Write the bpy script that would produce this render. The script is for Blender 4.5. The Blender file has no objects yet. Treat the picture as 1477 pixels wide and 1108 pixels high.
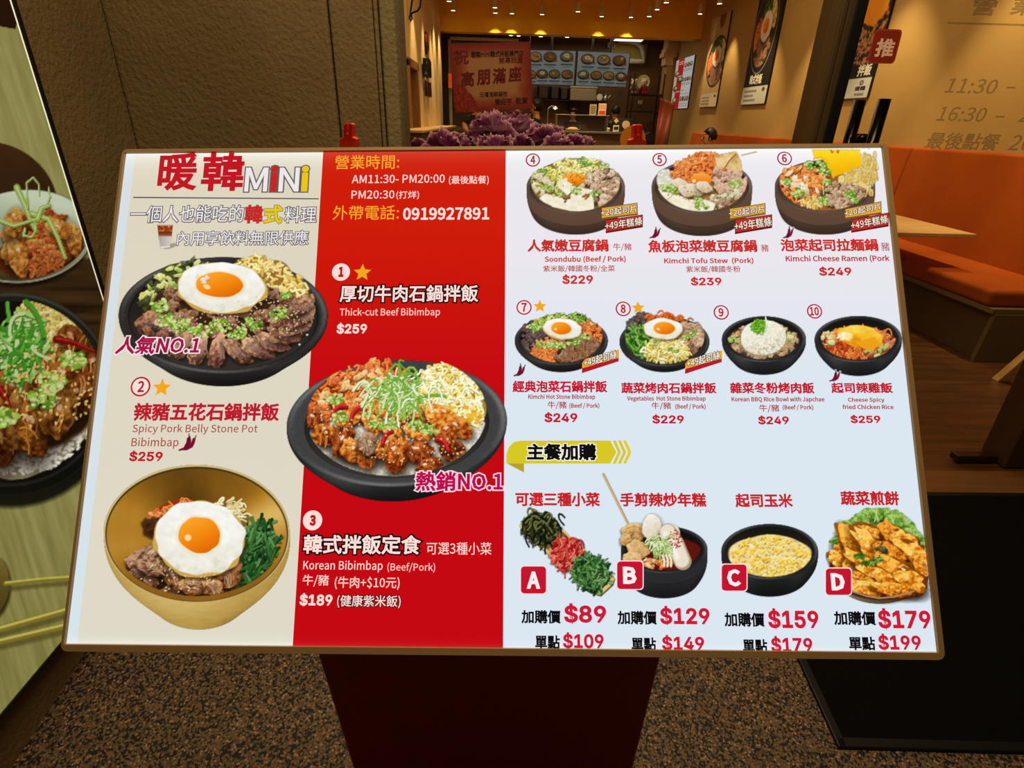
import bpy, bmesh, math, random, os
import numpy as np
from mathutils import Vector, Matrix

SC = bpy.context.scene
COL = SC.collection
random.seed(7)
PI = math.pi

# ---------------------------------------------------------------- camera, world, large lights, exposure
FW, FH, FPX = 1477.0, 1108.0, 789.35
EYE = 1.40
VP_DOWN, VP_DEEP = (693.0, 2187.0), (722.5, 172.0)      # where the plumb lines and the shop's depth lines meet in the picture


def _ray(x, y):
    return np.array([x - FW / 2, y - FH / 2, FPX])


_dn = _ray(*VP_DOWN); _dn /= np.linalg.norm(_dn)
_fw = _ray(*VP_DEEP); _fw = _fw - _dn * (_fw @ _dn); _fw /= np.linalg.norm(_fw)
_rt = np.cross(_dn, _fw)
ROT = np.array([_rt, _fw, -_dn])
cam_data = bpy.data.cameras.new('camera')
cam = bpy.data.objects.new('camera', cam_data)
COL.objects.link(cam)
cam_data.sensor_fit = 'HORIZONTAL'
cam_data.sensor_width = 36.0
cam_data.lens = FPX / FW * 36.0
cam_data.clip_start = 0.02
cam_data.clip_end = 100
_m = Matrix.Identity(4)
for i in range(3):
    _m[i][0] = ROT[i, 0]; _m[i][1] = -ROT[i, 1]; _m[i][2] = -ROT[i, 2]
_m[0][3], _m[1][3], _m[2][3] = 0.0, 0.0, EYE
cam.matrix_world = _m
SC.camera = cam

SC.view_settings.view_transform = 'Standard'
SC.view_settings.look = 'None'
SC.view_settings.exposure = 0.0
SC.view_settings.gamma = 1.0
SC.view_settings.use_curve_mapping = False
w = bpy.data.worlds.new('night'); SC.world = w; w.use_nodes = True
w.node_tree.nodes['Background'].inputs[0].default_value = (0.9, 0.62, 0.35, 1)
w.node_tree.nodes['Background'].inputs[1].default_value = 0.012

WARM = (1.0, 0.76, 0.42)


def area(name, loc, size, power, color, rot=(0, 0, 0)):
    l = bpy.data.lights.new(name, 'AREA'); l.shape = 'RECTANGLE'; l.size, l.size_y = size; l.energy = power; l.color = color
    o = bpy.data.objects.new(name, l); o.location = loc; o.rotation_euler = rot; COL.objects.link(o)
    return o


area('porch_ceiling_light', (0.1, 0.9, 2.95), (1.6, 0.5), 50.0, (1.0, 0.80, 0.50))
area('dining_ceiling_light', (1.4, 6.4, 3.7), (3.6, 5.0), 105.0, WARM)
area('kitchen_ceiling_light', (1.6, 13.6, 3.05), (2.2, 0.8), 26.0, (1.0, 0.8, 0.55))


# ---------------------------------------------------------------- measuring helpers: a pixel of the photo on a plane of the place
def ray(x, y):
    return ROT @ _ray(x, y)


def atY(x, y, Y):
    r = ray(x, y); return Vector((r * (Y / r[1])).tolist()) + Vector((0, 0, EYE))


def atX(x, y, X):
    r = ray(x, y); return Vector((r * (X / r[0])).tolist()) + Vector((0, 0, EYE))


def atZ(x, y, Z):
    r = ray(x, y); return Vector((r * ((Z - EYE) / r[2])).tolist()) + Vector((0, 0, EYE))


# ---------------------------------------------------------------- materials
def lin(c):
    c = np.asarray(c, dtype=float) / 255.0
    return np.where(c <= 0.04045, c / 12.92, ((c + 0.055) / 1.055) ** 2.4)


MATS = {}


def mat(name, rgb, rough=0.6, metal=0.0, spec=0.4, var=None, bump=None, emit=None):
    """rgb 0..255 sRGB; var = (scale, other rgb, stretch xyz); bump = (scale, strength, distance); emit = (rgb, strength)"""
    if name in MATS:
        return MATS[name]
    m = bpy.data.materials.new(name); m.use_nodes = True
    nt = m.node_tree; b = nt.nodes['Principled BSDF']
    b.inputs['Base Color'].default_value = (*lin(rgb), 1)
    b.inputs['Roughness'].default_value = rough
    b.inputs['Metallic'].default_value = metal
    b.inputs['Specular IOR Level'].default_value = spec
    tc = nt.nodes.new('ShaderNodeTexCoord')
    if var:
        mp = nt.nodes.new('ShaderNodeMapping'); mp.inputs['Scale'].default_value = var[2] if len(var) > 2 else (1, 1, 1)
        n = nt.nodes.new('ShaderNodeTexNoise'); n.inputs['Scale'].default_value = var[0]; n.inputs['Detail'].default_value = 6
        r = nt.nodes.new('ShaderNodeValToRGB')
        r.color_ramp.elements[0].position = 0.35; r.color_ramp.elements[1].position = 0.65
        r.color_ramp.elements[0].color = (*lin(rgb), 1); r.color_ramp.elements[1].color = (*lin(var[1]), 1)
        nt.links.new(tc.outputs['Object'], mp.inputs[0]); nt.links.new(mp.outputs[0], n.inputs['Vector'])
        nt.links.new(n.outputs['Fac'], r.inputs[0]); nt.links.new(r.outputs[0], b.inputs['Base Color'])
    if bump:
        n2 = nt.nodes.new('ShaderNodeTexNoise'); n2.inputs['Scale'].default_value = bump[0]; n2.inputs['Detail'].default_value = 4
        bp = nt.nodes.new('ShaderNodeBump'); bp.inputs['Strength'].default_value = bump[1]; bp.inputs['Distance'].default_value = bump[2]
        nt.links.new(tc.outputs['Object'], n2.inputs['Vector']); nt.links.new(n2.outputs['Fac'], bp.inputs['Height'])
        nt.links.new(bp.outputs[0], b.inputs['Normal'])
    if emit:
        b.inputs['Emission Color'].default_value = (*lin(emit[0]), 1); b.inputs['Emission Strength'].default_value = emit[1]
    MATS[name] = m
    return m


def print_mat(name, strength, rough=0.15, reflective=False, spec=0.35):
    """ink on a surface: its colours are stored per vertex; lit from behind (emission) or by the room (base colour)"""
    m = bpy.data.materials.new(name); m.use_nodes = True
    nt = m.node_tree; b = nt.nodes['Principled BSDF']
    a = nt.nodes.new('ShaderNodeAttribute'); a.attribute_name = 'ink'
    b.inputs['Roughness'].default_value = rough
    b.inputs['Specular IOR Level'].default_value = spec
    if reflective:
        nt.links.new(a.outputs['Color'], b.inputs['Base Color'])
    else:
        b.inputs['Base Color'].default_value = (0, 0, 0, 1)
    if strength:
        nt.links.new(a.outputs['Color'], b.inputs['Emission Color']); b.inputs['Emission Strength'].default_value = strength
    m.cycles.emission_sampling = 'NONE'
    MATS[name] = m
    return m


def glass_mat(name, tint=(1, 1, 1), refl=0.05):
    m = bpy.data.materials.new(name); m.use_nodes = True
    nt = m.node_tree; nt.nodes.clear()
    out = nt.nodes.new('ShaderNodeOutputMaterial'); mix = nt.nodes.new('ShaderNodeMixShader')
    t = nt.nodes.new('ShaderNodeBsdfTransparent'); t.inputs[0].default_value = (*tint, 1)
    g = nt.nodes.new('ShaderNodeBsdfGlossy'); g.inputs['Roughness'].default_value = 0.02
    mix.inputs[0].default_value = refl
    nt.links.new(t.outputs[0], mix.inputs[1]); nt.links.new(g.outputs[0], mix.inputs[2]); nt.links.new(mix.outputs[0], out.inputs[0])
    MATS[name] = m
    return m


BACKLIT = print_mat('backlit_print', 1.0)
DIMLIT = print_mat('dim_backlit_print', 0.8)
PAPER = print_mat('printed_card', 0.0, 0.6, True)
SCREEN = print_mat('screen_image', 0.5, 0.2)
TVSCREEN = print_mat('dim_screen_image', 0.26, 0.2)

# ---------------------------------------------------------------- mesh building
WLOC = {}


def root(name, label, cat, loc=(0, 0, 0), group=None, kind=None):
    o = bpy.data.objects.new(name, None); COL.objects.link(o); o.location = loc; o.empty_display_size = 0.1
    if label: o['label'] = label
    if cat: o['category'] = cat
    if group: o['group'] = group
    if kind: o['kind'] = kind
    WLOC[o.name] = Vector(loc)
    return o


def link_mesh(name, me, material, parent=None, loc=None):
    o = bpy.data.objects.new(name, me); COL.objects.link(o)
    if material is not None: me.materials.append(material)
    if parent is not None:
        o.parent = parent; WLOC[o.name] = WLOC[parent.name].copy()
    else:
        WLOC[o.name] = Vector(loc) if loc is not None else Vector((0, 0, 0)); o.location = WLOC[o.name]
    return o


def tag(o, label, cat, group=None, kind=None):
    if label: o['label'] = label
    if cat: o['category'] = cat
    if group: o['group'] = group
    if kind: o['kind'] = kind
    return o


def grid_mesh(name, P, cols, keep, material, parent, loc=None):
    """P (h,w,3) world points, cols (h,w,3) linear colours, keep (h-1,w-1) bool"""
    h, wd = P.shape[:2]
    idx = np.arange(h * wd).reshape(h, wd)
    F = np.stack([idx[1:, :-1], idx[1:, 1:], idx[:-1, 1:], idx[:-1, :-1]], -1)[keep]
    used = np.unique(F)
    remap = np.full(h * wd, -1); remap[used] = np.arange(len(used))
    F = remap[F]
    V = P.reshape(-1, 3)[used]
    base = WLOC[parent.name] if parent is not None else Vector(loc if loc is not None else (0, 0, 0))
    V = V - np.array(base)
    me = bpy.data.meshes.new(name)
    me.vertices.add(len(V)); me.vertices.foreach_set('co', V.astype(np.float32).ravel())
    me.loops.add(F.size); me.loops.foreach_set('vertex_index', F.ravel().astype(np.int32))
    me.polygons.add(len(F)); me.polygons.foreach_set('loop_start', (np.arange(len(F)) * 4).astype(np.int32))
    me.update(calc_edges=True)
    ca = me.color_attributes.new('ink', 'FLOAT_COLOR', 'POINT')
    c4 = np.ones((len(V), 4), np.float32); c4[:, :3] = cols.reshape(-1, 3)[used]
    ca.data.foreach_set('color', c4.ravel())
    return link_mesh(name, me, material, parent, base)


class MB:
    """collects solids in world coordinates; build() links them as one mesh object"""

    def __init__(s):
        s.bm = bmesh.new()

    def add(s, V, F):
        vs = [s.bm.verts.new(v) for v in V]
        out = []
        for f in F:
            try: out.append(s.bm.faces.new([vs[i] for i in f]))
            except ValueError: pass
        return vs, out

    def hexa(s, c, bev=0.0, seg=2):
        """eight corners: bottom loop 0-3, top loop 4-7"""
        vs, fs = s.add(c, [(3, 2, 1, 0), (4, 5, 6, 7), (0, 1, 5, 4), (1, 2, 6, 5), (2, 3, 7, 6), (3, 0, 4, 7)])
        bmesh.ops.recalc_face_normals(s.bm, faces=fs)
        if bev:
            ed = list({e for v in vs for e in v.link_edges})
            bmesh.ops.bevel(s.bm, geom=ed, offset=bev, segments=seg, affect='EDGES', profile=0.5)
        return s

    def box(s, a, b, bev=0.0, seg=2):
        x0, y0, z0 = a; x1, y1, z1 = b
        return s.hexa([(x0, y0, z0), (x1, y0, z0), (x1, y1, z0), (x0, y1, z0), (x0, y0, z1), (x1, y0, z1), (x1, y1, z1), (x0, y1, z1)], bev, seg)

    def prism(s, pts, off, bev=0.0):
        """polygon of world points pushed by a vector"""
        n = len(pts); off = Vector(off)
        V = [Vector(p) for p in pts] + [Vector(p) + off for p in pts]
        F = [tuple(range(n))[::-1], tuple(range(n, 2 * n))] + [(i, (i + 1) % n, (i + 1) % n + n, i + n) for i in range(n)]
        vs, fs = s.add(V, F)
        bmesh.ops.recalc_face_normals(s.bm, faces=fs)
        if bev:
            ed = list({e for v in vs for e in v.link_edges})
            bmesh.ops.bevel(s.bm, geom=ed, offset=bev, segments=2, affect='EDGES', profile=0.5)
        return s

    def tube(s, pts, r, n=10, cap=True):
        pts = [Vector(p) for p in pts]
        rs = r if isinstance(r, (list, tuple)) else [r] * len(pts)
        rings = []
        ref = None
        for i, p in enumerate(pts):
            d = (pts[min(i + 1, len(pts) - 1)] - pts[max(i - 1, 0)]).normalized()
            if ref is None: ref = d.orthogonal().normalized()
            ref = (ref - d * ref.dot(d)).normalized(); bi = d.cross(ref)
            rings.append([s.bm.verts.new(p + (ref * math.cos(2 * PI * k / n) + bi * math.sin(2 * PI * k / n)) * rs[i]) for k in range(n)])
        for a, b in zip(rings, rings[1:]):
            for k in range(n):
                s.bm.faces.new((a[k], a[(k + 1) % n], b[(k + 1) % n], b[k]))
        if cap:
            s.bm.faces.new(rings[0][::-1]); s.bm.faces.new(rings[-1])
        return s

    def lathe(s, prof, loc, n=24, axis=None, close=False):
        """profile of (radius, height) turned about the vertical (or axis) at loc"""
        q = Vector((0, 0, 1)).rotation_difference(Vector(axis).normalized()) if axis is not None else None
        loc = Vector(loc); rings = []
        for r, z in prof:
            ring = []
            for k in range(n if r > 1e-6 else 1):
                v = Vector((r * math.cos(2 * PI * k / n), r * math.sin(2 * PI * k / n), z))
                ring.append(s.bm.verts.new(loc + (q @ v if q else v)))
            rings.append(ring)
        for a, b in zip(rings, rings[1:]):
            if len(a) == 1 and len(b) == 1: continue
            for k in range(n):
                if len(a) == 1: s.bm.faces.new((a[0], b[(k + 1) % n], b[k]))
                elif len(b) == 1: s.bm.faces.new((a[k], a[(k + 1) % n], b[0]))
                else: s.bm.faces.new((a[k], a[(k + 1) % n], b[(k + 1) % n], b[k]))
        return s

    def ball(s, c, rad, rot=None, seg=(16, 10)):
        mt = Matrix.Translation(Vector(c)) @ (rot.to_matrix().to_4x4() if rot is not None else Matrix.Identity(4)) @ Matrix.Diagonal((*((rad,) * 3 if not hasattr(rad, '__len__') else rad), 1))
        bmesh.ops.create_uvsphere(s.bm, u_segments=seg[0], v_segments=seg[1], radius=1, matrix=mt)
        return s

    def build(s, name, material, parent=None, loc=None, smooth=False):
        base = WLOC[parent.name] if parent is not None else (Vector(loc) if loc is not None else Vector((0, 0, 0)))
        for v in s.bm.verts: v.co -= base
        me = bpy.data.meshes.new(name); s.bm.to_mesh(me); s.bm.free()
        if smooth:
            me.polygons.foreach_set('use_smooth', [True] * len(me.polygons))
        return link_mesh(name, me, material, parent, base)


def copy_tree(o, delta, label=None, name=None):
    """a copy of a thing, its parts and their sub-parts, moved by delta"""
    c = o.copy(); COL.objects.link(c); c.location = o.location + Vector(delta)
    WLOC[c.name] = WLOC[o.name] + Vector(delta)
    if label: c['label'] = label

    def kids(src, dst):
        for ch in [x for x in SC.objects if x.parent == src]:
            d = ch.copy(); COL.objects.link(d); d.parent = dst; kids(ch, d)
    kids(o, c)
    return c
# ---------------------------------------------------------------- printed pictures: painted as ink colours on a fine mesh
def vnoise(x, y, seed=0):
    xi = np.floor(x).astype(np.int64); yi = np.floor(y).astype(np.int64)
    fx = x - xi; fy = y - yi
    fx = fx * fx * (3 - 2 * fx); fy = fy * fy * (3 - 2 * fy)

    def h(a, b):
        n = (a * 374761393 + b * 668265263 + seed * 1442695041) & 0x7fffffff
        n = ((n ^ (n >> 13)) * 1274126177) & 0x7fffffff
        return ((n ^ (n >> 16)) & 0xffff) / 65535.0
    return (h(xi, yi) * (1 - fx) + h(xi + 1, yi) * fx) * (1 - fy) + (h(xi, yi + 1) * (1 - fx) + h(xi + 1, yi + 1) * fx) * fy


def fbm(x, y, seed=0, oc=3):
    s = 0; a = 0.5; t = 0
    for k in range(oc):
        s = s + a * vnoise(x * 2 ** k, y * 2 ** k, seed + 17 * k); t += a; a *= 0.55
    return s / t


def mixc(a, b, t):
    a = np.asarray(a, float); b = np.asarray(b, float); t = np.asarray(t)[..., None]
    return a * (1 - t) + b * t


def tri(lo, mid, hi, t):
    t = np.clip(t, 0, 1)
    return np.where(t[..., None] < 0.5, mixc(lo, mid, t * 2), mixc(mid, hi, t * 2 - 1))


class Pic:
    def __init__(s, x0, y0, x1, y1, step=1.0, seed=1):
        s.nx = int(round((x1 - x0) / step)) + 1; s.ny = int(round((y1 - y0) / step)) + 1
        s.x = np.linspace(x0, x1, s.nx); s.y = np.linspace(y0, y1, s.ny)
        s.C = np.zeros((s.ny, s.nx, 3)); s.A = np.zeros((s.ny, s.nx)); s.step = step
        s.R = random.Random(seed); s.k = seed * 1000

    def win(s, xa, ya, xb, yb):
        i0 = max(0, int((xa - s.x[0]) / s.step)); i1 = min(s.nx, int((xb - s.x[0]) / s.step) + 2)
        j0 = max(0, int((ya - s.y[0]) / s.step)); j1 = min(s.ny, int((yb - s.y[0]) / s.step) + 2)
        if i1 <= i0 or j1 <= j0: return None
        X, Y = np.meshgrid(s.x[i0:i1], s.y[j0:j1])
        return (slice(j0, j1), slice(i0, i1)), X, Y

    def put(s, sl, m, col, clip=None):
        if clip is not None: m = m * clip[sl]
        m3 = m[..., None]
        s.C[sl] = s.C[sl] * (1 - m3) + np.asarray(col, float) * m3
        s.A[sl] = s.A[sl] + m * (1 - s.A[sl])

    def ell(s, cx, cy, rx, ry, col, rot=0, soft=1.0, wob=0.0, alpha=1.0, clip=None, fr=2.5):
        e = max(rx, ry) * (1 + wob) + 2 * soft
        q = s.win(cx - e, cy - e, cx + e, cy + e)
        if q is None: return
        sl, X, Y = q
        c, n = math.cos(rot), math.sin(rot)
        u = ((X - cx) * c + (Y - cy) * n) / rx; v = (-(X - cx) * n + (Y - cy) * c) / ry
        d = np.hypot(u, v)
        if wob:
            s.k += 1
            th = np.arctan2(v, u)
            d = d / (1 + wob * (2 * vnoise(np.cos(th) * fr + 40, np.sin(th) * fr + 40, s.k) - 1))
        m = np.clip((1 - d) * min(rx, ry) / soft + 0.5, 0, 1) * alpha
        s.put(sl, m, col(u, v, X, Y) if callable(col) else col, clip)

    def poly(s, pts, col, soft=0.8, alpha=1.0, clip=None):
        P = np.array(pts, float)
        q = s.win(P[:, 0].min() - 2, P[:, 1].min() - 2, P[:, 0].max() + 2, P[:, 1].max() + 2)
        if q is None: return
        sl, X, Y = q
        ins = np.zeros(X.shape, bool); D = np.full(X.shape, 1e9)
        for (ax, ay), (bx, by) in zip(P, np.roll(P, -1, 0)):
            dx, dy = bx - ax, by - ay
            t = np.clip(((X - ax) * dx + (Y - ay) * dy) / (dx * dx + dy * dy + 1e-12), 0, 1)
            D = np.minimum(D, np.hypot(X - ax - t * dx, Y - ay - t * dy))
            if abs(dy) > 1e-9:
                ins ^= ((ay > Y) != (by > Y)) & (X < dx * (Y - ay) / dy + ax)
        m = np.clip(np.where(ins, D, -D) / soft + 0.5, 0, 1) * alpha
        s.put(sl, m, col(X, Y) if callable(col) else col, clip)

    def line(s, pts, wd, col, wd2=None, alpha=1.0, clip=None, soft=0.9):
        P = np.array(pts, float); wd2 = wd if wd2 is None else wd2
        e = max(wd, wd2) + 1
        q = s.win(P[:, 0].min() - e, P[:, 1].min() - e, P[:, 0].max() + e, P[:, 1].max() + e)
        if q is None: return
        sl, X, Y = q
        M = np.zeros(X.shape); n = len(P) - 1
        for i in range(n):
            (ax, ay), (bx, by) = P[i], P[i + 1]
            dx, dy = bx - ax, by - ay
            t = np.clip(((X - ax) * dx + (Y - ay) * dy) / (dx * dx + dy * dy + 1e-12), 0, 1)
            w_ = (wd + (wd2 - wd) * (i + t) / n) / 2
            M = np.maximum(M, np.clip((w_ - np.hypot(X - ax - t * dx, Y - ay - t * dy)) / soft + 0.5, 0, 1))
        s.put(sl, M * alpha, col, clip)

    def mask(s, fn):
        q = Pic.__new__(Pic); q.nx, q.ny, q.x, q.y, q.step = s.nx, s.ny, s.x, s.y, s.step
        q.C = np.zeros_like(s.C); q.A = np.zeros_like(s.A); q.R = s.R; q.k = s.k
        fn(q); return q.A

    # ---- food
    def piece(s, cx, cy, rx, ry, rot, lo, mid, hi, wob=0.22, tex=0.5, shadow=0.55, clip=None, gloss=0.0, sh=(22, 12, 6)):
        """a lump with a lit upper left, a dark lower edge and mottling"""
        if shadow:
            s.ell(cx + 0.06 * rx, cy + 0.3 * ry + 0.5, rx * 1.06, ry * 1.06, sh, rot, soft=max(1.2, ry * 0.6), alpha=shadow, clip=clip)
        s.k += 1; k = s.k; f = 3.2 / max(min(rx, ry), 2.0)

        def shade(u, v, X, Y):
            n = fbm(X * f, Y * f, k)
            t = 0.62 - 0.34 * ((Y - cy) / ry * 0.8 + (X - cx) / rx * 0.3) + tex * (n - 0.5) * 1.7
            return tri(lo, mid, hi, t)
        s.ell(cx, cy, rx, ry, shade, rot, 0.9, wob, clip=clip)
        if gloss:
            for _ in range(2):
                s.ell(cx + s.R.uniform(-0.4, 0.3) * rx, cy - s.R.uniform(0.1, 0.5) * ry, max(0.7, rx * 0.16), max(0.6, ry * 0.12), (255, 236, 205), rot, 0.9, alpha=gloss, clip=clip)

    def strand(s, cx, cy, L, ang, bend, wd, col, dark=None, clip=None, hi=None):
        pts = []
        for i in range(7):
            t = i / 6 - 0.5
            a = ang + bend * t
            pts.append((cx + L * t * math.cos(a), cy + L * t * math.sin(a) + abs(bend) * L * 0.18 * (4 * t * t - 0.4)))
        if dark is not None: s.line([(x + 0.25, y + wd * 0.45) for x, y in pts], wd * 1.1, dark, alpha=0.75, clip=clip)
        s.line(pts, wd, col, clip=clip)
        if hi is not None: s.line([(x - 0.1, y - wd * 0.2) for x, y in pts], wd * 0.4, hi, alpha=0.8, clip=clip)

    def scat(s, cx, cy, rx, ry, n, rot=0):
        """n points inside an ellipse, back to front"""
        out = []
        for _ in range(n):
            r = math.sqrt(s.R.random()); a = s.R.uniform(0, 2 * PI)
            u, v = r * math.cos(a) * rx, r * math.sin(a) * ry
            out.append((cx + u * math.cos(rot) - v * math.sin(rot), cy + u * math.sin(rot) + v * math.cos(rot)))
        return sorted(out, key=lambda p: p[1])

    def jit(s, c, a=14):
        d = s.R.uniform(-a, a)
        return tuple(min(255, max(0, v + d + s.R.uniform(-a, a) * 0.4)) for v in c)

    def noodles(s, cx, cy, rx, ry, n, L, wd, cols, dark, rot=0, clip=None, flat=0.0):
        s.ell(cx, cy, rx, ry, dark, rot, 2, 0.15, clip=clip)
        for x, y in s.scat(cx, cy, rx, ry, n, rot):
            c = s.jit(s.R.choice(cols), 12)
            s.strand(x, y, L * s.R.uniform(0.5, 1.2), s.R.uniform(-PI, PI) * (1 - flat), s.R.uniform(-2.6, 2.6), wd * s.R.uniform(0.75, 1.2), c, dark, clip, tuple(min(255, v + 28) for v in c))

    def lumps(s, cx, cy, rx, ry, n, sz, pal, rot=0, clip=None, asp=0.6, gloss=0.0, base=None, wob=0.3, shadow=0.5):
        """pal: list of (lo, mid, hi)"""
        if base is not None: s.ell(cx, cy, rx, ry, base, rot, 2, 0.12, clip=clip)
        for x, y in s.scat(cx, cy, rx, ry, n, rot):
            lo, mid, hi = s.R.choice(pal); q = sz * s.R.uniform(0.65, 1.35)
            s.piece(x, y, q, q * asp * s.R.uniform(0.7, 1.2), s.R.uniform(-1.2, 1.2), lo, s.jit(mid, 12), s.jit(hi, 10), wob, 0.7, shadow, clip, gloss)

    def leaves(s, cx, cy, rx, ry, n, L, wd, cols, dark, rot=0, clip=None):
        s.ell(cx, cy, rx, ry, dark, rot, 2, 0.2, clip=clip)
        for x, y in s.scat(cx, cy, rx, ry, n, rot):
            c = s.jit(s.R.choice(cols), 16); a = s.R.uniform(-PI, PI); q = L * s.R.uniform(0.5, 1.1)
            p0 = (x - q / 2 * math.cos(a), y - q / 2 * math.sin(a)); p1 = (x + s.R.uniform(-2, 2), y + s.R.uniform(-2, 1)); p2 = (x + q / 2 * math.cos(a), y + q / 2 * math.sin(a))
            s.line([(p0[0] + .5, p0[1] + .9), (p1[0] + .5, p1[1] + .9), (p2[0] + .5, p2[1] + .9)], wd, dark, wd * 0.5, 0.7, clip)
            s.line([p0, p1, p2], wd, c, wd * 0.45, clip=clip)

    def scallion(s, cx, cy, rx, ry, n, r, clip=None):
        for x, y in s.scat(cx, cy, rx, ry, n):
            q = r * s.R.uniform(0.7, 1.2); c = s.jit(s.R.choice([(120, 165, 45), (160, 195, 80), (198, 214, 130), (95, 140, 35)]), 14)
            s.ell(x + .4, y + .6, q, q * 0.75, (60, 70, 25), 0, 1, alpha=0.5, clip=clip)
            s.ell(x, y, q, q * 0.75, c, s.R.uniform(-1, 1), 0.9, 0.2, clip=clip)
            if s.R.random() < 0.6: s.ell(x, y, q * 0.45, q * 0.32, (222, 230, 175), 0, 0.8, clip=clip)

    def sesame(s, cx, cy, rx, ry, n, r=0.9, clip=None, col=(238, 214, 160)):
        for x, y in s.scat(cx, cy, rx, ry, n):
            s.ell(x, y, r * 1.2, r * 0.7, s.jit(col, 15), s.R.uniform(-1.5, 1.5), 0.8, clip=clip)

    def rice(s, cx, cy, rx, ry, n, r=1.6, clip=None, base=(214, 208, 190)):
        s.ell(cx, cy, rx, ry, base, 0, 1.5, 0.08, clip=clip)
        for x, y in s.scat(cx, cy, rx * 0.98, ry * 0.98, n):
            s.ell(x, y + .5, r * 1.3, r * 0.7, (186, 176, 150), s.R.uniform(-1.5, 1.5), 0.9, alpha=0.35, clip=clip)
            s.ell(x, y, r * 1.25, r * 0.62, s.jit((238, 234, 220), 10), s.R.uniform(-1.5, 1.5), 0.8, clip=clip)

    def egg(s, cx, cy, rx, ry, yx, yy, yrx, yry, rot=0, browned=True):
        s.ell(cx + 1, cy + ry * 0.14, rx * 1.02, ry * 1.02, (40, 24, 10), rot, 4, 0.05, 0.6)
        if browned: s.ell(cx, cy + ry * 0.05, rx * 1.0, ry * 1.0, (205, 165, 80), rot, 1.2, 0.06, fr=3.5)
        s.k += 1; k = s.k

        def white(u, v, X, Y):
            d = np.hypot(u, v); n = fbm(X * 0.09, Y * 0.1, k, 3)
            t = 0.80 - 0.25 * np.clip(d - 0.6, 0, 1) - 0.2 * np.clip(v, -1, 1) + 0.65 * (n - 0.52)
            return tri((186, 172, 140), (232, 228, 212), (250, 250, 246), t)
        s.ell(cx, cy, rx * 0.98, ry * 0.97, white, rot, 1.2, 0.06, fr=3.5)
        s.ell(yx, yy + 0.8, yrx * 1.12, yry * 1.14, (240, 225, 190), rot, 2.0, 0.04, 0.7)

        def yolk(u, v, X, Y):
            t = 0.6 - 0.35 * v - 0.25 * u
            return tri((214, 92, 0), (240, 130, 10), (252, 165, 40), t)
        s.ell(yx, yy, yrx, yry, yolk, rot, 1.0, 0.04)
        s.ell(yx - yrx * 0.55, yy + yry * 0.15, yrx * 0.16, yry * 0.18, (255, 226, 180), 0.4, 1.0, alpha=0.85)

    def pot(s, cx, cy, rx, ry, bottom, rim, side, inner, rot=0.0, foot=0.62, ring=0.86, ridges=0, light=(150, 150, 150), rise=1.0, pw=3.4):
        """a round pot seen from above: outer wall down to bottom, rim band, dark inside"""
        H = bottom - (cy + ry)
        N = 26
        for i in range(N, -1, -1):
            t = i / N
            f = 1 - (1 - foot) * t ** pw
            col = lambda u, v, X, Y, t=t: mixc(side, light, np.clip(0.22 * np.exp(-((u + 0.55) / 0.25) ** 2) + 0.12 * np.exp(-((u - 0.6) / 0.2) ** 2), 0, 1) * (1 - 0.5 * t)) * (1 - 0.45 * t)
            s.ell(cx, cy + H * t + ry * (1 - f) * 0.9 * (t), rx * f, ry * (f if t < 1 else f), col, rot, 0.9)
        for r in range(ridges):
            t = (r + 1) / (ridges + 1.2)
            f = 1 - (1 - foot) * t ** pw
            s.ell(cx, cy + H * t + ry * (1 - f) * 0.9 * t, rx * f, ry * f, tuple(v * 0.55 for v in side), rot, 0.8, alpha=0.35)
            s.ell(cx, cy + H * t + ry * (1 - f) * 0.9 * t - 1.6, rx * f, ry * f, side, rot, 0.8, alpha=0.8)
        g = lambda u, v, X, Y: mixc(rim, light, np.clip(0.55 * np.exp(-((np.hypot(u, v) - 0.97) / 0.03) ** 2) * (0.45 + 0.4 * np.cos(3 * np.arctan2(v, u) + 0.8)) + 0.15 * (fbm(X * .5, Y * .5, 5) - .5), 0, 1))
        s.ell(cx, cy, rx, ry, g, rot, 1.0)
        s.ell(cx, cy + ry * 0.02, rx * ring * 1.015, ry * ring * 1.02, tuple(v * 0.5 for v in rim), rot, 1.0)
        gi = lambda u, v, X, Y: mixc(inner, tuple(min(255, q * 1.9 + 8) for q in inner), np.clip(0.5 + 0.6 * v, 0, 1))
        s.ell(cx, cy + ry * 0.035, rx * ring, ry * ring, gi, rot, 1.0)
        return s.mask(lambda q: q.ell(cx, cy - ry * 0.1 * rise, rx * ring * 0.985, ry * (ring * 1.0 + 0.1 * rise), (1, 1, 1), rot, 1.2))


# palettes: (dark, mid, light)
MEAT = [((50, 28, 16), (110, 72, 48), (172, 132, 98)), ((60, 36, 24), (126, 88, 62), (186, 148, 116)), ((60, 32, 22), (128, 80, 60), (178, 134, 106))]
GLAZED = [((62, 14, 4), (150, 60, 14), (226, 140, 52)), ((80, 22, 6), (176, 82, 22), (238, 160, 70)), ((48, 12, 6), (116, 42, 14), (196, 104, 44))]
KIMCHI = [((120, 28, 6), (206, 84, 26), (244, 168, 92)), ((140, 40, 10), (222, 110, 40), (248, 198, 130)), ((110, 20, 8), (186, 56, 22), (232, 130, 66))]
PORK = [((96, 64, 42), (164, 124, 92), (214, 182, 146)), ((110, 78, 56), (182, 142, 108), (226, 198, 166)), ((80, 52, 36), (146, 104, 78), (200, 164, 130))]
FRIED = [((150, 62, 4), (222, 128, 22), (250, 186, 70)), ((170, 80, 8), (236, 146, 30), (252, 204, 96)), ((130, 50, 4), (204, 106, 16), (242, 166, 54))]
DARKVEG = [((14, 12, 10), (46, 38, 34), (104, 92, 84)), ((24, 14, 16), (66, 44, 46), (120, 92, 92))]
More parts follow.
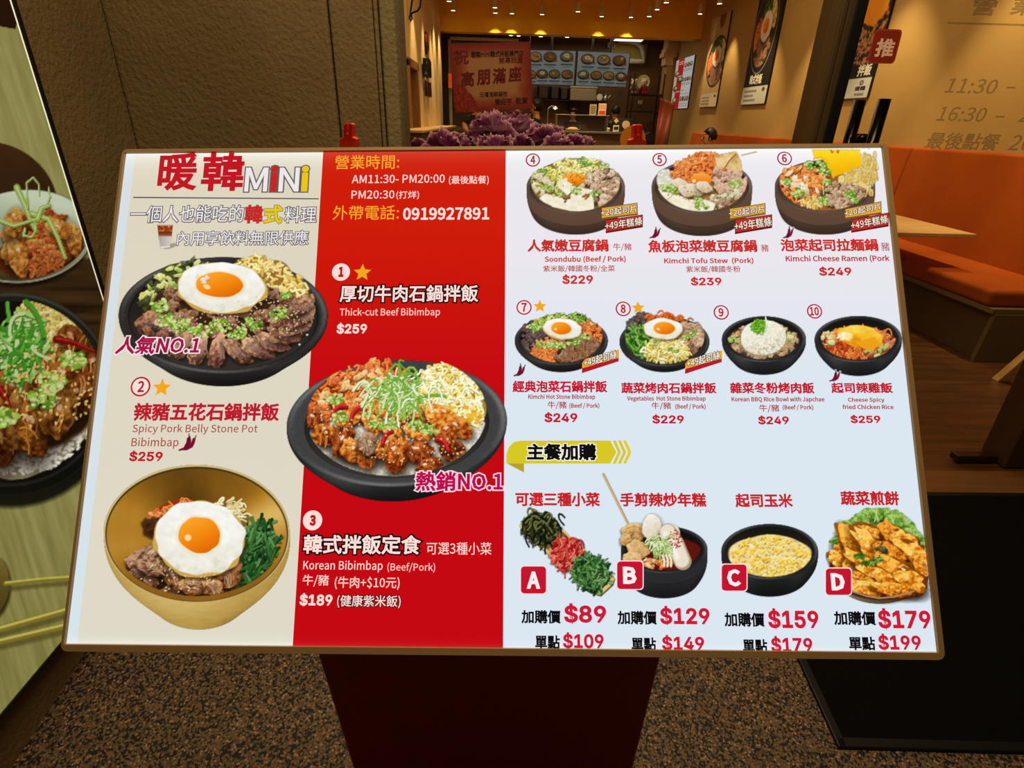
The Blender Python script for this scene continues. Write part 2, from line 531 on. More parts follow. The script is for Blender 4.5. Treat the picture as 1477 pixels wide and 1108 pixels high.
GREEN = [(60, 120, 30), (96, 150, 46), (130, 176, 70), (40, 92, 24)]
DKGREEN = [(22, 62, 22), (40, 88, 34), (64, 116, 50), (90, 140, 76)]
SPROUT = [(226, 208, 120), (240, 226, 160), (206, 180, 78), (246, 236, 190)]
NOOD = [(226, 196, 104), (238, 214, 140), (210, 174, 76)]


def kimchi(p, cx, cy, rx, ry, n, sz, clip=None, rot=0):
    p.lumps(cx, cy, rx, ry, n, sz, KIMCHI, rot, clip, 0.55, 0.25, base=(150, 46, 12))
    for x, y in p.scat(cx, cy, rx, ry, n // 2, rot):
        p.strand(x, y, sz * 2.2, p.R.uniform(-2, 2), p.R.uniform(-2, 2), sz * 0.32, p.jit((238, 140, 66), 22), (130, 36, 8), clip)
# ---------------------------------------------------------------- the pictures printed on the menu (units: photo pixels on the board)
def dish_beef():
    p = Pic(166, 360, 478, 566, 1.0, 11)
    cl = p.pot(322, 455, 150.5, 84, 560, (40, 38, 36), (36, 34, 33), (22, 20, 18), 0.0, 0.7, 0.9, light=(150, 148, 144), rise=1.4, pw=2.6)
    p.lumps(262, 425, 62, 42, 90, 8, [((60, 84, 20), (142, 168, 60), (206, 216, 128)), ((120, 120, 40), (204, 206, 104), (236, 234, 170)), ((20, 24, 12), (56, 62, 34), (110, 120, 80))], -0.5, cl, 0.5, base=(70, 76, 34))
    p.noodles(392, 408, 56, 30, 190, 15, 3.0, NOOD + [(244, 226, 160)], (150, 112, 40), 0.55, cl)
    p.lumps(326, 452, 108, 44, 70, 11, MEAT, 0.05, cl, 0.55, base=(58, 34, 22))
    # slices of beef fanned along the near rim
    n = 13
    for i in range(n):
        t = i / (n - 1)
        a = PI * (0.93 - 0.98 * t)
        cx = 322 + 112 * math.cos(a); cy = 450 + 58 * math.sin(a)
        lo, mid, hi = [tuple(min(255, v * 1.15 + 6) for v in q) for q in MEAT[i % 3]]
        p.piece(cx, cy, 27, 12, a * 0.55 + (0.9 if t < .5 else -0.1) - (0.4 if t > .7 else 0), lo, mid, p.jit(hi, 8), 0.2, 0.9, 0.7, cl, 0.0)
        p.piece(cx + 3, cy + 4, 18, 4.5, a * 0.55 + (0.9 if t < .5 else -0.1), (70, 38, 32), (134, 88, 78), (172, 130, 114), 0.25, 0.9, 0.2, cl)
        for _ in range(5):
            x, y = cx + p.R.uniform(-16, 16), cy + p.R.uniform(-6, 6)
            p.strand(x, y, p.R.uniform(8, 16), p.R.uniform(0.3, 1.4), 0.4, 1.0, p.jit((172, 136, 108), 24), (60, 36, 22), cl)
    p.lumps(222, 478, 26, 12, 14, 7, DARKVEG + [((70, 30, 20), (130, 70, 46), (170, 120, 90))], 0.3, cl)
    for x, y, r in ((262, 470, 17), (290, 478, 15), (318, 470, 15), (342, 480, 14), (366, 467, 15), (402, 452, 14), (240, 462, 15), (232, 440, 14), (412, 426, 6)):
        p.scallion(x, y, r, r * 0.62, 26, 3.4, cl)
    p.egg(320.3, 414, 65, 37, 317, 410.8, 34, 18.5, 0.03)
    p.lumps(290, 403, 10, 8, 6, 3, [((200, 180, 150), (234, 222, 200), (250, 246, 236))], 0, None, 0.6, shadow=0.1)
    p.sesame(370, 460, 70, 34, 110, 1.1, cl); p.sesame(300, 470, 60, 20, 50, 1.1, cl)
    for x, y in ((443, 483), (432, 497)): p.ell(x, y, 1.6, 1.4, (225, 214, 190))
    return p


def dish_brass():
    p = Pic(144, 664, 424, 918, 1.0, 12)
    cx, cy, rx, ry = 283.7, 769.7, 134, 99
    gold = lambda a, b: (lambda u, v, X, Y: tri((96, 66, 14), (176, 138, 58), (240, 212, 130), 0.42 + a * np.exp(-((u + 0.62) / 0.3) ** 2) + b * np.exp(-((u - 0.72) / 0.22) ** 2) + 0.10 * fbm(X * 0.5, Y * 0.03, 9) - 0.05))
    for i in range(24, -1, -1):
        t = i / 24; f = 1 - 0.45 * t ** 3.6
        k = 1 - 0.35 * t
        p.ell(cx + 3 * t, cy + 44 * t + ry * (1 - f) * t * 0.9, rx * f, ry * f, (lambda u, v, X, Y, k=k: tri((84, 58, 12), (180, 146, 72), (226, 200, 128), 0.50 * k + 0.3 * np.exp(-((u + 0.2) / 0.7) ** 2) * k + 0.12 * (fbm(X * .08, Y * .3, 3) - 0.5))))
    p.ell(cx, cy, rx, ry, (214, 190, 130), 0, 1)
    p.ell(cx, cy + 1, rx * 0.985, ry * 0.985, (70, 52, 20), 0, 1)

    def inside(u, v, X, Y):
        th = np.arctan2(v, u)
        t = 0.36 + 0.42 * np.exp(-((th + 0.35) / 0.34) ** 2) + 0.18 * np.exp(-((th + 2.75) / 0.4) ** 2) + 0.2 * np.exp(-((th - 2.9) / 0.35) ** 2) - 0.16 * np.exp(-((th + 1.75) / 0.5) ** 2) + 0.1 * (fbm(u * 5 + 50, np.hypot(u, v) * 1.5, 4) - 0.5)
        t = t + 0.2 * np.exp(-((th + 2 * PI - 2.9) / 0.35) ** 2) + 0.18 * np.exp(-((th - 2 * PI + 2.75) / 0.4) ** 2) + 0.12 * np.exp(-((th - 0.2) / 0.3) ** 2) - 0.25 * np.clip(0.75 - np.hypot(u, v), 0, 1)
        return tri((58, 34, 6), (170, 118, 34), (250, 216, 130), t)
    p.ell(cx, cy + 2, rx * 0.97, ry * 0.965, inside, 0, 1)
    cl = p.mask(lambda q: q.ell(cx, cy - 6, rx * 0.955, ry * 0.97, (1, 1, 1), 0, 1))
    kimchi(p, 246, 748, 38, 22, 60, 6.5, cl, -0.5)
    p.ell(222, 762, 18, 16, (40, 24, 12), 0.4, 4, 0.2, 0.8, cl)
    p.noodles(332, 746, 26, 26, 70, 15, 2.6, [(222, 206, 150), (200, 178, 110), (236, 224, 180)], (120, 92, 40), 0.7, cl)
    p.leaves(362, 800, 32, 46, 190, 34, 4.2, DKGREEN, (10, 26, 12), 0.5, cl)
    p.lumps(262, 824, 76, 34, 36, 13, [((40, 22, 12), (108, 66, 44), (176, 132, 100)), ((58, 32, 18), (132, 84, 58), (194, 154, 124)), ((50, 22, 8), (140, 76, 32), (214, 150, 86))], 0.1, cl, 0.6, 0.3, base=(44, 24, 12))
    for x, y, a, b, r in ((232, 800, 40, 17, -0.5), (258, 826, 34, 22, 1.1), (220, 818, 22, 14, 0.4), (292, 840, 22, 20, 1.4), (322, 826, 22, 26, 1.5), (278, 846, 20, 13, 0.2), (306, 846, 16, 14, 0.9)):
        lo, mid, hi = p.R.choice([((48, 26, 14), (122, 78, 52), (190, 148, 116)), ((56, 26, 10), (138, 84, 44), (214, 160, 104))])
        p.piece(x, y, a, b, r, lo, mid, hi, 0.2, 0.9, 0.8, cl, 0.4)
        for _ in range(7):
            p.strand(x + p.R.uniform(-a, a) * .6, y + p.R.uniform(-b, b) * .6, a * 0.8, r + p.R.uniform(-.3, .3), 0.3, 1.3, p.jit((186, 146, 112), 30), (70, 40, 22), cl)
    p.egg(288, 775.6, 66, 55, 287.6, 771.8, 30, 26, 0.1)
    p.sesame(255, 832, 60, 22, 46, 1.2, cl)
    return p


def dish_pork():
    p = Pic(408, 514, 736, 730, 1.0, 13)
    rot = -0.05
    cl = p.pot(572.3, 611, 158.6, 91, 726, (62, 62, 62), (36, 36, 37), (24, 22, 20), rot, 0.72, 0.83, light=(165, 165, 165), rise=1.3, pw=3)
    p.rice(572, 622, 126, 70, 1500, 2.0, cl)
    kimchi(p, 515, 565, 78, 36, 120, 9, cl, -0.25)
    p.lumps(520, 568, 66, 28, 60, 8, [((150, 90, 30), (232, 170, 90), (252, 226, 170)), ((170, 40, 10), (222, 90, 30), (248, 170, 90))], -0.3, cl, 0.5, 0.3)
    p.noodles(650, 572, 52, 42, 300, 19, 3.0, [(244, 228, 150), (250, 240, 190), (232, 206, 104), (250, 246, 214)], (168, 132, 44), 0.65, cl)
    for (x, y) in p.scat(662, 606, 34, 22, 30): p.ell(x, y, 4, 3, p.jit((228, 180, 50), 14), 0.3, 1, 0.2, clip=cl)
    # glazed pieces, back row then the row along the near rim
    for x, y, a, b, r in ((520, 596, 22, 12, -.4), (552, 590, 24, 12, .2), (580, 602, 20, 14, 1.1), (606, 598, 20, 12, .3), (634, 600, 26, 15, .5), (662, 616, 22, 14, .6), (500, 606, 18, 11, -.3), (540, 612, 20, 12, .5), (566, 622, 18, 11, .8), (604, 622, 22, 14, .2), (640, 622, 20, 14, .4)):
        lo, mid, hi = p.R.choice([((120, 40, 4), (214, 116, 28), (248, 186, 90)), GLAZED[1]])
        p.piece(x, y, a, b, r, lo, mid, hi, 0.2, 0.9, 0.7, cl, 0.7)
    for x, y, a, b, r in ((452, 604, 11, 15, .4), (468, 626, 17, 17, .3), (494, 636, 15, 25, .5), (508, 650, 17, 19, -.6), (531, 650, 16, 26, .1), (532, 640, 15, 16, 0), (556, 646, 12, 20, .6), (574, 656, 17, 27, .25), (606, 652, 20, 16, -.3), (620, 672, 20, 11, -.3), (655, 652, 20, 17, .6), (664, 664, 14, 12, -.4), (645, 640, 18, 12, .8)):
        lo, mid, hi = p.R.choice(GLAZED)
        if (x, y) == (532, 640): lo, mid, hi = (70, 44, 28), (148, 110, 80), (196, 160, 128)
        p.piece(x, y, a, b, r, lo, mid, hi, 0.18, 0.9, 0.85, cl, 0.8)
        for _ in range(4):
            p.strand(x + p.R.uniform(-a, a) * .5, y + p.R.uniform(-b, b) * .6, min(a, b) * 1.1, r + 1.2 + p.R.uniform(-.4, .4), 0.6, 1.4, p.jit(hi, 20), lo, cl)
    for x, y, a in ((488, 588, -.5), (511, 594, -.9), (556, 628, -.95), (640, 638, .75)):
        p.strand(x, y, 24, a, .5, 5.5, (176, 16, 26), (80, 6, 10), cl, (222, 70, 60))
    for x, y in ((490, 602), (545, 612), (563, 611), (602, 614), (484, 575), (618, 622)):
        p.scallion(x, y, 13, 7, 24, 3.2, cl)
    for _ in range(120):
        x, y = p.R.gauss(576, 20), p.R.gauss(568, 13)
        p.strand(x, y, p.R.uniform(16, 44), p.R.uniform(-PI, PI), p.R.uniform(-2.4, 2.4), p.R.uniform(1.4, 3.4), p.R.choice([(226, 240, 196), (206, 226, 160), (150, 196, 80), (116, 176, 56), (240, 246, 224)]), (84, 130, 40))
    p.sesame(540, 600, 90, 50, 190, 1.15, cl); p.sesame(600, 650, 80, 20, 60, 1.15, cl)
    return p


def small_pot(p, cx, cy, rx, ry, bottom):
    return p.pot(cx, cy, rx, ry, bottom, (80, 64, 56), (100, 74, 58), (46, 32, 22), 0.0, 0.9, 0.92, 2, (150, 132, 120), rise=2.2, pw=3.2)


def tofu(p, q, cl, top=(248, 242, 222)):
    p.poly([(x + .8, y + 1.6) for x, y in q], (120, 98, 58), alpha=0.85, clip=cl)
    p.k += 1; k = p.k
    p.poly(q, lambda X, Y: mixc((222, 208, 168), top, np.clip(0.75 + 0.9 * (fbm(X * .2, Y * .2, k) - .5), 0, 1)), clip=cl)


def dish_soondubu():
    p = Pic(754, 222, 908, 344, 1.0, 14)
    cl = small_pot(p, 830.4, 270, 70.5, 38, 339)
    p.ell(830, 274, 62, 32, (150, 118, 62), 0, 2, clip=cl)
    p.noodles(806, 252, 42, 18, 120, 12, 2.4, [(214, 206, 110), (234, 226, 150), (196, 190, 80)], (120, 110, 40), -.3, cl)
    p.noodles(836, 240, 36, 11, 70, 10, 2.4, [(240, 232, 170), (226, 214, 130)], (150, 140, 60), 0, cl)
    p.lumps(868, 272, 30, 28, 90, 6, PORK + [((120, 96, 66), (196, 168, 130), (232, 214, 184))], .6, cl, .6, base=(110, 78, 50))
    p.lumps(780, 266, 18, 16, 24, 5, [((130, 110, 70), (206, 190, 146), (238, 228, 196))], 0, cl)
    p.ell(828, 258, 16.5, 9.5, lambda u, v, X, Y: tri((206, 90, 4), (238, 138, 24), (250, 180, 70), .6 - .4 * v), 0, 1)
    p.ell(816, 259, 2.6, 2.6, (255, 230, 190))
    for q in ([(804, 262), (812, 258), (826, 266), (818, 276), (806, 272)], [(776, 288), (786, 279), (806, 284), (796, 297)], [(795, 298), (803, 284), (824, 288), (822, 304)], [(821, 304), (824, 268), (855, 274), (857, 303), (836, 305)], [(808, 272), (820, 268), (828, 274), (818, 282)]):
        tofu(p, q, cl)
    for x, y in ((790, 272), (784, 248), (832, 275), (806, 281), (857, 279), (846, 236), (838, 232), (870, 240)): p.scallion(x, y, 8, 4.5, 12, 2.4, cl)
    p.lumps(817, 286, 5, 5, 8, 2.5, [((70, 40, 14), (130, 84, 40), (180, 130, 80))], 0, cl); p.lumps(844, 283, 5, 4, 7, 2.3, [((110, 50, 10), (180, 100, 40), (214, 150, 90))], 0, cl)
    p.sesame(850, 262, 40, 24, 40, .8, cl, (60, 40, 24))
    return p


def dish_kimchi_tofu():
    p = Pic(934, 218, 1092, 346, 1.0, 15)
    cl = small_pot(p, 1012.5, 269, 72, 39, 341)
    p.ell(1012, 272, 64, 33, (170, 120, 60), 0, 2, clip=cl)
    p.rice(960, 258, 14, 14, 60, 1.6, cl)
    kimchi(p, 1010, 243, 40, 19, 110, 6, None, -.2)
    p.poly([(1030, 224), (1062, 218), (1069, 232), (1071, 246), (1054, 250), (1046, 242), (1036, 246)], lambda X, Y: tri((160, 110, 50), (222, 186, 122), (246, 226, 180), fbm(X * .12, Y * .12, 3)))
    p.line([(1045, 243), (1052, 232), (1062, 222)], 2, (150, 104, 50)); p.line([(1070, 224), (1100, 217)], 1.6, (214, 182, 120))
    p.ell(1011, 259, 15, 9.5, lambda u, v, X, Y: tri((206, 90, 4), (238, 128, 24), (250, 170, 70), .6 - .4 * v), 0, 1)
    p.ell(1001, 261, 2.4, 2.4, (255, 228, 190))
    for x, y in ((982, 266), (1002, 274), (1016, 270), (990, 276)): p.piece(x, y, 13, 8, .4, (150, 120, 80), (214, 194, 160), (240, 228, 206), .15, .3, .5, cl)
    p.lumps(1052, 266, 26, 17, 26, 9, [((110, 72, 50), (186, 140, 112), (226, 192, 166))], .3, cl, .6, base=(120, 84, 58))
    p.lumps(1052, 288, 30, 13, 50, 5, PORK + [((120, 130, 60), (200, 206, 150), (234, 236, 204))], -.2, cl, .6)
    for q in ([(944, 276), (958, 266), (972, 280), (958, 291)], [(958, 292), (974, 279), (994, 288), (984, 304)], [(983, 304), (990, 288), (1018, 288), (1016, 306)], [(1016, 306), (1018, 288), (1032, 294), (1028, 306)]):
        tofu(p, q, cl)
    for x, y in ((972, 275), (962, 270), (1006, 290), (1060, 264), (1012, 296)): p.scallion(x, y, 10, 6, 16, 2.6, cl)
    p.sesame(1000, 280, 40, 12, 36, .8, cl, (120, 70, 40))
    return p


def dish_ramen():
    p = Pic(1112, 214, 1268, 344, 1.0, 16)
    cl = small_pot(p, 1190, 269, 72, 38, 339)
    p.ell(1190, 273, 64, 32, (150, 96, 44), 0, 2, clip=cl)
    for i in range(420):
        x, y = p.R.gauss(1240, 14), p.R.gauss(249, 14)
        if y > 285 or x > 1264: continue
        p.strand(x, y, 9, p.R.uniform(-1, .6), 2.4, 2.1, p.R.choice(NOOD + [(238, 222, 160), (222, 200, 130)]), (170, 130, 60))
    kimchi(p, 1160, 268, 40, 25, 90, 7, cl, .2)
    p.lumps(1162, 262, 34, 18, 24, 9, [((150, 60, 10), (226, 120, 40), (250, 190, 110)), ((180, 140, 90), (232, 206, 160), (248, 236, 210))], .2, cl, .4, .3)
    p.poly([(1171, 216), (1240, 216), (1243, 238), (1226, 245), (1202, 256), (1187, 230), (1175, 229)], lambda X, Y: mixc((244, 176, 0), (255, 222, 40), np.clip((250 - Y) / 36 + .3 * (fbm(X * .07, Y * .07, 4) - .5), 0, 1)))
    p.line([(1174, 229), (1184, 226), (1194, 233), (1202, 256)], 2.2, (236, 190, 20))
    p.lumps(1206, 218, 8, 3, 6, 1.6, [((150, 70, 0), (200, 100, 10), (220, 130, 20))], 0, None, shadow=0)
    p.lumps(1220, 284, 36, 19, 90, 5.5, PORK, .1, cl, .6, base=(96, 66, 40))
    p.noodles(1172, 292, 18, 7, 40, 9, 2, NOOD, (160, 110, 40), 0, cl)
    for x, y, r in ((1190, 246, 9), (1184, 240, 9), (1168, 238, 7), (1192, 262, 6), (1150, 278, 8), (1186, 290, 8), (1226, 280, 7), (1136, 262, 5), (1232, 288, 6)): p.scallion(x, y, r, r * .8, 18, 2.8)
    p.line([(1190, 252), (1187, 268), (1188, 280)], 1.4, (206, 224, 160))
    return p


def dish_plate(x0, cx, cy, rx, ry, bottom, seed):
    p = Pic(x0, cy - 48, x0 + 146, bottom + 4, 1.0, seed)
    cl = p.pot(cx, cy, rx, ry, bottom, (44, 42, 40), (36, 35, 34), (26, 24, 22), 0.0, 0.74, 0.9, light=(120, 118, 116), rise=2.0, pw=2.6)
    return p, cl


def dish_kimchi_bibimbap():
    p, cl = dish_plate(737, 809.6, 491, 66.8, 36, 538, 17)
    p.lumps(767, 486, 18, 22, 50, 6, DARKVEG, .3, cl, .6, .3, base=(20, 14, 14))
    p.noodles(790, 464, 26, 9, 40, 9, 2.2, [(190, 200, 90), (140, 170, 60), (214, 214, 130)], (70, 90, 30), -.3, cl)
    p.leaves(838, 464, 18, 9, 40, 10, 2.4, [(150, 186, 70), (180, 206, 100), (120, 160, 50)], (50, 80, 20), .4, cl)
    kimchi(p, 852, 484, 22, 17, 60, 5, cl, .5)
    p.lumps(812, 494, 36, 12, 40, 5, [((130, 60, 30), (214, 120, 66), (244, 176, 120))], 0, cl)
    kimchi(p, 788, 510, 21, 14, 70, 5, cl)
    p.lumps(834, 508, 34, 19, 60, 7, MEAT + [((70, 36, 14), (130, 76, 40), (180, 126, 84))], -.2, cl, .5, base=(60, 34, 18))
    for _ in range(40):
        x, y = p.R.gauss(836, 16), p.R.gauss(508, 8)
        p.strand(x, y, 13, p.R.uniform(.4, 1.6), .6, 1.3, p.jit((164, 116, 76), 26), (56, 30, 14), cl)
    for x, y in ((806, 498), (828, 492), (786, 498), (770, 472), (838, 486)): p.scallion(x, y, 13, 4.5, 22, 2.6, cl)
    p.egg(811, 474, 28, 15.3, 809.4, 473.5, 14.5, 9, .08)
    return p


def dish_veg_bibimbap():
    p, cl = dish_plate(888, 958.4, 492.6, 64.5, 36, 538, 18)
    p.lumps(925, 466, 18, 13, 44, 5.5, DARKVEG, -.4, None, .6, .3, base=(24, 16, 14))
    for _ in range(50): p.strand(p.R.gauss(960, 13), p.R.gauss(459, 3.5), 12, p.R.uniform(-.6, .6), 1, 1.8, p.jit((226, 110, 40), 20), (140, 50, 10))
    p.lumps(1000, 484, 20, 20, 70, 5.5, PORK, .9, cl, .6, base=(110, 76, 50))
    p.lumps(996, 504, 12, 7, 16, 5, MEAT, 0, cl)
    p.leaves(924, 492, 22, 21, 130, 16, 3, GREEN + [(130, 176, 80)], (24, 54, 18), .8, cl)
    p.strand(931, 507, 30, -1.05, .1, 4.4, (70, 134, 50), (24, 60, 20), cl, (130, 180, 100))
    p.noodles(962, 506, 32, 15, 150, 15, 2.2, SPROUT, (130, 110, 40), .1, cl)
    for x, y in ((972, 504), (946, 494), (990, 486), (1000, 480)): p.scallion(x, y, 7, 4, 10, 2.4, cl)
    p.egg(956.5, 474, 28.5, 15.5, 958, 473.5, 15.5, 9, .05)
    return p


def dark_bowl(x0, cx, cy, rx, ry, bottom, seed, wd=136):
    p = Pic(x0, cy - 42, x0 + wd, bottom + 5, 1.0, seed)
    cl = p.pot(cx, cy, rx, ry, bottom, (36, 36, 37), (40, 40, 42), (24, 20, 18), 0.0, 0.74, 0.88, light=(150, 150, 152), rise=1.2, pw=2.8)
    return p, cl


def dish_japchae():
    p, cl = dark_bowl(1036, 1101.9, 489.3, 60.3, 33, 541.7, 19)
    p.lumps(1101, 493, 50, 25, 200, 4.5, PORK + [((90, 110, 40), (156, 176, 84), (206, 216, 150)), ((150, 70, 20), (220, 130, 50), (244, 180, 110)), ((160, 130, 70), (222, 200, 140), (240, 228, 190))], 0, cl, .6, base=(80, 60, 34))
    p.ell(1101, 492, 34, 24, (150, 130, 96), 0, 3, .1, .7)
    p.k += 1
    p.ell(1101, 487, 33, 25, lambda u, v, X, Y: tri((170, 156, 118), (222, 214, 188), (250, 248, 238), .62 - .35 * v - .2 * u + .8 * (fbm(X * .5, Y * .5, 6) - .5)), 0, 1, .05)
    for x, y in p.scat(1101, 487, 32, 24, 380): p.ell(x, y, 1.8, .9, p.jit((240, 236, 220), 12), p.R.uniform(-1.5, 1.5), .8, alpha=.8)
    p.leaves(1095, 471, 11, 8, 60, 8, 2.6, [(110, 176, 40), (140, 200, 60), (80, 150, 30)], (50, 100, 20))
    for a in (-.1, .1, .3): p.line([(1104, 457), (1106 + a * 8, 470), (1102 + a * 10, 488)], 1.3, (232, 238, 216))
    return p


def dish_cheese_chicken():
    p, cl = dark_bowl(1170, 1238, 489.3, 62.6, 33.4, 543.4, 20, 138)
    kimchi(p, 1238, 496, 50, 23, 170, 5.5, cl)
    for _ in range(90): p.strand(p.R.gauss(1238, 24), p.R.gauss(498, 10), 14, p.R.uniform(-2, 2), 1.5, 1.6, p.R.choice([(230, 110, 30), (200, 60, 20), (240, 150, 70), (150, 30, 40)]), (110, 30, 8), cl)
    p.lumps(1266, 500, 26, 14, 40, 4.5, [((90, 30, 10), (170, 80, 40), (220, 150, 110)), ((100, 100, 30), (170, 180, 90), (220, 220, 150))], 0, cl)
    p.lumps(1196, 488, 10, 10, 20, 4, [((110, 120, 50), (190, 200, 130), (230, 234, 190)), KIMCHI[1]], 0, cl)
    p.k += 1
    p.ell(1240, 486, 33, 16, lambda u, v, X, Y: tri((206, 110, 4), (240, 176, 30), (252, 220, 90), .6 - .35 * v + .7 * (fbm(X * .09, Y * .14, 8) - .5)), .15, 1.2, .12)
    p.poly([(1232, 494), (1262, 486), (1268, 496), (1258, 507), (1246, 503)], (236, 160, 24))
    p.ell(1219, 485, 10, 6, (252, 236, 190), .2, 3, .3, .8)
    p.sesame(1216, 486, 8, 5, 16, 1.1, None, (255, 250, 230))
    return p


def dish_banchan():
    p = Pic(744, 730, 892, 864, 1.0, 21)
    q = [(748.5, 758), (761, 744), (800, 752), (886.5, 833), (884, 842), (866, 858.5), (858, 856), (755, 769)]
    p.poly([(x + 1, y + 2.5) for x, y in q], (110, 92, 40))
    p.poly(q, (214, 196, 120)); p.poly([(752, 759), (763, 747), (798, 754), (882, 834), (865, 854), (758, 767)], (110, 92, 44))
    p.lumps(779, 762, 25, 22, 70, 6, [((8, 12, 6), (34, 42, 22), (86, 96, 54)), ((20, 22, 8), (64, 66, 30), (140, 138, 80))], .6, None, .5, .3, base=(16, 18, 8))
    for _ in range(60): p.strand(p.R.gauss(779, 11), p.R.gauss(760, 10), 20, p.R.uniform(-2, 2), 2, 2.2, p.R.choice([(26, 34, 16), (56, 60, 30), (110, 112, 60), (14, 18, 8)]), (6, 8, 4))
    p.lumps(818, 798, 22, 23, 60, 6, [((90, 8, 8), (186, 36, 34), (236, 110, 90)), ((110, 14, 8), (206, 60, 44), (244, 150, 120))], .5, None, .5, .3, base=(120, 14, 12))
    for _ in range(60): p.strand(p.R.gauss(818, 9), p.R.gauss(797, 10), 16, p.R.uniform(.2, 2.4), 1, 2.2, p.R.choice([(214, 70, 60), (240, 130, 110), (170, 24, 28)]), (90, 8, 8))
    p.leaves(852, 827, 28, 25, 200, 17, 2.6, DKGREEN + [(110, 156, 84), (130, 170, 110)], (12, 34, 12), .7)
    return p


def dish_tteok():
    p = Pic(864, 680, 1026, 870, 1.0, 22)
    p.line([(870.5, 684.5), (906, 756)], 3.4, (150, 116, 66)); p.line([(870.2, 684.5), (905.4, 756)], 2.4, (214, 182, 126))
    cl = p.pot(958.2, 793, 62, 34, 864, (34, 34, 36), (44, 44, 47), (18, 12, 12), 0.0, 0.8, 0.88, 1, (120, 120, 124), rise=2.6, pw=4)
    p.ell(970, 800, 44, 24, (96, 20, 16), 0, 2, clip=cl)
    FC = ((140, 92, 40), (206, 160, 96), (236, 204, 148))
    for x, y, a, b, r in ((916, 768, 17, 15, -.2), (904, 766, 9, 6, .2), (902, 778, 8, 9, .5), (920, 792, 17, 13, .3), (912, 806, 14, 10, .1)): p.piece(x, y, a, b, r, *FC, .14, .5, .6)
    for y in (762, 770, 778): p.line([(904, y), (916, y - 3), (928, y + 2)], 1.2, (150, 104, 52), alpha=.7)
    RC = ((176, 156, 122), (226, 214, 192), (248, 244, 234))
    p.piece(940, 760, 14, 19, .1, *RC, .05, .25, .5)
    p.piece(966, 768, 15, 13, .2, *RC, .05, .25, .5)
    p.line([(964, 768), (974, 784), (985, 810)], 25, (170, 146, 110)); p.line([(963, 767), (973, 783), (983, 808)], 22, (232, 222, 202), soft=3); p.line([(960, 770), (969, 784), (977, 804)], 6, (248, 242, 230), soft=4)
    for x, y in p.scat(974, 778, 11, 13, 60): p.ell(x, y, 1.1, .9, p.R.choice([(170, 24, 20), (120, 10, 12), (206, 70, 50)]))
    p.lumps(942, 814, 26, 8, 26, 5, KIMCHI + [((160, 110, 60), (226, 190, 140), (244, 226, 190))], 0, cl, .5, .4)
    for _ in range(50): p.strand(p.R.gauss(954, 8), p.R.gauss(788, 8), 13, p.R.uniform(-3, 3), 2.6, 2, p.R.choice([(196, 216, 140), (160, 192, 90), (226, 236, 196)]), (90, 120, 50))
    for x in (958, 963, 968): p.strand(x, 808, 16, 1.4, .4, 3, (238, 230, 200), (150, 90, 50), cl)
    return p


def dish_corn():
    p = Pic(1034, 750, 1186, 868, 1.0, 23)
    cl = p.pot(1110.2, 796, 69.5, 40, 861.8, (32, 33, 33), (30, 33, 31), (26, 22, 18), 0.0, 0.8, 0.9, 0, (140, 140, 142), rise=.2)
    p.k += 1
    p.ell(1111, 803, 60, 32, lambda u, v, X, Y: tri((206, 172, 90), (238, 216, 150), (250, 238, 196), .55 + 1.0 * (fbm(X * .12, Y * .16, 3) - .5)), 0, 1.5, .05, clip=cl)
    for x, y in p.scat(1111, 803, 57, 30, 260): p.piece(x, y, 2.7, 1.9, p.R.uniform(-1, 1), (196, 130, 10), p.R.choice([(240, 196, 50), (236, 180, 40), (246, 222, 120)]), (252, 232, 130), .15, .2, .4, cl, sh=(180, 140, 60))
    for x, y in p.scat(1111, 801, 55, 28, 110): p.ell(x, y, .9, .8, p.R.choice([(110, 104, 40), (150, 120, 50)]), alpha=.8)
    return p


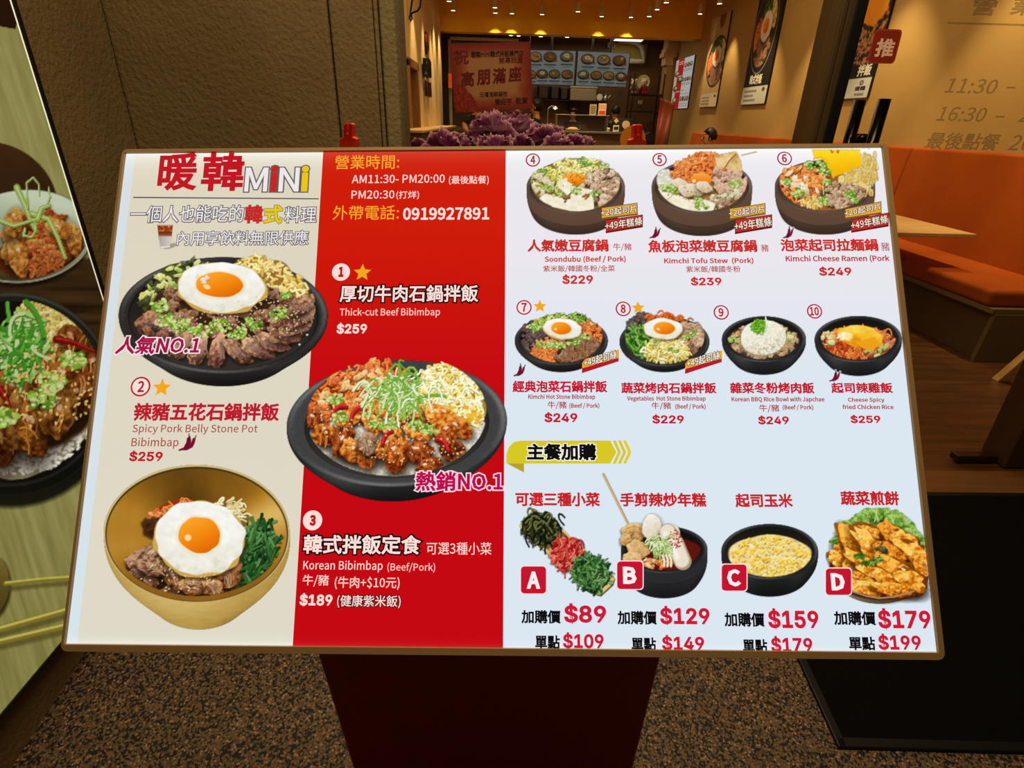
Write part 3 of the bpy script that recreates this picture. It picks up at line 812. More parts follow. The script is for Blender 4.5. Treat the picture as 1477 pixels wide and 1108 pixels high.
def dish_pancake():
    p = Pic(1188, 732, 1344, 878, 1.0, 24)
    p.pot(1268.6, 824, 72.5, 42, 872, (130, 112, 84), (150, 132, 100), (60, 40, 22), 0.0, 0.8, 0.94, 0, (200, 186, 150))
    for x, y, a, b, r in ((1214, 776, 20, 12, -.8), (1230, 760, 18, 13, -.5), (1252, 748, 18, 14, -.1), (1276, 748, 18, 15, .3), (1300, 760, 20, 16, .9), (1318, 778, 20, 13, .7), (1330, 792, 14, 11, .6), (1264, 742, 14, 9, 0), (1288, 752, 14, 14, .4)):
        p.piece(x, y, a, b, r, (34, 84, 14), (98, 150, 46), (172, 208, 104), .3, .8, .6)
        for _ in range(4): p.strand(x, y, a * 1.5, r + p.R.uniform(-.6, .6) + 1.2, .3, 1.1, (190, 216, 130), None)
    p.ell(1266, 817, 66, 44, (70, 30, 4), 0, 3, .08)
    for x, y, a, b, r in ((1288, 772, 26, 13, .7), (1252, 768, 20, 10, .5), (1306, 782, 22, 14, .7), (1216, 798, 17, 9, 1.0), (1206, 808, 16, 8, .9), (1230, 788, 36, 12, 1.05), (1256, 790, 40, 13, .8), (1312, 800, 30, 17, .5), (1284, 800, 26, 12, .5), (1330, 818, 14, 16, .6), (1226, 818, 16, 11, .8), (1246, 815, 36, 11, .75), (1292, 822, 34, 14, .5), (1268, 832, 36, 11, .5), (1236, 834, 26, 9, .3), (1314, 838, 24, 14, .6), (1250, 848, 36, 10, .25), (1288, 850, 30, 9, .2)):
        lo, mid, hi = p.R.choice(FRIED)
        p.piece(x, y + 1, a * 1.06, b * 1.16, r, (50, 20, 2), (110, 50, 6), (150, 80, 14), .25, .5, .8, None, 0, (40, 16, 2))
        p.piece(x, y, a, b, r, lo, mid, hi, .32, 1.2, .0, None, .3)
        for _ in range(7):
            t = p.R.uniform(-.8, .8); q = p.R.uniform(-.6, .6)
            p.piece(x + a * t * math.cos(r) - b * q * math.sin(r), y + a * t * math.sin(r) + b * q * math.cos(r), 3.6, 2.4, r, *p.R.choice(FRIED + [((190, 140, 40), (240, 206, 96), (252, 234, 160))]), .4, .6, .25)
    p.lumps(1270, 790, 8, 7, 10, 4, [((20, 26, 14), (60, 64, 36), (120, 110, 60))], .5)
    for x, y in ((1252, 812), (1266, 808), (1240, 802)): p.leaves(x, y, 8, 3, 10, 8, 2.2, GREEN, (60, 80, 20))
    p.line([(1226, 852), (1250, 860), (1268, 863), (1290, 861), (1318, 853)], 2.4, (176, 132, 92))
    return p


def cola_glass():
    p = Pic(223, 321, 254, 364, 0.7, 25)
    p.ell(246, 355, 8, 2.6, (196, 180, 150), -.3, 3, alpha=.6)
    p.poly([(227, 325), (249.3, 325), (247.5, 343), (244.6, 356), (231.6, 358), (229, 343)], lambda X, Y: tri((236, 226, 214), (160, 130, 120), (124, 44, 20), np.clip((346 - Y) / 9, 0, 1)))
    p.poly([(227.5, 325), (249, 325), (248, 334), (228.5, 334)], lambda X, Y: tri((40, 10, 4), (176, 76, 30), (240, 180, 110), fbm(X * .3, Y * .3, 3)))
    p.poly([(229, 341), (247.4, 341), (244.4, 355), (231.8, 356)], lambda X, Y: mixc((170, 160, 150), (214, 206, 196), np.clip((X - 229) / 18, 0, 1)))
    p.line([(227, 325), (249.3, 325)], 1, (220, 190, 160)); p.line([(231.6, 357.6), (244.6, 355.8)], 1.6, (232, 228, 220))
    return p


def chili(x0, y0, x1, y1):
    w, h = x1 - x0, y1 - y0
    p = Pic(x0 - 2, y0 - 2, x1 + 2, y1 + 2, 0.6, 26)
    for pts, c in (([(.98, .2), (.93, .5), (.8, .78), (.5, .95), (.3, .98), (.62, .72), (.76, .4), (.8, .26)], (130, 10, 50)), ([(.66, .1), (.72, .4), (.66, .7), (.44, .92), (.02, 1), (.0, .92), (.28, .8), (.44, .5), (.48, .24)], (112, 12, 44))):
        p.poly([(x0 + a * w, y0 + b * h) for a, b in pts], c)
    p.line([(x0 + .58 * w, y0 + .2 * h), (x0 + .6 * w, y0)], 1.3, (50, 80, 50)); p.line([(x0 + .9 * w, y0 + .28 * h), (x0 + w, y0 + .1 * h)], 1.2, (50, 80, 50))
    return p
# ---------------------------------------------------------------- the setting
RAMP_Y, RAMP_K = 1.88, 0.15            # the porch floor slopes gently down from the door sill to the street


def ramp_z(Y):
    return RAMP_K * (min(Y, RAMP_Y) - RAMP_Y)


GY = 2.067                             # front glass line
WX, LX, YB, YK, CZ = 3.92, -1.2, 12.6, 15.2, 3.75   # dining right wall, left wall, beam, kitchen back wall, ceiling

STUCCO = mat('brown_stucco', (114, 92, 54), 0.85, var=(3.0, (104, 82, 47)), bump=(70, 1.0, 0.006))
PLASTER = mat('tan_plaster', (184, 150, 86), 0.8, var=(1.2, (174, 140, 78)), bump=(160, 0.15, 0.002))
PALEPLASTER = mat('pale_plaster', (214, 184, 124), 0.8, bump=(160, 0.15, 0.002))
GOLD = mat('ochre_paint', (236, 178, 24), 0.7)
DARKTILE = mat('dark_kitchen_tile', (118, 86, 50), 0.4, var=(2, (84, 60, 36)))
DARKMETAL = mat('dark_bronze_metal', (58, 44, 28), 0.35, 0.6)
BLACK = mat('black_paint', (14, 11, 10), 0.5)
STEEL = mat('brushed_steel', (170, 165, 155), 0.35, 0.9)


def wood_mat(name, rgb, rgb2, stretch, rough=0.45, planks=None):
    m = mat(name, rgb, rough, var=(6.0, rgb2, stretch), bump=(40, 0.05, 0.002))
    if planks:
        nt = m.node_tree; b = nt.nodes['Principled BSDF']
        src = b.inputs['Base Color'].links[0].from_socket
        br = nt.nodes.new('ShaderNodeTexBrick'); br.inputs['Scale'].default_value = 1.0
        br.inputs['Brick Width'].default_value = planks[0]; br.inputs['Row Height'].default_value = planks[1]; br.inputs['Mortar Size'].default_value = 0.002
        br.inputs['Color1'].default_value = (1, 1, 1, 1); br.inputs['Color2'].default_value = (0.72, 0.7, 0.66, 1); br.inputs['Mortar'].default_value = (0.25, 0.2, 0.16, 1)
        tc = nt.nodes.new('ShaderNodeTexCoord'); nt.links.new(tc.outputs['Object'], br.inputs['Vector'])
        mx = nt.nodes.new('ShaderNodeMix'); mx.data_type = 'RGBA'; mx.blend_type = 'MULTIPLY'; mx.inputs['Factor'].default_value = 1
        nt.links.new(src, mx.inputs['A']); nt.links.new(br.outputs['Color'], mx.inputs['B']); nt.links.new(mx.outputs['Result'], b.inputs['Base Color'])
    return m


FLOORWOOD = wood_mat('shop_floor_planks', (104, 66, 30), (78, 46, 18), (0.35, 3.0, 1), 0.4, (1.2, 0.16))
SILLWOOD = wood_mat('sill_wood', (128, 84, 40), (104, 64, 28), (0.4, 4, 1), 0.45)
PALEWOOD = wood_mat('pale_wood', (206, 170, 110), (188, 148, 90), (0.6, 5, 1), 0.45)


def pebble_mat():
    m = bpy.data.materials.new('washed_pebble_paving'); m.use_nodes = True
    nt = m.node_tree; b = nt.nodes['Principled BSDF']; b.inputs['Roughness'].default_value = 0.7
    tc = nt.nodes.new('ShaderNodeTexCoord')
    v = nt.nodes.new('ShaderNodeTexVoronoi'); v.inputs['Scale'].default_value = 175
    nt.links.new(tc.outputs['Object'], v.inputs['Vector'])
    r = nt.nodes.new('ShaderNodeValToRGB'); e = r.color_ramp.elements
    r.color_ramp.interpolation = 'CONSTANT'
    e[0].position = 0.0; e[0].color = (*lin((18, 12, 8)), 1)
    e[1].position = 0.27; e[1].color = (*lin((118, 91, 62)), 1)
    for p, c in ((0.42, (134, 104, 72)), (0.58, (96, 74, 50)), (0.72, (126, 97, 66)), (0.88, (176, 136, 102)), (0.95, (44, 32, 22))):
        q = e.new(p); q.color = (*lin(c), 1)
    sp = nt.nodes.new('ShaderNodeSeparateColor'); nt.links.new(v.outputs['Color'], sp.inputs[0]); nt.links.new(sp.outputs[0], r.inputs[0])
    mr = nt.nodes.new('ShaderNodeMapRange'); mr.inputs['From Min'].default_value = 0.35; mr.inputs['From Max'].default_value = 0.62
    mr.inputs['To Min'].default_value = 1; mr.inputs['To Max'].default_value = 0.55
    nt.links.new(v.outputs['Distance'], mr.inputs['Value'])
    mx = nt.nodes.new('ShaderNodeMix'); mx.data_type = 'RGBA'; mx.blend_type = 'MULTIPLY'; mx.inputs['Factor'].default_value = 1
    nt.links.new(r.outputs[0], mx.inputs['A']); nt.links.new(mr.outputs[0], mx.inputs['B']); nt.links.new(mx.outputs['Result'], b.inputs['Base Color'])
    bp = nt.nodes.new('ShaderNodeBump'); bp.inputs['Strength'].default_value = 0.5; bp.inputs['Distance'].default_value = 0.003
    nt.links.new(mr.outputs[0], bp.inputs['Height']); nt.links.new(bp.outputs[0], b.inputs['Normal'])
    return m


def struct(name, mb, m, parent=None, smooth=False):
    o = mb.build(name, m, parent, smooth=smooth)
    if parent is None: o['kind'] = 'structure'
    return o


# porch floor (ramp), shop floor, sill
g = MB(); g.hexa([(-1.6, -1.2, ramp_z(-1.2) - .15), (3.2, -1.2, ramp_z(-1.2) - .15), (3.2, RAMP_Y, -.15), (-1.6, RAMP_Y, -.15),
                  (-1.6, -1.2, ramp_z(-1.2)), (3.2, -1.2, ramp_z(-1.2)), (3.2, RAMP_Y, 0), (-1.6, RAMP_Y, 0)])
struct('ground_porch', g, pebble_mat())
struct('floor_shop', MB().box((LX - .3, GY - .02, -.15), (WX + .2, YK + .2, 0)), FLOORWOOD)
struct('trim_1', MB().box((-.34, RAMP_Y, -.15), (3.2, GY - .02, 0.004), 0.003), SILLWOOD)

# porch walls
struct('wall_left', MB().box((-1.45, -1.2, -.7), (-1.25, GY + .2, 3.3)), STUCCO)
struct('wall_front', MB().box((-1.25, GY, -.3), (-.551, GY + .2, 3.3), 0.012, 3), STUCCO)
wf = MB().box((-.545, GY, -.3), (-.409, GY + .2, 3.3), 0.006, 2)
struct('wall_front_pier', wf, STUCCO)
struct('trim_2', MB().box((-.548, GY + .012, -.3), (-.39, GY + .19, 3.3)), BLACK)
struct('trim_3', MB().box((-.406, GY, -.3), (-.393, GY + .2, 3.3), 0.003), STUCCO)
struct('column_1', MB().box((-.389, GY - .005, -.3), (-.338, GY + .2, 3.3), 0.01, 3), mat('grey_green_stucco', (116, 100, 62), 0.85, bump=(70, 1.0, 0.006)))

# shop shell
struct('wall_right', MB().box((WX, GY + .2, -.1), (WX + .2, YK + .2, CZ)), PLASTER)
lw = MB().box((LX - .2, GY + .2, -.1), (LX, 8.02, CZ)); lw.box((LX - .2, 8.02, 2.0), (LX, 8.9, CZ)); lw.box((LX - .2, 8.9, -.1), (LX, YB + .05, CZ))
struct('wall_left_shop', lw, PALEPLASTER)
struct('wall_left_kitchen', MB().box((LX - .9, YB + .05, -.1), (LX - .7, YK + .2, CZ)), mat('yellow_corridor_paint', (196, 170, 80), 0.8))
struct('wall_back', MB().box((LX - .9, YK, -.1), (WX + .2, YK + .2, CZ)), DARKTILE)
struct('ceiling', MB().box((LX - .9, GY + .2, CZ), (WX + .2, YK + .2, CZ + .1)), GOLD)
struct('beam', MB().box((LX - .02, YB, 3.25 - .0), (WX, YB + .35, CZ)), GOLD)
bz = atY(800, 50, YB)[2]
struct('trim_4', MB().box((LX - .02, YB, bz), (WX, YB + .3, 3.25)), GOLD)
struct('ceiling_kitchen', MB().box((LX - .9, YB + .3, 3.1), (WX, YK, 3.16)), mat('brown_ceiling', (92, 66, 36), 0.8))

# interior side door in the left wall, seen edge on
d = root('door_2', None, None, (LX, 8.45, 0), kind='structure')
f = MB(); f.box((LX - .21, 8.0, 0), (LX + .03, 8.1, 2.06), .006); f.box((LX - .21, 8.82, 0), (LX + .03, 8.92, 2.06), .006); f.box((LX - .21, 8.0, 1.98), (LX + .03, 8.92, 2.08), .006)
f.build('door_casing', mat('casing_wood', (128, 88, 40), 0.5), d)
MB().box((LX - .14, 8.1, 0.01), (LX - .1, 8.82, 1.98), .004).build('door_leaf', mat('door_leaf_paint', (170, 120, 58), 0.6), d)
MB().tube([(LX - .1, 8.74, 1.0), (LX - .04, 8.74, 1.0), (LX - .04, 8.62, 1.0)], .011).build('handle', STEEL, d)

# corridor light wall beyond, kitchen doorway frame (white tube round the banner)
fr = root('door_3', None, None, (-.4, 12.9, 0), kind='structure')
q = [atY(646, 53, 12.95), atY(752, 53.5, 12.95)]
f = MB()
zt = q[0][2]; xa, xb = q[0][0], q[1][0]
f.box((xa, 12.9, 0), (xa + .06, 12.98, zt), .008); f.box((xb - .06, 12.9, 0), (xb, 12.98, zt), .008); f.box((xa, 12.9, zt - .06), (xb, 12.98, zt), .008)
f.build('door_casing', mat('pale_grey_frame', (150, 136, 112), 0.5), fr)
lv = MB()
for k in range(9): lv.box((xa + .07, 12.93, zt - .1 - .028 * k), (xb - .07, 12.96, zt - .084 - .028 * k))
lv.build('louver', mat('louvre_grey', (80, 68, 50), 0.5), fr)

# ---------------------------------------------------------------- the glass front
GLASS = glass_mat('clear_glass', (0.97, 0.97, 0.95), 0.03)
w1 = root('window_1', None, None, (.37, GY + .05, 0), kind='structure')
MB().box((-.335, GY + .045, 0.006), (1.075, GY + .055, 3.0)).build('pane', GLASS, w1)
MB().box((-.337, GY + .03, 0.004), (1.078, GY + .07, 0.03), .003).build('sill_channel', DARKMETAL, w1)
MB().box((-.337, GY + .03, 2.97), (1.078, GY + .07, 3.05), .003).build('head_channel', DARKMETAL, w1)

xl = atY(1218, 0, GY)[0]; xr = atY(1258, 0, GY)[0]; xm = atY(1240, 0, GY)[0]
j = MB().box((xl, GY, 0.004), (xl + (xm - xl) * .42, GY + .14, 3.05), .005); j.box((xl + (xm - xl) * .46, GY + .006, 0.004), (xm, GY + .14, 3.05), .005)
struct('trim_5', j, mat('door_jamb_bronze', (84, 66, 38), 0.4, 0.3))
struct('trim_6', MB().box((xm + .001, GY + .012, 0.004), (xr, GY + .12, 3.05), .004), BLACK)
hinge = atY(1446, 676, GY)
struct('trim_7', MB().box((hinge[0] + .004, GY, 0.004), (hinge[0] + .10, GY + .14, 3.05), .006).box((hinge[0] + .103, GY + .02, 0.004), (hinge[0] + .16, GY + .12, 3.05), .006), mat('jamb_brown', (74, 50, 28), 0.4, 0.3))
struct('wall_front_right', MB().box((hinge[0] + .165, GY, -.3), (3.3, GY + .2, 3.3), .01), STUCCO)
struct('trim_8', MB().box((-.338, GY, 3.05), (hinge[0] + .165, GY + .2, 3.3)), DARKMETAL)
struct('ceiling_porch', MB().box((-1.45, -1.2, 3.3), (3.3, GY + .2, 3.4)), mat('porch_soffit', (120, 96, 60), .8))

d1 = root('door_1', None, None, (hinge[0] - .02, GY + .06, 0), kind='structure')
MB().box((xr + .006, GY + .054, .012), (hinge[0] - .006, GY + .066, 3.03)).build('pane', GLASS, d1)
a = atY(1374, 676, GY + .04); b_ = atY(1381, 657.5, GY + .04)
pf = MB().box((a[0], GY + .035, .012), (hinge[0] - .004, GY + .085, b_[2]), .004)
pf.build('patch_fitting', mat('patch_bronze', (70, 48, 28), 0.3, 0.7), d1)
hb = MB(); ha = MB()
px = atY(1274, 150, GY - .01)[0]
zt = atY(1274, 142.5, GY - .01)[2]
hb.tube([(px, GY - .01, zt), (px, GY - .01, zt - .5)], .0205, 16)
hb.tube([(px, GY + .13, zt), (px, GY + .13, zt - .5)], .0205, 16)
for dz in (.125, .4):
    hb.tube([(px, GY - .01, zt - dz), (px, GY + .13, zt - dz)], .011, 12)
    hb.tube([(px, GY + .04, zt - dz), (px, GY + .08, zt - dz)], .017, 14)
hb.build('handle', mat('black_chrome', (40, 32, 24), 0.2, 0.9), d1, smooth=True)


# ---------------------------------------------------------------- lettering: glyph outlines fitted into a box on a plane
_fd = bpy.utils.system_resource('DATAFILES', path='fonts')
FONTS = {}
for _k, _f, _s in (('sans', 'Noto Sans CJK Regular.woff2', 2.85), ('geo', 'Inter.woff2', 1.0)):
    try: FONTS[_k] = (bpy.data.fonts.load(os.path.join(_fd, _f)), _s)
    except Exception: FONTS[_k] = (None, 1.0)          # Blender's built-in face


GLY = {}


def glyphs(body, bold=0.0, font='sans'):
    """outline of a line of type as flat triangles; bold adds a mitred band of that width round every outline"""
    if (body, font) not in GLY:
        c = bpy.data.curves.new('type', 'FONT'); c.body = body; c.resolution_u = 2 if font == 'sans' else 3
        f, s = FONTS[font]
        if f is not None: c.font = f
        c.size = s; c.fill_mode = 'FRONT'
        o = bpy.data.objects.new('type', c)
        me = o.to_mesh()
        V = np.array([v.co[:2] for v in me.vertices]).reshape(-1, 2); F = [tuple(p.vertices) for p in me.polygons]
        o.to_mesh_clear(); bpy.data.objects.remove(o); bpy.data.curves.remove(c)
        E = {}
        for t in F:
            for i in range(len(t)):
                a, b = t[i], t[(i + 1) % len(t)]
                E.setdefault((min(a, b), max(a, b)), []).append(t[(i + 2) % len(t)])
        N = np.zeros_like(V); cnt = {}; B = []
        for (a, b), third in E.items():
            if len(third) != 1: continue
            d = V[b] - V[a]; L = np.hypot(*d)
            if L < 1e-7: continue
            n = np.array([d[1], -d[0]]) / L
            if n @ (V[third[0]] - V[a]) > 0: n = -n
            B.append((a, b))
            for k in (a, b):
                N[k] += n; cnt.setdefault(k, []).append(n)
        for k, ns in cnt.items():
            L = np.hypot(*N[k])
            if L < 1e-6: continue
            u = N[k] / L
            N[k] = u / max(float(u @ ns[0]), 0.55)
        GLY[body, font] = (V, F, N, B)
    V, F, N, B = GLY[body, font]
    if bold <= 0 or not len(V): return V, F
    n = len(V)
    return np.concatenate([V, V + N * bold]), F + [(a, b, b + n, a + n) for a, b in B]


class Ink:
    """flat printed marks on a plane, gathered into one mesh; plane(x, y, n) maps layout pixels (lifted n) to the place,
    frame(x, y) gives plane coordinates and back(a, b, n) the point"""

    def __init__(s, plane):
        s.pl = plane; s.V = []; s.F = []; s.K = []; s.n = 0

    def face_set(s, P, F, rgb):
        b = len(s.V); s.V += [tuple(p) for p in P]; s.F += [tuple(i + b for i in f) for f in F]
        s.K += [tuple(lin(rgb))] * len(P)

    def text(s, body, xl, yt, xr, yb, rgb, bold=0.018, outline=None, font='sans', lift=0.0008, lean=0.0, slope=0.0):
        V, F = glyphs(body, bold, font)
        if not len(V): return
        lo, hi = V.min(0), V.max(0)
        a0, b0 = s.pl.frame(xl, yb); a1, b1 = s.pl.frame(xr, yb + slope * (xr - xl)); _, b2 = s.pl.frame((xl + xr) / 2, yt); _, bm = s.pl.frame((xl + xr) / 2, yb)
        H_ = b2 - bm

        def put(W, n, col, FF):
            t = (W - lo) / (hi - lo)
            P = [s.pl.back(a0 + (a1 - a0) * u + lean * H_ * v, (b0 + (b1 - b0) * u if slope else b0) + H_ * v, n) for u, v in t]
            s.face_set(P, FF, col)
        if outline:
            for ow, oc in (outline if isinstance(outline, list) else [outline]):
                V2, F2 = glyphs(body, bold + ow, font); lift_o = lift - 0.00012 * (1 + ow * 8)
                put(V2, lift_o, oc, F2)
        put(V, lift, rgb, F)

    def poly(s, pts, rgb, lift=0.0006):
        s.face_set([s.pl.back(*s.pl.frame(x, y), lift) for x, y in pts], [tuple(range(len(pts)))], rgb)

    def disc(s, cx, cy, r, rgb, lift=0.0006, n=36):
        a, b = s.pl.frame(cx, cy); a2, _ = s.pl.frame(cx + r, cy); R = abs(a2 - a)
        s.face_set([s.pl.back(a + R * math.cos(2 * PI * k / n), b + R * math.sin(2 * PI * k / n), lift) for k in range(n)], [tuple(range(n))], rgb)

    def star(s, cx, cy, r, rgb, lift=0.0006):
        a, b = s.pl.frame(cx, cy); a2, _ = s.pl.frame(cx + r, cy); R = abs(a2 - a)
        P = [s.pl.back(a, b, lift)]
        for k in range(10):
            q = R if k % 2 == 0 else R * .46
            P.append(s.pl.back(a + q * math.sin(2 * PI * k / 10), b + q * math.cos(2 * PI * k / 10), lift))
        s.face_set(P, [(0, 1 + k, 1 + (k + 1) % 10) for k in range(10)], rgb)

    def rrect(s, x0, y0, x1, y1, r, rgb, lift=0.0006):
        pts = []
        for cx, cy, a in ((x1 - r, y0 + r, -PI / 2), (x1 - r, y1 - r, 0), (x0 + r, y1 - r, PI / 2), (x0 + r, y0 + r, PI)):
            pts += [(cx + r * math.cos(a + PI / 2 * k / 5), cy + r * math.sin(a + PI / 2 * k / 5)) for k in range(6)]
        s.poly(pts, rgb, lift)

    def build(s, name, material, parent=None, loc=None):
        base = np.array(WLOC[parent.name] if parent is not None else (loc if loc is not None else (0, 0, 0)))
        me = bpy.data.meshes.new(name)
        me.from_pydata([tuple(np.array(v) - base) for v in s.V], [], s.F)
        ca = me.color_attributes.new('ink', 'FLOAT_COLOR', 'POINT')
        c4 = np.ones((len(s.V), 4), np.float32); c4[:, :3] = np.array(s.K)
        ca.data.foreach_set('color', c4.ravel())
        return link_mesh(name, me, material, parent, Vector(base))


class Plane:
    """a flat surface: origin, unit directions a (along) and b (up), normal towards the viewer"""

    def __init__(s, O, a, b):
        s.O = Vector(O); s.a = Vector(a).normalized(); s.b = Vector(b).normalized(); s.nrm = s.a.cross(s.b).normalized()
        s.eye = Vector((0, 0, EYE))
        if s.nrm.dot(s.eye - s.O) < 0: s.nrm.negate()

    def hit(s, x, y):
        r = Vector(ray(x, y).tolist()); t = (s.O - s.eye).dot(s.nrm) / r.dot(s.nrm)
        return s.eye + r * t

    def frame(s, x, y):
        p = s.hit(x, y) - s.O; return p.dot(s.a), p.dot(s.b)

    def back(s, a, b, n=0.0):
        return s.O + s.a * a + s.b * b + s.nrm * n


# writing on the door glass
gp = Plane((0, GY + .053, 0), (1, 0, 0), (0, 0, 1))
FILM = print_mat('sticker_film', 0.0, 0.7, True)
FROST = bpy.data.materials.new('frosted_film'); FROST.use_nodes = True
_nt = FROST.node_tree; _p = _nt.nodes['Principled BSDF']; _p.inputs['Base Color'].default_value = (*lin((96, 84, 62)), 1); _p.inputs['Roughness'].default_value = .8; _p.inputs['Alpha'].default_value = .5
ink = Ink(gp)
FC = (120, 104, 78)
ink.text('營', 1397, -8, 1434, 22, FC, 0.03, lean=0.0); ink.text('業', 1454, -8, 1492, 22, FC, 0.03)
ink.poly([(1366.6, 31.6), (1520, 36), (1520, 39), (1366.6, 34.6)], FC)
ink.text('11:30', 1361, 112, 1434, 134, FC, 0.012, lean=.12); ink.text('–', 1451, 125, 1464, 127.5, FC)
ink.text('16:30', 1349, 153, 1418, 174.6, FC, 0.012, lean=.12); ink.text('–', 1435, 167, 1448, 169.5, FC); ink.text('2', 1467, 154, 1482, 176, FC, 0.012, lean=.12)
ink.text('最後點餐', 1332, 190, 1437, 215, FC, 0.02, lean=.1); ink.text('20', 1452, 194, 1484, 217, FC, 0.012, lean=.12)
ink.build('lettering', FROST, d1)
st = Ink(Plane((0, GY + .0525, 0), (1, 0, 0), (0, 0, 1)))
T0 = [(1262.9, 41.5), (1302.4, 42.6), (1289.5, 92.4), (1249.4, 90.8)]


def shrink(q, k):
    cx = sum(p[0] for p in q) / len(q); cy = sum(p[1] for p in q) / len(q)
    return [(cx + (p[0] - cx) * k, cy + (p[1] - cy) * k) for p in q]


def roundq(q, r=.16, n=5):
    out = []
    for i in range(len(q)):
        p0, p1, p2 = np.array(q[i - 1], float), np.array(q[i], float), np.array(q[(i + 1) % len(q)], float)
        a, b = p1 + (p0 - p1) * r, p1 + (p2 - p1) * r
        for k in range(n + 1):
            t = k / n; out.append(tuple(a * (1 - t) ** 2 + 2 * p1 * t * (1 - t) + b * t * t))
    return out


st.poly(roundq(T0), (176, 60, 26), 0.0005); st.poly(roundq(shrink(T0, .9)), (150, 40, 18), 0.001)
st.text('推', 1259.5, 55, 1286, 82, (255, 206, 170), 0.035, lift=0.0016)
o = st.build('push_sticker', FILM, d1); o['label'] = 'red square push sticker on the glass'
# ---------------------------------------------------------------- the backlit menu stand
BO = Vector((-0.50171, 0.79776, 1.35353)); BU = Vector((0.998844, -0.037880, 0.029598)).normalized()
BV = Vector((0.00691, -0.356258, -0.513454)); BH = BV.length; BV.normalize()
_n = BU.cross(BV).normalized(); _p = BV.cross(_n).normalized()
if _p.dot(BU) < 0: _p.negate()
_C = BO + BU * .5 + BV * (BH * .5)
BU = (BU + _p).normalized(); BV = _n.cross(BU).normalized()
BO = _C - BU * .5 - BV * (BH * .5)
bp_ = Plane(BO, BU, -BV)            # a across, b up; origin at the frame's upper left corner
PANEL_N = -0.004
pp_ = Plane(BO + bp_.nrm * PANEL_N, BU, -BV)       # the printed face, a little below the frame's lip
foot = Vector((.0, .62, ramp_z(.62)))
stand = root('menu_stand', 'red lectern menu stand with a tilted backlit menu board in a bronze frame', 'menu stand', foot)
BRONZE = mat('bronze_frame_paint', (150, 118, 74), 0.45, 0.1)

# frame: four bars round the print, and the housing behind
IN = [pp_.frame(*q) for q in ((180.6, 220.0), (1269.4, 215.4), (1353.0, 943.6), (98.2, 925.2))]
aL = (IN[0][0] + IN[3][0]) / 2; aR = (IN[1][0] + IN[2][0]) / 2; bT = (IN[0][1] + IN[1][1]) / 2; bB = (IN[2][1] + IN[3][1]) / 2
ring = lambda e, n: [bp_.back(-e, e, n), bp_.back(1 + e, e, n), bp_.back(1 + e, -BH - e, n), bp_.back(-e, -BH - e, n)]
outer = [(0, 0), (1, 0), (1, -BH), (0, -BH)]; inner = [(aL, bT), (aR, bT), (aR, bB), (aL, bB)]
f = MB()
R0 = []
for (a, b), sx, sy in zip(outer, (1, -1, -1, 1), (-1, -1, 1, 1)):        # rounded outer corners
    r = .008
    R0.append([(a + sx * r * (1 - math.cos(t * PI / 8)), b + sy * r * (1 - math.sin(t * PI / 8))) for t in range(5)])
corners = [R0[0], R0[1][::-1], R0[2], R0[3][::-1]]
loop_o = [p for c in corners for p in c]
vo_t = [f.bm.verts.new(bp_.back(a, b, 0)) for a, b in loop_o]; vo_b = [f.bm.verts.new(bp_.back(a, b, -.045)) for a, b in loop_o]
vi_t = [f.bm.verts.new(bp_.back(a, b, 0)) for a, b in inner]; vi_b = [f.bm.verts.new(bp_.back(a, b, -.006)) for a, b in inner]
n = len(loop_o)
for i in range(n):
    j2 = (i + 1) % n
    f.bm.faces.new((vo_t[i], vo_t[j2], vo_b[j2], vo_b[i]))
    ci, cj = i // 5, j2 // 5
    if ci == cj: f.bm.faces.new((vo_t[i], vi_t[ci], vo_t[j2]))
    else: f.bm.faces.new((vo_t[i], vi_t[ci], vi_t[cj], vo_t[j2]))
for i in range(4):
    f.bm.faces.new((vi_t[i], vi_b[i], vi_b[(i + 1) % 4], vi_t[(i + 1) % 4]))
f.bm.faces.new(vo_b)
bmesh.ops.recalc_face_normals(f.bm, faces=f.bm.faces)
f.build('frame', BRONZE, stand)

# pedestal: leans with the sloping porch floor
pd = Vector((0.0232, 0.1042, -0.9943)).normalized()
pn = BU.cross(pd).normalized()
if pn.y > 0: pn.negate()
pq = bp_.back(.5, -BH + .03, -.05)
pedp = Plane(pq, BU, -pd)
L0, R_0 = pedp.hit(455.8, 941.4), pedp.hit(954.3, 948)
top_l, top_r = L0 - pd * .06, R_0 - pd * .06
ln = (L0.z - (ramp_z(L0.y) - .005)) / -pd.z - .012
back = -pn * .10
c8 = [L0 + pd * ln, R_0 + pd * ln, R_0 + pd * ln + back, L0 + pd * ln + back, top_l, top_r, top_r + back - pd * .1, top_l + back - pd * .1]
m_ = MB().hexa(c8, .006, 3)
m_.build('pedestal', mat('dark_red_lacquer', (185, 8, 10), 0.35, 0, .4), stand)
ctr = (c8[0] + c8[1] + c8[2] + c8[3]) / 4
slope = math.atan(RAMP_K)
pl = MB()
hx, hy = .33, .2
pl.hexa([(ctr.x + sx * hx, ctr.y + sy * hy, ramp_z(ctr.y + sy * hy) + dz) for dz in (0, .014) for sx, sy in ((-1, -1), (1, -1), (1, 1), (-1, 1))], .003)
pl.build('base_plate', mat('base_steel', (60, 50, 44), 0.4, .6), stand)
nk = MB().hexa([bp_.back(.5 + sx * .26, -BH * .55 + sy * .14, -.044) for sx, sy in ((-1, -1), (1, -1), (1, 1), (-1, 1))] + [bp_.back(.5 + sx * .22, -BH * .55 + sy * .1, -.1) for sx, sy in ((-1, -1), (1, -1), (1, 1), (-1, 1))], .004)
nk.build('housing', BLACK, stand)


# the printed film itself
def px_of(P):
    d = np.asarray(P) - np.array([0, 0, EYE]); c = d @ ROT
    return c[..., 0] / c[..., 2] * FPX + FW / 2, c[..., 1] / c[..., 2] * FPX + FH / 2


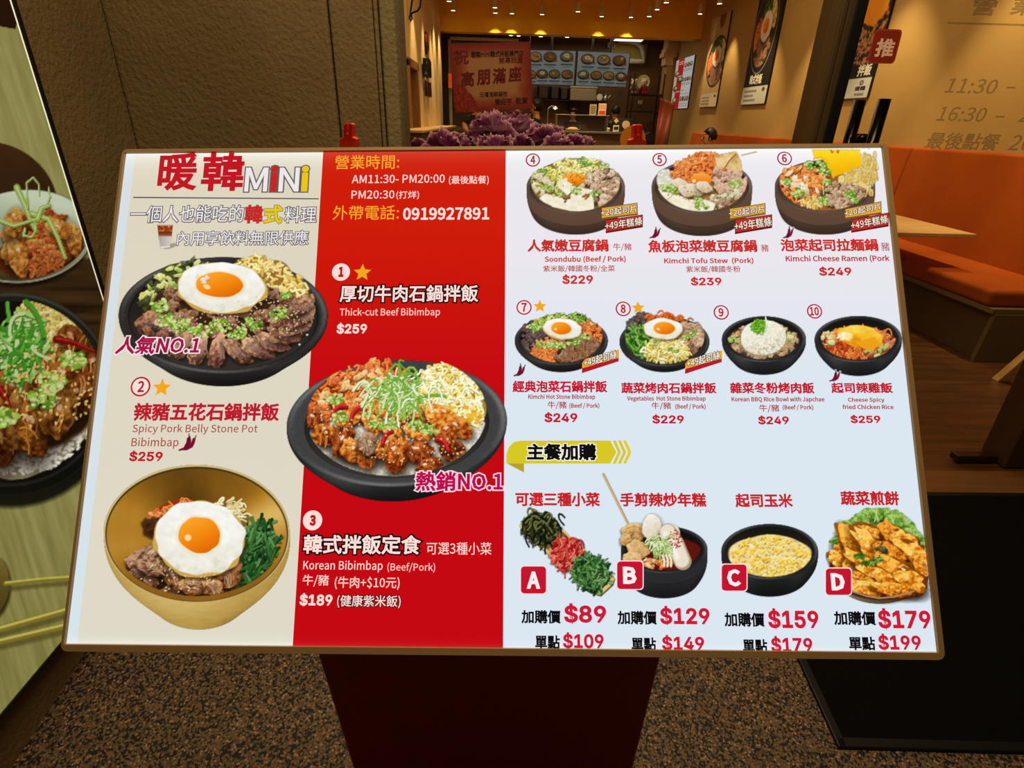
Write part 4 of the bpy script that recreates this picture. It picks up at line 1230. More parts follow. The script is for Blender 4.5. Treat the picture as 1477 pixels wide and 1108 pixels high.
aM = (pp_.frame(193.6, 220)[0] + pp_.frame(113.5, 925)[0]) / 2
aRl = (pp_.frame(466, 220.4)[0] + pp_.frame(422.4, 930)[0]) / 2; aRr = (pp_.frame(730, 220.4)[0] + pp_.frame(725, 931)[0]) / 2


def edge_x(a):
    """layout x of an upright edge of the print, as a function of layout y"""
    (x0, y0), (x1, y1) = px_of(np.array(pp_.back(a, bT))), px_of(np.array(pp_.back(a, bB)))
    return lambda y: x0 + (y - y0) * (x1 - x0) / (y1 - y0)


red_l, red_r, mar_l = edge_x(aRl), edge_x(aRr), edge_x(aM)


def menu_bg(X, Y):
    """ink colour of the plain areas, painted edge glow included, at layout pixel (X, Y)"""
    t = np.clip((Y - 215) / 720.0, 0, 1)
    cream = mixc((221, 212, 188), (223, 218, 200), t)
    red = mixc((206, 28, 8), (197, 8, 18), np.clip((Y - 330) / 240, 0, 1))
    white = mixc((234, 231, 238), (219, 231, 241), np.clip((Y - 380) / 180, 0, 1))
    strip = mixc((214, 222, 226), (214, 228, 236), t)
    l, r, ml = red_l(Y), red_r(Y), mar_l(Y)
    out = np.where((X < ml)[..., None], strip, cream)
    out = np.where(((X >= l) & (X < r))[..., None], red, out)
    out = np.where((X >= r)[..., None], white, out)
    # white edge glow painted into the ink colours along the top and bottom
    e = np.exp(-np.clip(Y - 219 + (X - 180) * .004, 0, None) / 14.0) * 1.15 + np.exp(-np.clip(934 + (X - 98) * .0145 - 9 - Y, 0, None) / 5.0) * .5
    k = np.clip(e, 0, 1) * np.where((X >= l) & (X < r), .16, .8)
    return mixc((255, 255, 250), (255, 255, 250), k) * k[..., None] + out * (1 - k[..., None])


def board_points(A, B_, n, pl=pp_):
    O, a, b, nn = (np.array(v) for v in (pl.O, pl.a, pl.b, pl.nrm))
    return O + A[..., None] * a + B_[..., None] * b + nn * n


rows = np.concatenate([bT + (bB - bT) * np.linspace(0, .06, 25), bT + (bB - bT) * np.linspace(.065, .94, 60), bT + (bB - bT) * np.linspace(.945, 1, 25)])
Vp, Fp, Kp = [], [], []
for a0, a1 in ((aL, aM), (aM, aRl), (aRl, aRr), (aRr, aR)):
    cols_ = np.linspace(a0, a1, 12); A, Bb = np.meshgrid(cols_, rows)
    P = board_points(A, Bb, 0.0)
    X, Y = px_of(board_points(A * 0 + (a0 + a1) / 2, Bb, 0.0))
    b0 = sum(len(v) for v in Vp)
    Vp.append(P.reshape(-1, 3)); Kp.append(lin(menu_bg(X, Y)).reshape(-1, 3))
    idx = b0 + np.arange(A.size).reshape(A.shape)
    Fp += [tuple(int(i) for i in q) for q in np.stack([idx[1:, :-1], idx[1:, 1:], idx[:-1, 1:], idx[:-1, :-1]], -1).reshape(-1, 4)]
ik = Ink(pp_); ik.V = [tuple(v) for v in np.concatenate(Vp)]; ik.F = Fp; ik.K = [tuple(v) for v in np.concatenate(Kp)]
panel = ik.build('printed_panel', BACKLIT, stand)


def on_plane(pl, p, name, material, parent, bg, lift=0.0004, label=None, clip=None):
    """lays a painted picture on a plane: every ink point keeps its layout position"""
    X, Y = np.meshgrid(p.x, p.y)
    r = np.stack([X - FW / 2, Y - FH / 2, np.full(X.shape, FPX)], -1) @ ROT.T
    O = np.array(pl.O + pl.nrm * lift); nn = np.array(pl.nrm); e = np.array([0, 0, EYE])
    t = ((O - e) @ nn) / (r @ nn)
    P = e + r * t[..., None]
    col = p.C * p.A[..., None] + (bg(X, Y) if callable(bg) else np.array(bg, float)) * (1 - p.A[..., None])
    keep = np.maximum.reduce([p.A[:-1, :-1], p.A[1:, :-1], p.A[:-1, 1:], p.A[1:, 1:]]) > 0.03
    if clip is not None:
        d = P - np.array(pl.O); a = d @ np.array(pl.a); b = d @ np.array(pl.b)
        ok = (a > clip[0]) & (a < clip[1]) & (b > clip[2]) & (b < clip[3])
        keep &= ok[:-1, :-1] & ok[1:, 1:] & ok[1:, :-1] & ok[:-1, 1:]
    o = grid_mesh(name, P, lin(col), keep, material, parent)
    if label: o['label'] = label
    return o


CLIP = (aL, aR, bB, bT)
for fn, lab in ((dish_beef, 'printed picture of sliced beef and a fried egg in a stone pot'), (dish_pork, 'printed picture of glazed pork with spring onion in a grey stone pot'),
                (dish_brass, 'printed picture of a brass bowl with a fried egg'), (dish_soondubu, 'printed picture of a brown pot of tofu with an egg yolk'),
                (dish_kimchi_tofu, 'printed picture of a brown pot of kimchi and tofu'), (dish_ramen, 'printed picture of a brown pot with noodles under a cheese slice'),
                (dish_kimchi_bibimbap, 'printed picture of a stone plate with kimchi and a fried egg'), (dish_veg_bibimbap, 'printed picture of a stone plate with green vegetables and a fried egg'),
                (dish_japchae, 'printed picture of a black bowl with a mound of white rice'), (dish_cheese_chicken, 'printed picture of a black bowl of red chicken under melted cheese'),
                (dish_banchan, 'printed picture of a long tray of three side dishes'), (dish_tteok, 'printed picture of a black pot of rice cakes with a skewer'),
                (dish_corn, 'printed picture of a black bowl of cheese corn'), (dish_pancake, 'printed picture of golden fried pancakes on lettuce')):
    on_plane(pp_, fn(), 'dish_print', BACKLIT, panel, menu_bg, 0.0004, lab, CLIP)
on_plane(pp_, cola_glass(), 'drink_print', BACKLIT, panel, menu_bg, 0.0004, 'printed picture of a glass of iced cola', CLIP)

# lettering -------------------------------------------------------------
RED, CRIM, PINKW, ORNG, GREY = (190, 28, 42), (188, 22, 40), (255, 222, 214), (246, 168, 44), (126, 116, 116)
GOLDST, WHITE, INK = (240, 168, 30), (236, 232, 232), (16, 14, 16)
PB = 0.03


def entry(name='caption_lettering'):
    return Ink(pp_)


# heading
i = Ink(pp_)
i.text('暖', 226.1, 221, 283.5, 275.8, (192, 22, 36), 0.026); i.text('韓', 288.9, 221, 349.8, 276.3, (192, 22, 36), 0.026)
OL = (0.035, (96, 90, 92))
for ch, xl, yt, xr, col in (('M', 352.4, 242.3, 385.3, WHITE), ('N', 401.6, 242.3, 430.8, WHITE)):
    i.text(ch, xl, yt, xr, 276.9, col, 0.016, OL)
i.text('i', 388.9, 239.4, 399.8, 276.9, (198, 38, 36), 0.05, OL); i.text('i', 433.4, 239.4, 444.3, 276.9, (236, 196, 16), 0.05, OL)
i.poly([(192.5, 284.2), (460, 286.3), (460, 288), (192.5, 286.1)], (92, 86, 98))
OG = (0.05, (96, 88, 94))
i.text('一個人也能吃的', 187.7, 297.5, 350.7, 321.3, WHITE, 0.004, OG); i.text('料理', 410.2, 298.7, 455.8, 321.6, WHITE, 0.004, OG)
i.text('韓', 352.8, 296.5, 377.8, 322.2, (206, 34, 30), 0.02, (0.03, (150, 90, 90))); i.text('式', 379.9, 296.5, 407, 323.4, (228, 200, 20), 0.03, (0.03, (128, 116, 80)))
i.text('內用享飲料無限供應', 255.3, 333.7, 444.3, 354.3, WHITE, 0.004, OG)
i.build('heading_lettering', BACKLIT, panel)
# hours
i = Ink(pp_)
i.text('營業時間:', 483, 224.4, 575.7, 244.7, ORNG, 0.006)
i.text('AM11:30- PM20:00', 507.5, 252.8, 641.5, 265, PINKW, 0.008); i.text('(最後點餐)', 647.4, 254.1, 705, 267.3, PINKW, 0.006)
i.text('PM20:30', 506.9, 275.3, 568.9, 287.2, PINKW, 0.008); i.text('(打烊)', 571.6, 275.8, 604.4, 288.4, PINKW, 0.006)
i.text('外帶電話:', 479.8, 296.9, 575.1, 317.8, ORNG, 0.004); i.text('0919927891', 581, 299.8, 705.6, 318, PINKW, 0.03)
i.build('hours_lettering', BACKLIT, panel)


def number(_, cx, cy, r, s, filled=False, rc=(170, 30, 56), bg=None):
    i = Ink(pp_)
    if filled:
        i.disc(cx, cy, r, PINKW, 0.0006); dc = (186, 26, 22)
    else:
        i.disc(cx, cy, r, rc, 0.0006); i.disc(cx, cy, r - max(1.9, r * .17), bg or (246, 226, 228), 0.00075); dc = rc
    h = r * .58; w_ = r * .34 if len(s) == 1 else r * .6
    if s == '1': w_ = r * .28
    i.text(s, cx - w_, cy - h, cx + w_, cy + h, dc, 0.035 if not filled else .075, lift=0.001)
    i.build('number_badge', BACKLIT, panel)


def starmark(cx, cy, r):
    i = Ink(pp_); i.star(cx, cy, r, GOLDST); i.build('star_print', BACKLIT, panel)


def price(s, x0, y0, x1, y1, col, b):
    i = Ink(pp_); i.text(s, x0, y0, x1, y1, col, b, font='geo'); i.build('price_lettering', BACKLIT, panel)


def pepper(*q):
    on_plane(pp_, chili(*q), 'chili_print', BACKLIT, panel, menu_bg, 0.00055, 'printed pair of dark red chilies', CLIP)


BO_ = (0.075, (30, 10, 10))
i = Ink(pp_); number(i, 492, 392.7, 13, '1', True); starmark(522.9, 393.5, 13.2)
i.text('厚切牛肉石鍋拌飯', 489.8, 411.4, 689.8, 436.6, PINKW, 0.02, BO_)
i.text('Thick-cut Beef Bibimbap', 489.9, 444.5, 634.7, 458.5, (252, 200, 190), 0.012); price('$259', 485.3, 466, 529.1, 483.7, PINKW, PB)
ib = Ink(pp_); ib.text('人氣NO.1', 165.3, 485.2, 286.5, 511.4, (168, 18, 72), 0.03, (0.06, (250, 232, 236)), lean=.12); ib.build('badge_lettering', BACKLIT, panel)
i.build('caption_lettering', BACKLIT, panel)
i = Ink(pp_); number(i, 203.2, 557.8, 14.2, '2', rc=(186, 24, 50), bg=(242, 226, 214)); starmark(233.9, 559.6, 13.6)
i.text('辣豬五花石鍋拌飯', 192.4, 581, 402.6, 607.7, (186, 28, 46), 0.034)
i.text('Spicy Pork Belly Stone Pot', 190.9, 611.8, 371.6, 627, (166, 72, 68), 0.008); i.text('Bibimbap', 189.4, 631, 257.5, 647.4, (166, 72, 68), 0.008)
price('$259', 186.1, 650, 234.3, 667.6, (192, 26, 44), PB)
ib = Ink(pp_); ib.text('熱銷NO.1', 599, 679.6, 725.5, 708.5, (190, 10, 80), 0.03, (0.06, (250, 220, 230))); ib.build('badge_lettering', BACKLIT, panel)
i.build('caption_lettering', BACKLIT, panel); pepper(257.5, 626, 283, 650.6)
i = Ink(pp_); number(i, 451.1, 750.6, 13.9, '3', True)
i.text('韓式拌飯定食', 437.3, 770.9, 607, 799.3, PINKW, 0.024, (0.075, (14, 10, 12))); i.text('可選3種小菜', 615, 781.8, 708.9, 799.8, PINKW, 0.002)
i.text('Korean Bibimbap', 437.3, 808, 552, 825, PINKW, 0.004); i.text('(Beef/Pork)', 558.6, 811.4, 627.8, 825.6, (250, 200, 192), 0.008)
i.text('牛/豬', 436.4, 828.6, 474.1, 846, (252, 210, 202), 0.01); i.text('(牛肉+$10元)', 482.6, 831.4, 576.4, 850, (252, 210, 202), 0.01)
price('$189', 431.9, 855.4, 479.3, 875.8, PINKW, PB); i.text('(健康紫米飯)', 486, 857.8, 578, 876.8, PINKW, 0.01, (0.06, (30, 10, 12)))
i.build('caption_lettering', BACKLIT, panel)
T1 = (200, 46, 40)


def tags(_, y1, y2, s1, s2):
    for q, c, sh, tx, tb in ((y1, (232, 170, 30), (120, 84, 60), s1, y1), (y2, (196, 44, 36), (110, 20, 20), s2, y2)):
        i = Ink(pp_)
        i.poly([(x + .3, y + (2.2 if k > 1 else -.8)) for k, (x, y) in enumerate(q)], sh, 0.0006); i.poly(shrink(q, .97), c, 0.00075)
        sl = (q[1][1] - q[0][1]) / (q[1][0] - q[0][0])
        h = (q[3][1] - q[0][1])
        i.text(tx, q[0][0] - .5, q[0][1] + h * .14, q[1][0] - .5, q[0][1] + h * .9, (250, 236, 214), 0.012, (0.06, (62, 34, 24)), lift=0.0012, slope=sl)
        i.build('extra_label', BACKLIT, panel)


i = Ink(pp_); number(i, 768.6, 231.2, 10.4, '4', rc=(160, 44, 62), bg=(246, 236, 238))
tags(i, [(867.3, 300.7), (919, 293.4), (919.8, 308.2), (867.3, 315)], [(873.2, 318.4), (926.8, 310.5), (926.8, 326), (873.2, 334.7)], '+20起司片', '+49年糕條')
i.text('人氣嫩豆腐鍋', 760.7, 345.5, 877.8, 364.3, T1, 0.034); i.text('牛/豬', 884.4, 351.4, 911.1, 362.4, (186, 72, 70), 0.01)
i.text('Soondubu (Beef / Pork)', 785.5, 369.6, 902.7, 380.2, T1, 0.03); i.text('紫米飯/韓國冬粉/全菜', 783.5, 383.2, 887, 393.4, (180, 70, 68), 0.012)
price('$229', 811, 396.1, 855.4, 412, T1, PB); i.build('caption_lettering', BACKLIT, panel)
i = Ink(pp_); number(i, 951.2, 230.6, 10.4, '5', rc=(160, 44, 62), bg=(246, 236, 238))
tags(i, [(1051.6, 302), (1103.4, 294), (1103.8, 307.6), (1052.2, 315.7)], [(1059.8, 317.7), (1113.2, 310.2), (1113.2, 326.9), (1059.4, 336)], '+20起司片', '+49年糕條')
i.text('魚板泡菜嫩豆腐鍋', 934.7, 346.5, 1092.3, 365.2, T1, 0.034); i.text('豬', 1097.7, 352.9, 1108.5, 363.4, (186, 72, 70), 0.01)
i.text('Kimchi Tofu Stew  (Pork)', 958, 372.2, 1086.8, 382.2, T1, 0.03); i.text('紫米飯/韓國冬粉', 989.7, 384, 1067.9, 394.2, (180, 70, 68), 0.012)
price('$239', 996.3, 399.6, 1040.9, 414, T1, PB); i.build('caption_lettering', BACKLIT, panel); pepper(936.7, 327.8, 952.4, 343.9)
i = Ink(pp_); number(i, 1131.3, 229, 10.8, '6', rc=(160, 44, 72), bg=(246, 236, 240))
tags(i, [(1218.2, 302.5), (1270.6, 291.3), (1271, 306.6), (1218.2, 314.7)], [(1227.7, 317.7), (1281, 307.6), (1281, 324.8), (1227, 334)], '+20起司片', '+49年糕條')
i.text('泡菜起司拉麵鍋', 1125.8, 345, 1267, 363.6, T1, 0.034); i.text('豬', 1271, 350, 1283, 362.4, (170, 90, 94), 0.008)
i.text('Kimchi Cheese Ramen (Pork', 1133.3, 368.6, 1283.2, 379.6, (186, 44, 56), 0.03)
price('$249', 1181.6, 384.8, 1228.3, 400, (200, 40, 50), PB); i.build('caption_lettering', BACKLIT, panel); pepper(1129.4, 326.9, 1144.5, 344)
T2 = (194, 26, 44)


def slant_tag(_, dx, dy):
    i = Ink(pp_)
    i.poly([(839.6 + dx, 531 + dy), (892.5 + dx, 516 + dy), (892 + dx, 521.5 + dy), (839 + dx, 538.6 + dy)], (184, 24, 44), 0.0006)
    i.poly([(839.6 + dx, 524 + dy), (844 + dx, 518 + dy), (892.9 + dx, 504.4 + dy), (892.5 + dx, 516.5 + dy), (839.6 + dx, 531.4 + dy)], (240, 172, 24), 0.0007)
    i.text('+49起司絲', 842 + dx, 518 + dy, 889.5 + dx, 530.5 + dy, (255, 250, 240), 0.012, (0.06, (60, 30, 20)), lift=0.0012, slope=-.28)
    i.build('extra_label', BACKLIT, panel)


for num, cx, cy, st_, cap, en, sub, pr, bx in (
        ('7', 755.9, 443.7, 778.7, ('經典泡菜石鍋拌飯', 739.3, 549, 876, 566.6), [('Kimchi Hot Stone Bibimbap', 762, 568.8, 858.5, 577.4)], ((790, 579, 817.3, 590.4), (821, 581.4, 864.6, 590)), (785.2, 594.6, 832.9, 611.4), 0),
        ('8', 898.8, 445.8, 920.2, ('蔬菜烤肉石鍋拌飯', 896, 551.6, 1033.5, 568.2), [('Vegetables  Hot Stone Bibimbap', 904.4, 571.4, 1017.8, 580)], ((939.7, 580.4, 968, 591.2), (973.7, 582.6, 1017.8, 591.4)), (940.8, 597.8, 986.5, 613), 0),
        ('9', 1040, 450.9, None, ('雜菜冬粉烤肉飯', 1053, 551.6, 1174.9, 568.2), [('Korean BBQ Rice Bowl with Japchae', 1055, 572.4, 1189, 581)], ((1095, 583.6, 1124, 595), (1128.7, 583.8, 1173, 592.4)), (1093.5, 599.4, 1138, 614.2), 0),
        ('10', 1174.5, 449.4, None, ('起司辣雞飯', 1199, 551.8, 1288, 567.6), [('Cheese Spicy', 1222.7, 573.6, 1275.6, 581.4), ('fried Chicken Rice', 1215, 583.6, 1288.6, 590.4)], None, (1226.7, 598.4, 1270, 612.2), 0)):
    i = Ink(pp_); number(i, cx, cy, 11, num, rc=(176, 28, 52), bg=(246, 228, 232))
    if st_: starmark(st_, cy - 1.5, 9.9)
    i.text(*cap, T2, 0.034)
    for e_ in en: i.text(*e_, (176, 48, 54), 0.03)
    if sub: i.text('牛/豬', *sub[0], (176, 48, 54), 0.012); i.text('(Beef / Pork)', *sub[1], (176, 48, 54), 0.03)
    price('$' + {'7': '249', '8': '229', '9': '249', '10': '259'}[num], *pr, T2, PB)
    if num == '7': slant_tag(i, 0, 0)
    if num == '8': slant_tag(i, 148.6, 1)
    i.build('caption_lettering', BACKLIT, panel)
pepper(740.7, 525, 757.5, 543); pepper(1196, 534.4, 1212, 550.5)
# extras banner
i = Ink(pp_)
YL = (216, 200, 36)
i.poly([(731, 668.6), (755.8, 668.6), (755.8, 681.6)], (186, 160, 40), 0.00055)
i.poly([(730.3, 668.8), (730.6, 655), (734, 645), (741, 638), (750, 635.9), (880, 635.6), (889, 652.3), (880, 668.8)], YL, 0.0006)
for x in (883.5, 891, 898.5):
    i.poly([(x, 635.6), (x + 4.6, 635.6), (x + 12, 652.3), (x + 4.6, 668.8), (x, 668.8), (x + 7.6, 652.3)], YL if x < 897 else (226, 206, 30), 0.0006)
i.text('主餐加購', 760, 639.7, 860, 664.6, INK, 0.04, (0.05, (250, 250, 236)))
i.build('banner_lettering', BACKLIT, panel)
for ttl, sq, add, p1, one, p2 in (
        (('可選三種小菜', 743.2, 709.8, 865.8, 730.4), ('A', 751.4, 817, 787.5, 856), (752, 879.6, 809.2, 899.4), ('$89', 813.6, 870, 874.6, 902), (771.9, 916, 807.7, 936.4), ('$109', 812, 911.8, 870.8, 938)),
        (('手剪辣炒年糕', 894.5, 710.4, 1018.9, 731.2), ('B', 890, 809.8, 926.8, 849.6), (890.7, 880.7, 947.9, 900.9), ('$129', 952.3, 873.7, 1024, 904), (911, 919, 946.4, 939), ('$149', 955, 915.6, 1016, 940.6)),
        (('起司玉米', 1060.7, 711.8, 1143.8, 732.2), ('C', 1040.7, 814.3, 1076.5, 852), (1045, 883.3, 1103.4, 904), ('$159', 1108.5, 877.2, 1181.4, 910), (1071.7, 921.5, 1107, 941.6), ('$179', 1112.6, 917, 1172.3, 944)),
        (('蔬菜煎餅', 1212.6, 708, 1297, 729.2), ('D', 1190.6, 820, 1227, 858), (1203, 881.3, 1263.7, 901.8), ('$179', 1267.4, 877, 1343.4, 910.4), (1224.7, 918, 1262.5, 937.8), ('$199', 1267.4, 913.6, 1329, 940.4))):
    i = Ink(pp_)
    i.text(*ttl, (200, 34, 40), 0.036); i.build('caption_lettering', BACKLIT, panel); i = Ink(pp_)
    s_, x0, y0, x1, y1 = sq
    i.rrect(x0 - 1.5, y0 - 1.5, x1 + 1.5, y1 + 1.5, 5.5, (248, 222, 226), 0.0006); i.rrect(x0, y0, x1, y1, 5, (198, 20, 46), 0.0008)
    cx, cy = (x0 + x1) / 2, (y0 + y1) / 2
    i.text(s_, cx - 9.8, cy - 12.4, cx + 9.8, cy + 12.4, (255, 240, 240), 0.05, lift=0.0013); i.build('letter_badge', BACKLIT, panel); i = Ink(pp_)
    i.text('加購價', *add, INK, 0.032); i.build('caption_lettering', BACKLIT, panel); i = Ink(pp_); price(*p1, (206, 26, 52), PB)
    i.text('單點', *one, INK, 0.032); price(*p2, (206, 26, 52), PB)
    i.build('caption_lettering', BACKLIT, panel)
# ---------------------------------------------------------------- left light box with the big food photograph
PX_ = -1.19
pn_ = Plane((PX_, 1.62, .0755), (0, -1, 0), (0, 0, 1))
pyf = atX(15.6, 0, PX_)[1]; pyn = .80; pzb = atX(86.9, 927, PX_)[2]; pzt = 2.15
lb = root('poster_light_box', 'tall backlit food poster in a thin black frame on the brown wall', 'light box', (-1.249, (pyf + pyn) / 2, pzb))
e_ = .014
f = MB()
for (y0, z0, y1, z1) in ((pyn - e_, pzb - e_, pyn, pzt + e_), (pyf, pzb - e_, pyf + e_, pzt + e_), (pyn, pzb - e_, pyf, pzb), (pyn, pzt, pyf, pzt + e_)):
    f.box((-1.2495, y0, z0), (PX_ + .004, y1, z1), .002)
f.build('frame', BLACK, lb)
MB().box((-1.2495, pyn, pzb), (PX_ - .006, pyf, pzt)).build('housing', BLACK, lb)


def poster_picture():
    p = Pic(-470, -16, 262, 1044, 1.6, 31)
    q = p.win(-470, -16, 262, 1044); sl, X, Y = q
    g = fbm((X * .93 + Y * .36) * .02 + 40, (Y * .93 - X * .36) * .16 * 0 + (X * .95 - Y * .31) * .16 + 60, 5, 4)
    wood = tri((112, 106, 52), (146, 140, 78), (172, 168, 108), .5 + .7 * (g - .5) + .12 * np.sin(Y * .004))
    p.C[:] = wood; p.A[:] = 1
    p.poly([(-480, -20), (40, -20), (22, 42), (0, 38), (-480, -40)], (38, 16, 8))
    p.poly([(-480, 430), (-480, 360), (60, 372), (160, 372), (230, 470), (230, 620), (-480, 640)], lambda X, Y: tri((22, 12, 4), (54, 36, 16), (78, 54, 26), fbm(X * .01 + 9, Y * .12, 7)), soft=6)
    p.ell(-22, 303, 106, 99, lambda u, v, X, Y: tri((30, 16, 6), (54, 32, 14), (74, 48, 24), .4 - .3 * v + .3 * (fbm(X * .03, Y * .03, 4) - .5)))
    # white bowl of kimchi
    p.ell(33, 344, 101, 70, (14, 10, 6), -.1, 5, alpha=.8); p.ell(33, 341, 101, 67, (150, 146, 120), -.1)
    p.ell(33, 340, 99, 65, lambda u, v, X, Y: tri((62, 48, 22), (150, 160, 124), (206, 216, 186), .55 - .5 * v + .25 * u), -.1)
    cl = p.mask(lambda z: z.ell(33, 336, 97, 66, (1, 1, 1), -.1))
    p.ell(58, 372, 66, 30, (90, 30, 8), -.05, 4, .1, clip=cl)
    CAB = [((90, 40, 6), (172, 104, 36), (208, 164, 84)), ((84, 22, 4), (156, 62, 16), (198, 116, 46)), ((70, 14, 4), (128, 40, 12), (178, 84, 34))]
    p.lumps(60, 350, 52, 42, 70, 14, CAB, 0, cl, .6, .25, base=(96, 34, 8))
    for x, y, a, b, r in ((26, 372, 14, 30, -.25), (106, 346, 11, 26, -.2), (20, 320, 13, 22, .2), (72, 372, 12, 18, .3), (60, 386, 18, 12, 0), (84, 330, 20, 12, .6)):
        p.piece(x, y, a, b, r, *CAB[0], .15, .8, .7, cl, .4)
    for x, y in p.scat(66, 378, 24, 20, 30): p.strand(x, y, 20, p.R.uniform(.6, 2.2), 1, 3.4, p.jit((180, 96, 44), 20), (70, 22, 8), cl)
    for pts, w_ in (([(24, 270), (36, 296), (44, 318), (52, 334)], 9), ([(46, 308), (70, 316), (84, 344), (94, 372)], 8), ([(0, 318), (20, 326), (40, 320), (52, 316)], 6), ([(40, 300), (38, 264), (48, 256), (56, 266), (57, 282)], 3), ([(66, 300), (72, 284), (70, 270)], 3), ([(36, 330), (34, 340), (46, 342), (52, 332), (50, 316)], 4), ([(54, 316), (60, 300), (72, 296)], 8)):
        p.line([(x + .6, y + 1.6) for x, y in pts], w_, (60, 70, 16), w_ * .6, .7); p.line(pts, w_, (146, 172, 74), w_ * .6); p.line([(x - .5, y - .6) for x, y in pts], w_ * .35, (196, 210, 140), 1)
    # big stone pot
    p.ell(16, 582, 152, 150, (8, 8, 6), -.15, 8, alpha=.9)
    p.ell(16, 570, 150, 148, lambda u, v, X, Y: tri((12, 14, 10), (18, 20, 15), (60, 62, 52), .3 - .25 * v + .5 * np.exp(-((np.hypot(u, v) - .98) / .02) ** 2)), -.15)
    p.ell(14, 566, 142, 136, (30, 30, 24), -.15); p.ell(14, 566, 138, 131, (16, 14, 10), -.15)
    cl = p.mask(lambda z: z.ell(14, 562, 134, 130, (1, 1, 1), -.15))
    p.rice(20, 590, 124, 96, 1300, 3.4, cl, (150, 140, 104))
    p.noodles(92, 462, 62, 34, 240, 30, 5.5, [(204, 186, 100), (222, 206, 130), (186, 160, 70)], (120, 92, 30), .3, cl)
    DG = [((30, 8, 2), (98, 46, 10), (166, 100, 34)), ((36, 14, 2), (112, 62, 18), (172, 120, 54)), ((24, 6, 2), (80, 32, 8), (140, 74, 26))]
    p.ell(24, 572, 118, 74, (60, 24, 6), .1, 6, .1, clip=cl)
    for x, y, a, b, r in ((-60, 520, 40, 30, .2), (-90, 580, 40, 34, .1), (-30, 560, 34, 22, .4), (110, 490, 30, 18, .4), (80, 520, 34, 18, .3), (130, 530, 20, 34, .2), (20, 560, 34, 20, .5), (56, 540, 26, 18, .6), (96, 545, 34, 20, .5), (118, 570, 22, 34, .4), (-20, 600, 30, 40, .2), (-60, 620, 34, 36, .3), (4, 640, 22, 34, .2), (34, 600, 24, 52, .2), (48, 622, 22, 40, -.2), (84, 596, 26, 38, .3), (62, 560, 20, 22, .2)):
        p.piece(x, y, a, b, r, *p.R.choice(DG), .15, .9, .8, cl, .5)
        for _ in range(4): p.strand(x + p.R.uniform(-a, a) * .5, y + p.R.uniform(-b, b) * .5, 30, r + 1.2 + p.R.uniform(-.5, .5), .5, 2, p.jit((206, 140, 60), 24), (70, 26, 6), cl)
    for pts in ([(82, 490), (104, 494), (136, 508)], [(0, 562), (10, 578), (16, 596)]): p.line(pts, 12, (110, 14, 10), 4); p.line([(x, y - 2) for x, y in pts], 4, (170, 40, 30), 1)
    for _ in range(130):
        x, y = p.R.gauss(30, 17), p.R.gauss(498, 17)
        p.strand(x, y, p.R.uniform(20, 52), p.R.uniform(-PI, PI), p.R.uniform(-2, 2), p.R.uniform(2.5, 6), p.R.choice([(92, 170, 50), (130, 196, 80), (196, 216, 150), (70, 140, 36), (160, 206, 110)]), (40, 84, 20))
    p.strand(54, 456, 56, 1.1, .3, 7, (76, 150, 40), (30, 70, 16))
    for x, y in ((60, 575), (75, 548), (104, 520), (6, 600)): p.scallion(x, y, 18, 14, 26, 6)
    p.sesame(70, 560, 70, 60, 150, 2.2, cl, (226, 190, 110))
    # table, spoon and chopsticks
    p.ell(-12, 850, 28, 46, (56, 44, 16), .1, 5); p.ell(-14, 846, 27, 44, lambda u, v, X, Y: tri((60, 48, 16), (96, 80, 30), (150, 130, 60), .5 - .3 * v), .1)
    for pts, w_ in (([(8, 842), (60, 836), (240, 824)], 7), ([(-470, 1000), (0, 907), (96, 880), (240, 842)], 9), ([(-470, 1010), (0, 925), (96, 902), (240, 872)], 9)):
        p.line([(x + 3, y + 8) for x, y in pts], w_, (84, 74, 34), alpha=.7, soft=5); p.line(pts, w_, (134, 118, 34)); p.line([(x, y - 1.5) for x, y in pts], w_ * .4, (202, 192, 96), soft=1.5)
    return p


pplane = Plane((PX_, pyf, pzb), (0, -1, 0), (0, 0, 1))
on_plane(pplane, poster_picture(), 'poster_print', DIMLIT, lb, (120, 116, 60), 0.0, None, (-.006, pyf - pyn + .006, -.006, pzt - pzb + .006))
sg = MB(); sg.box((PX_ - .002, pyf - .004, pzb), (PX_ + .001, pyf - .0005, pzt))
sg.build('light_strip', mat('edge_lamp_strip', (240, 240, 220), emit=((232, 236, 214), .6)), lb)

# ---------------------------------------------------------------- porch mat
mt = MB()
C1, C2, C3, C4 = Vector((.956, .905)), Vector((2.2, .87)), Vector((2.3, 1.872)), Vector((.956, 1.872))
cs = [(c.x, c.y, ramp_z(c.y) + .001) for c in (C1, C2, C3, C4)]; ct = [(x, y, z + .011) for x, y, z in cs]
mt.hexa(cs + ct, .004)
mroot = root('door_mat', 'black ribbed door mat on the pebble paving before the glass door', 'mat', (1.5, 1.4, ramp_z(1.4)))
mt.build('mat_pile', mat('black_mat_pile', (9, 9, 7), 0.95, spec=0.1, var=(260, (16, 15, 11)), bump=(420, 1.0, 0.004)), mroot)
bm_ = MB()
for a, b in ((0, 1), (1, 2), (2, 3), (3, 0)):
    p0, p1 = Vector(cs[a]), Vector(cs[b]); inn = (Vector(cs[(b + 1) % 4]) - p1).normalized() * .025
    bm_.hexa([p0, p1, p1 + inn, p0 + inn] + [v + Vector((0, 0, .013)) for v in (p0, p1, p1 + inn, p0 + inn)], .003)
bm_.build('rubber_edge', BLACK, mroot)

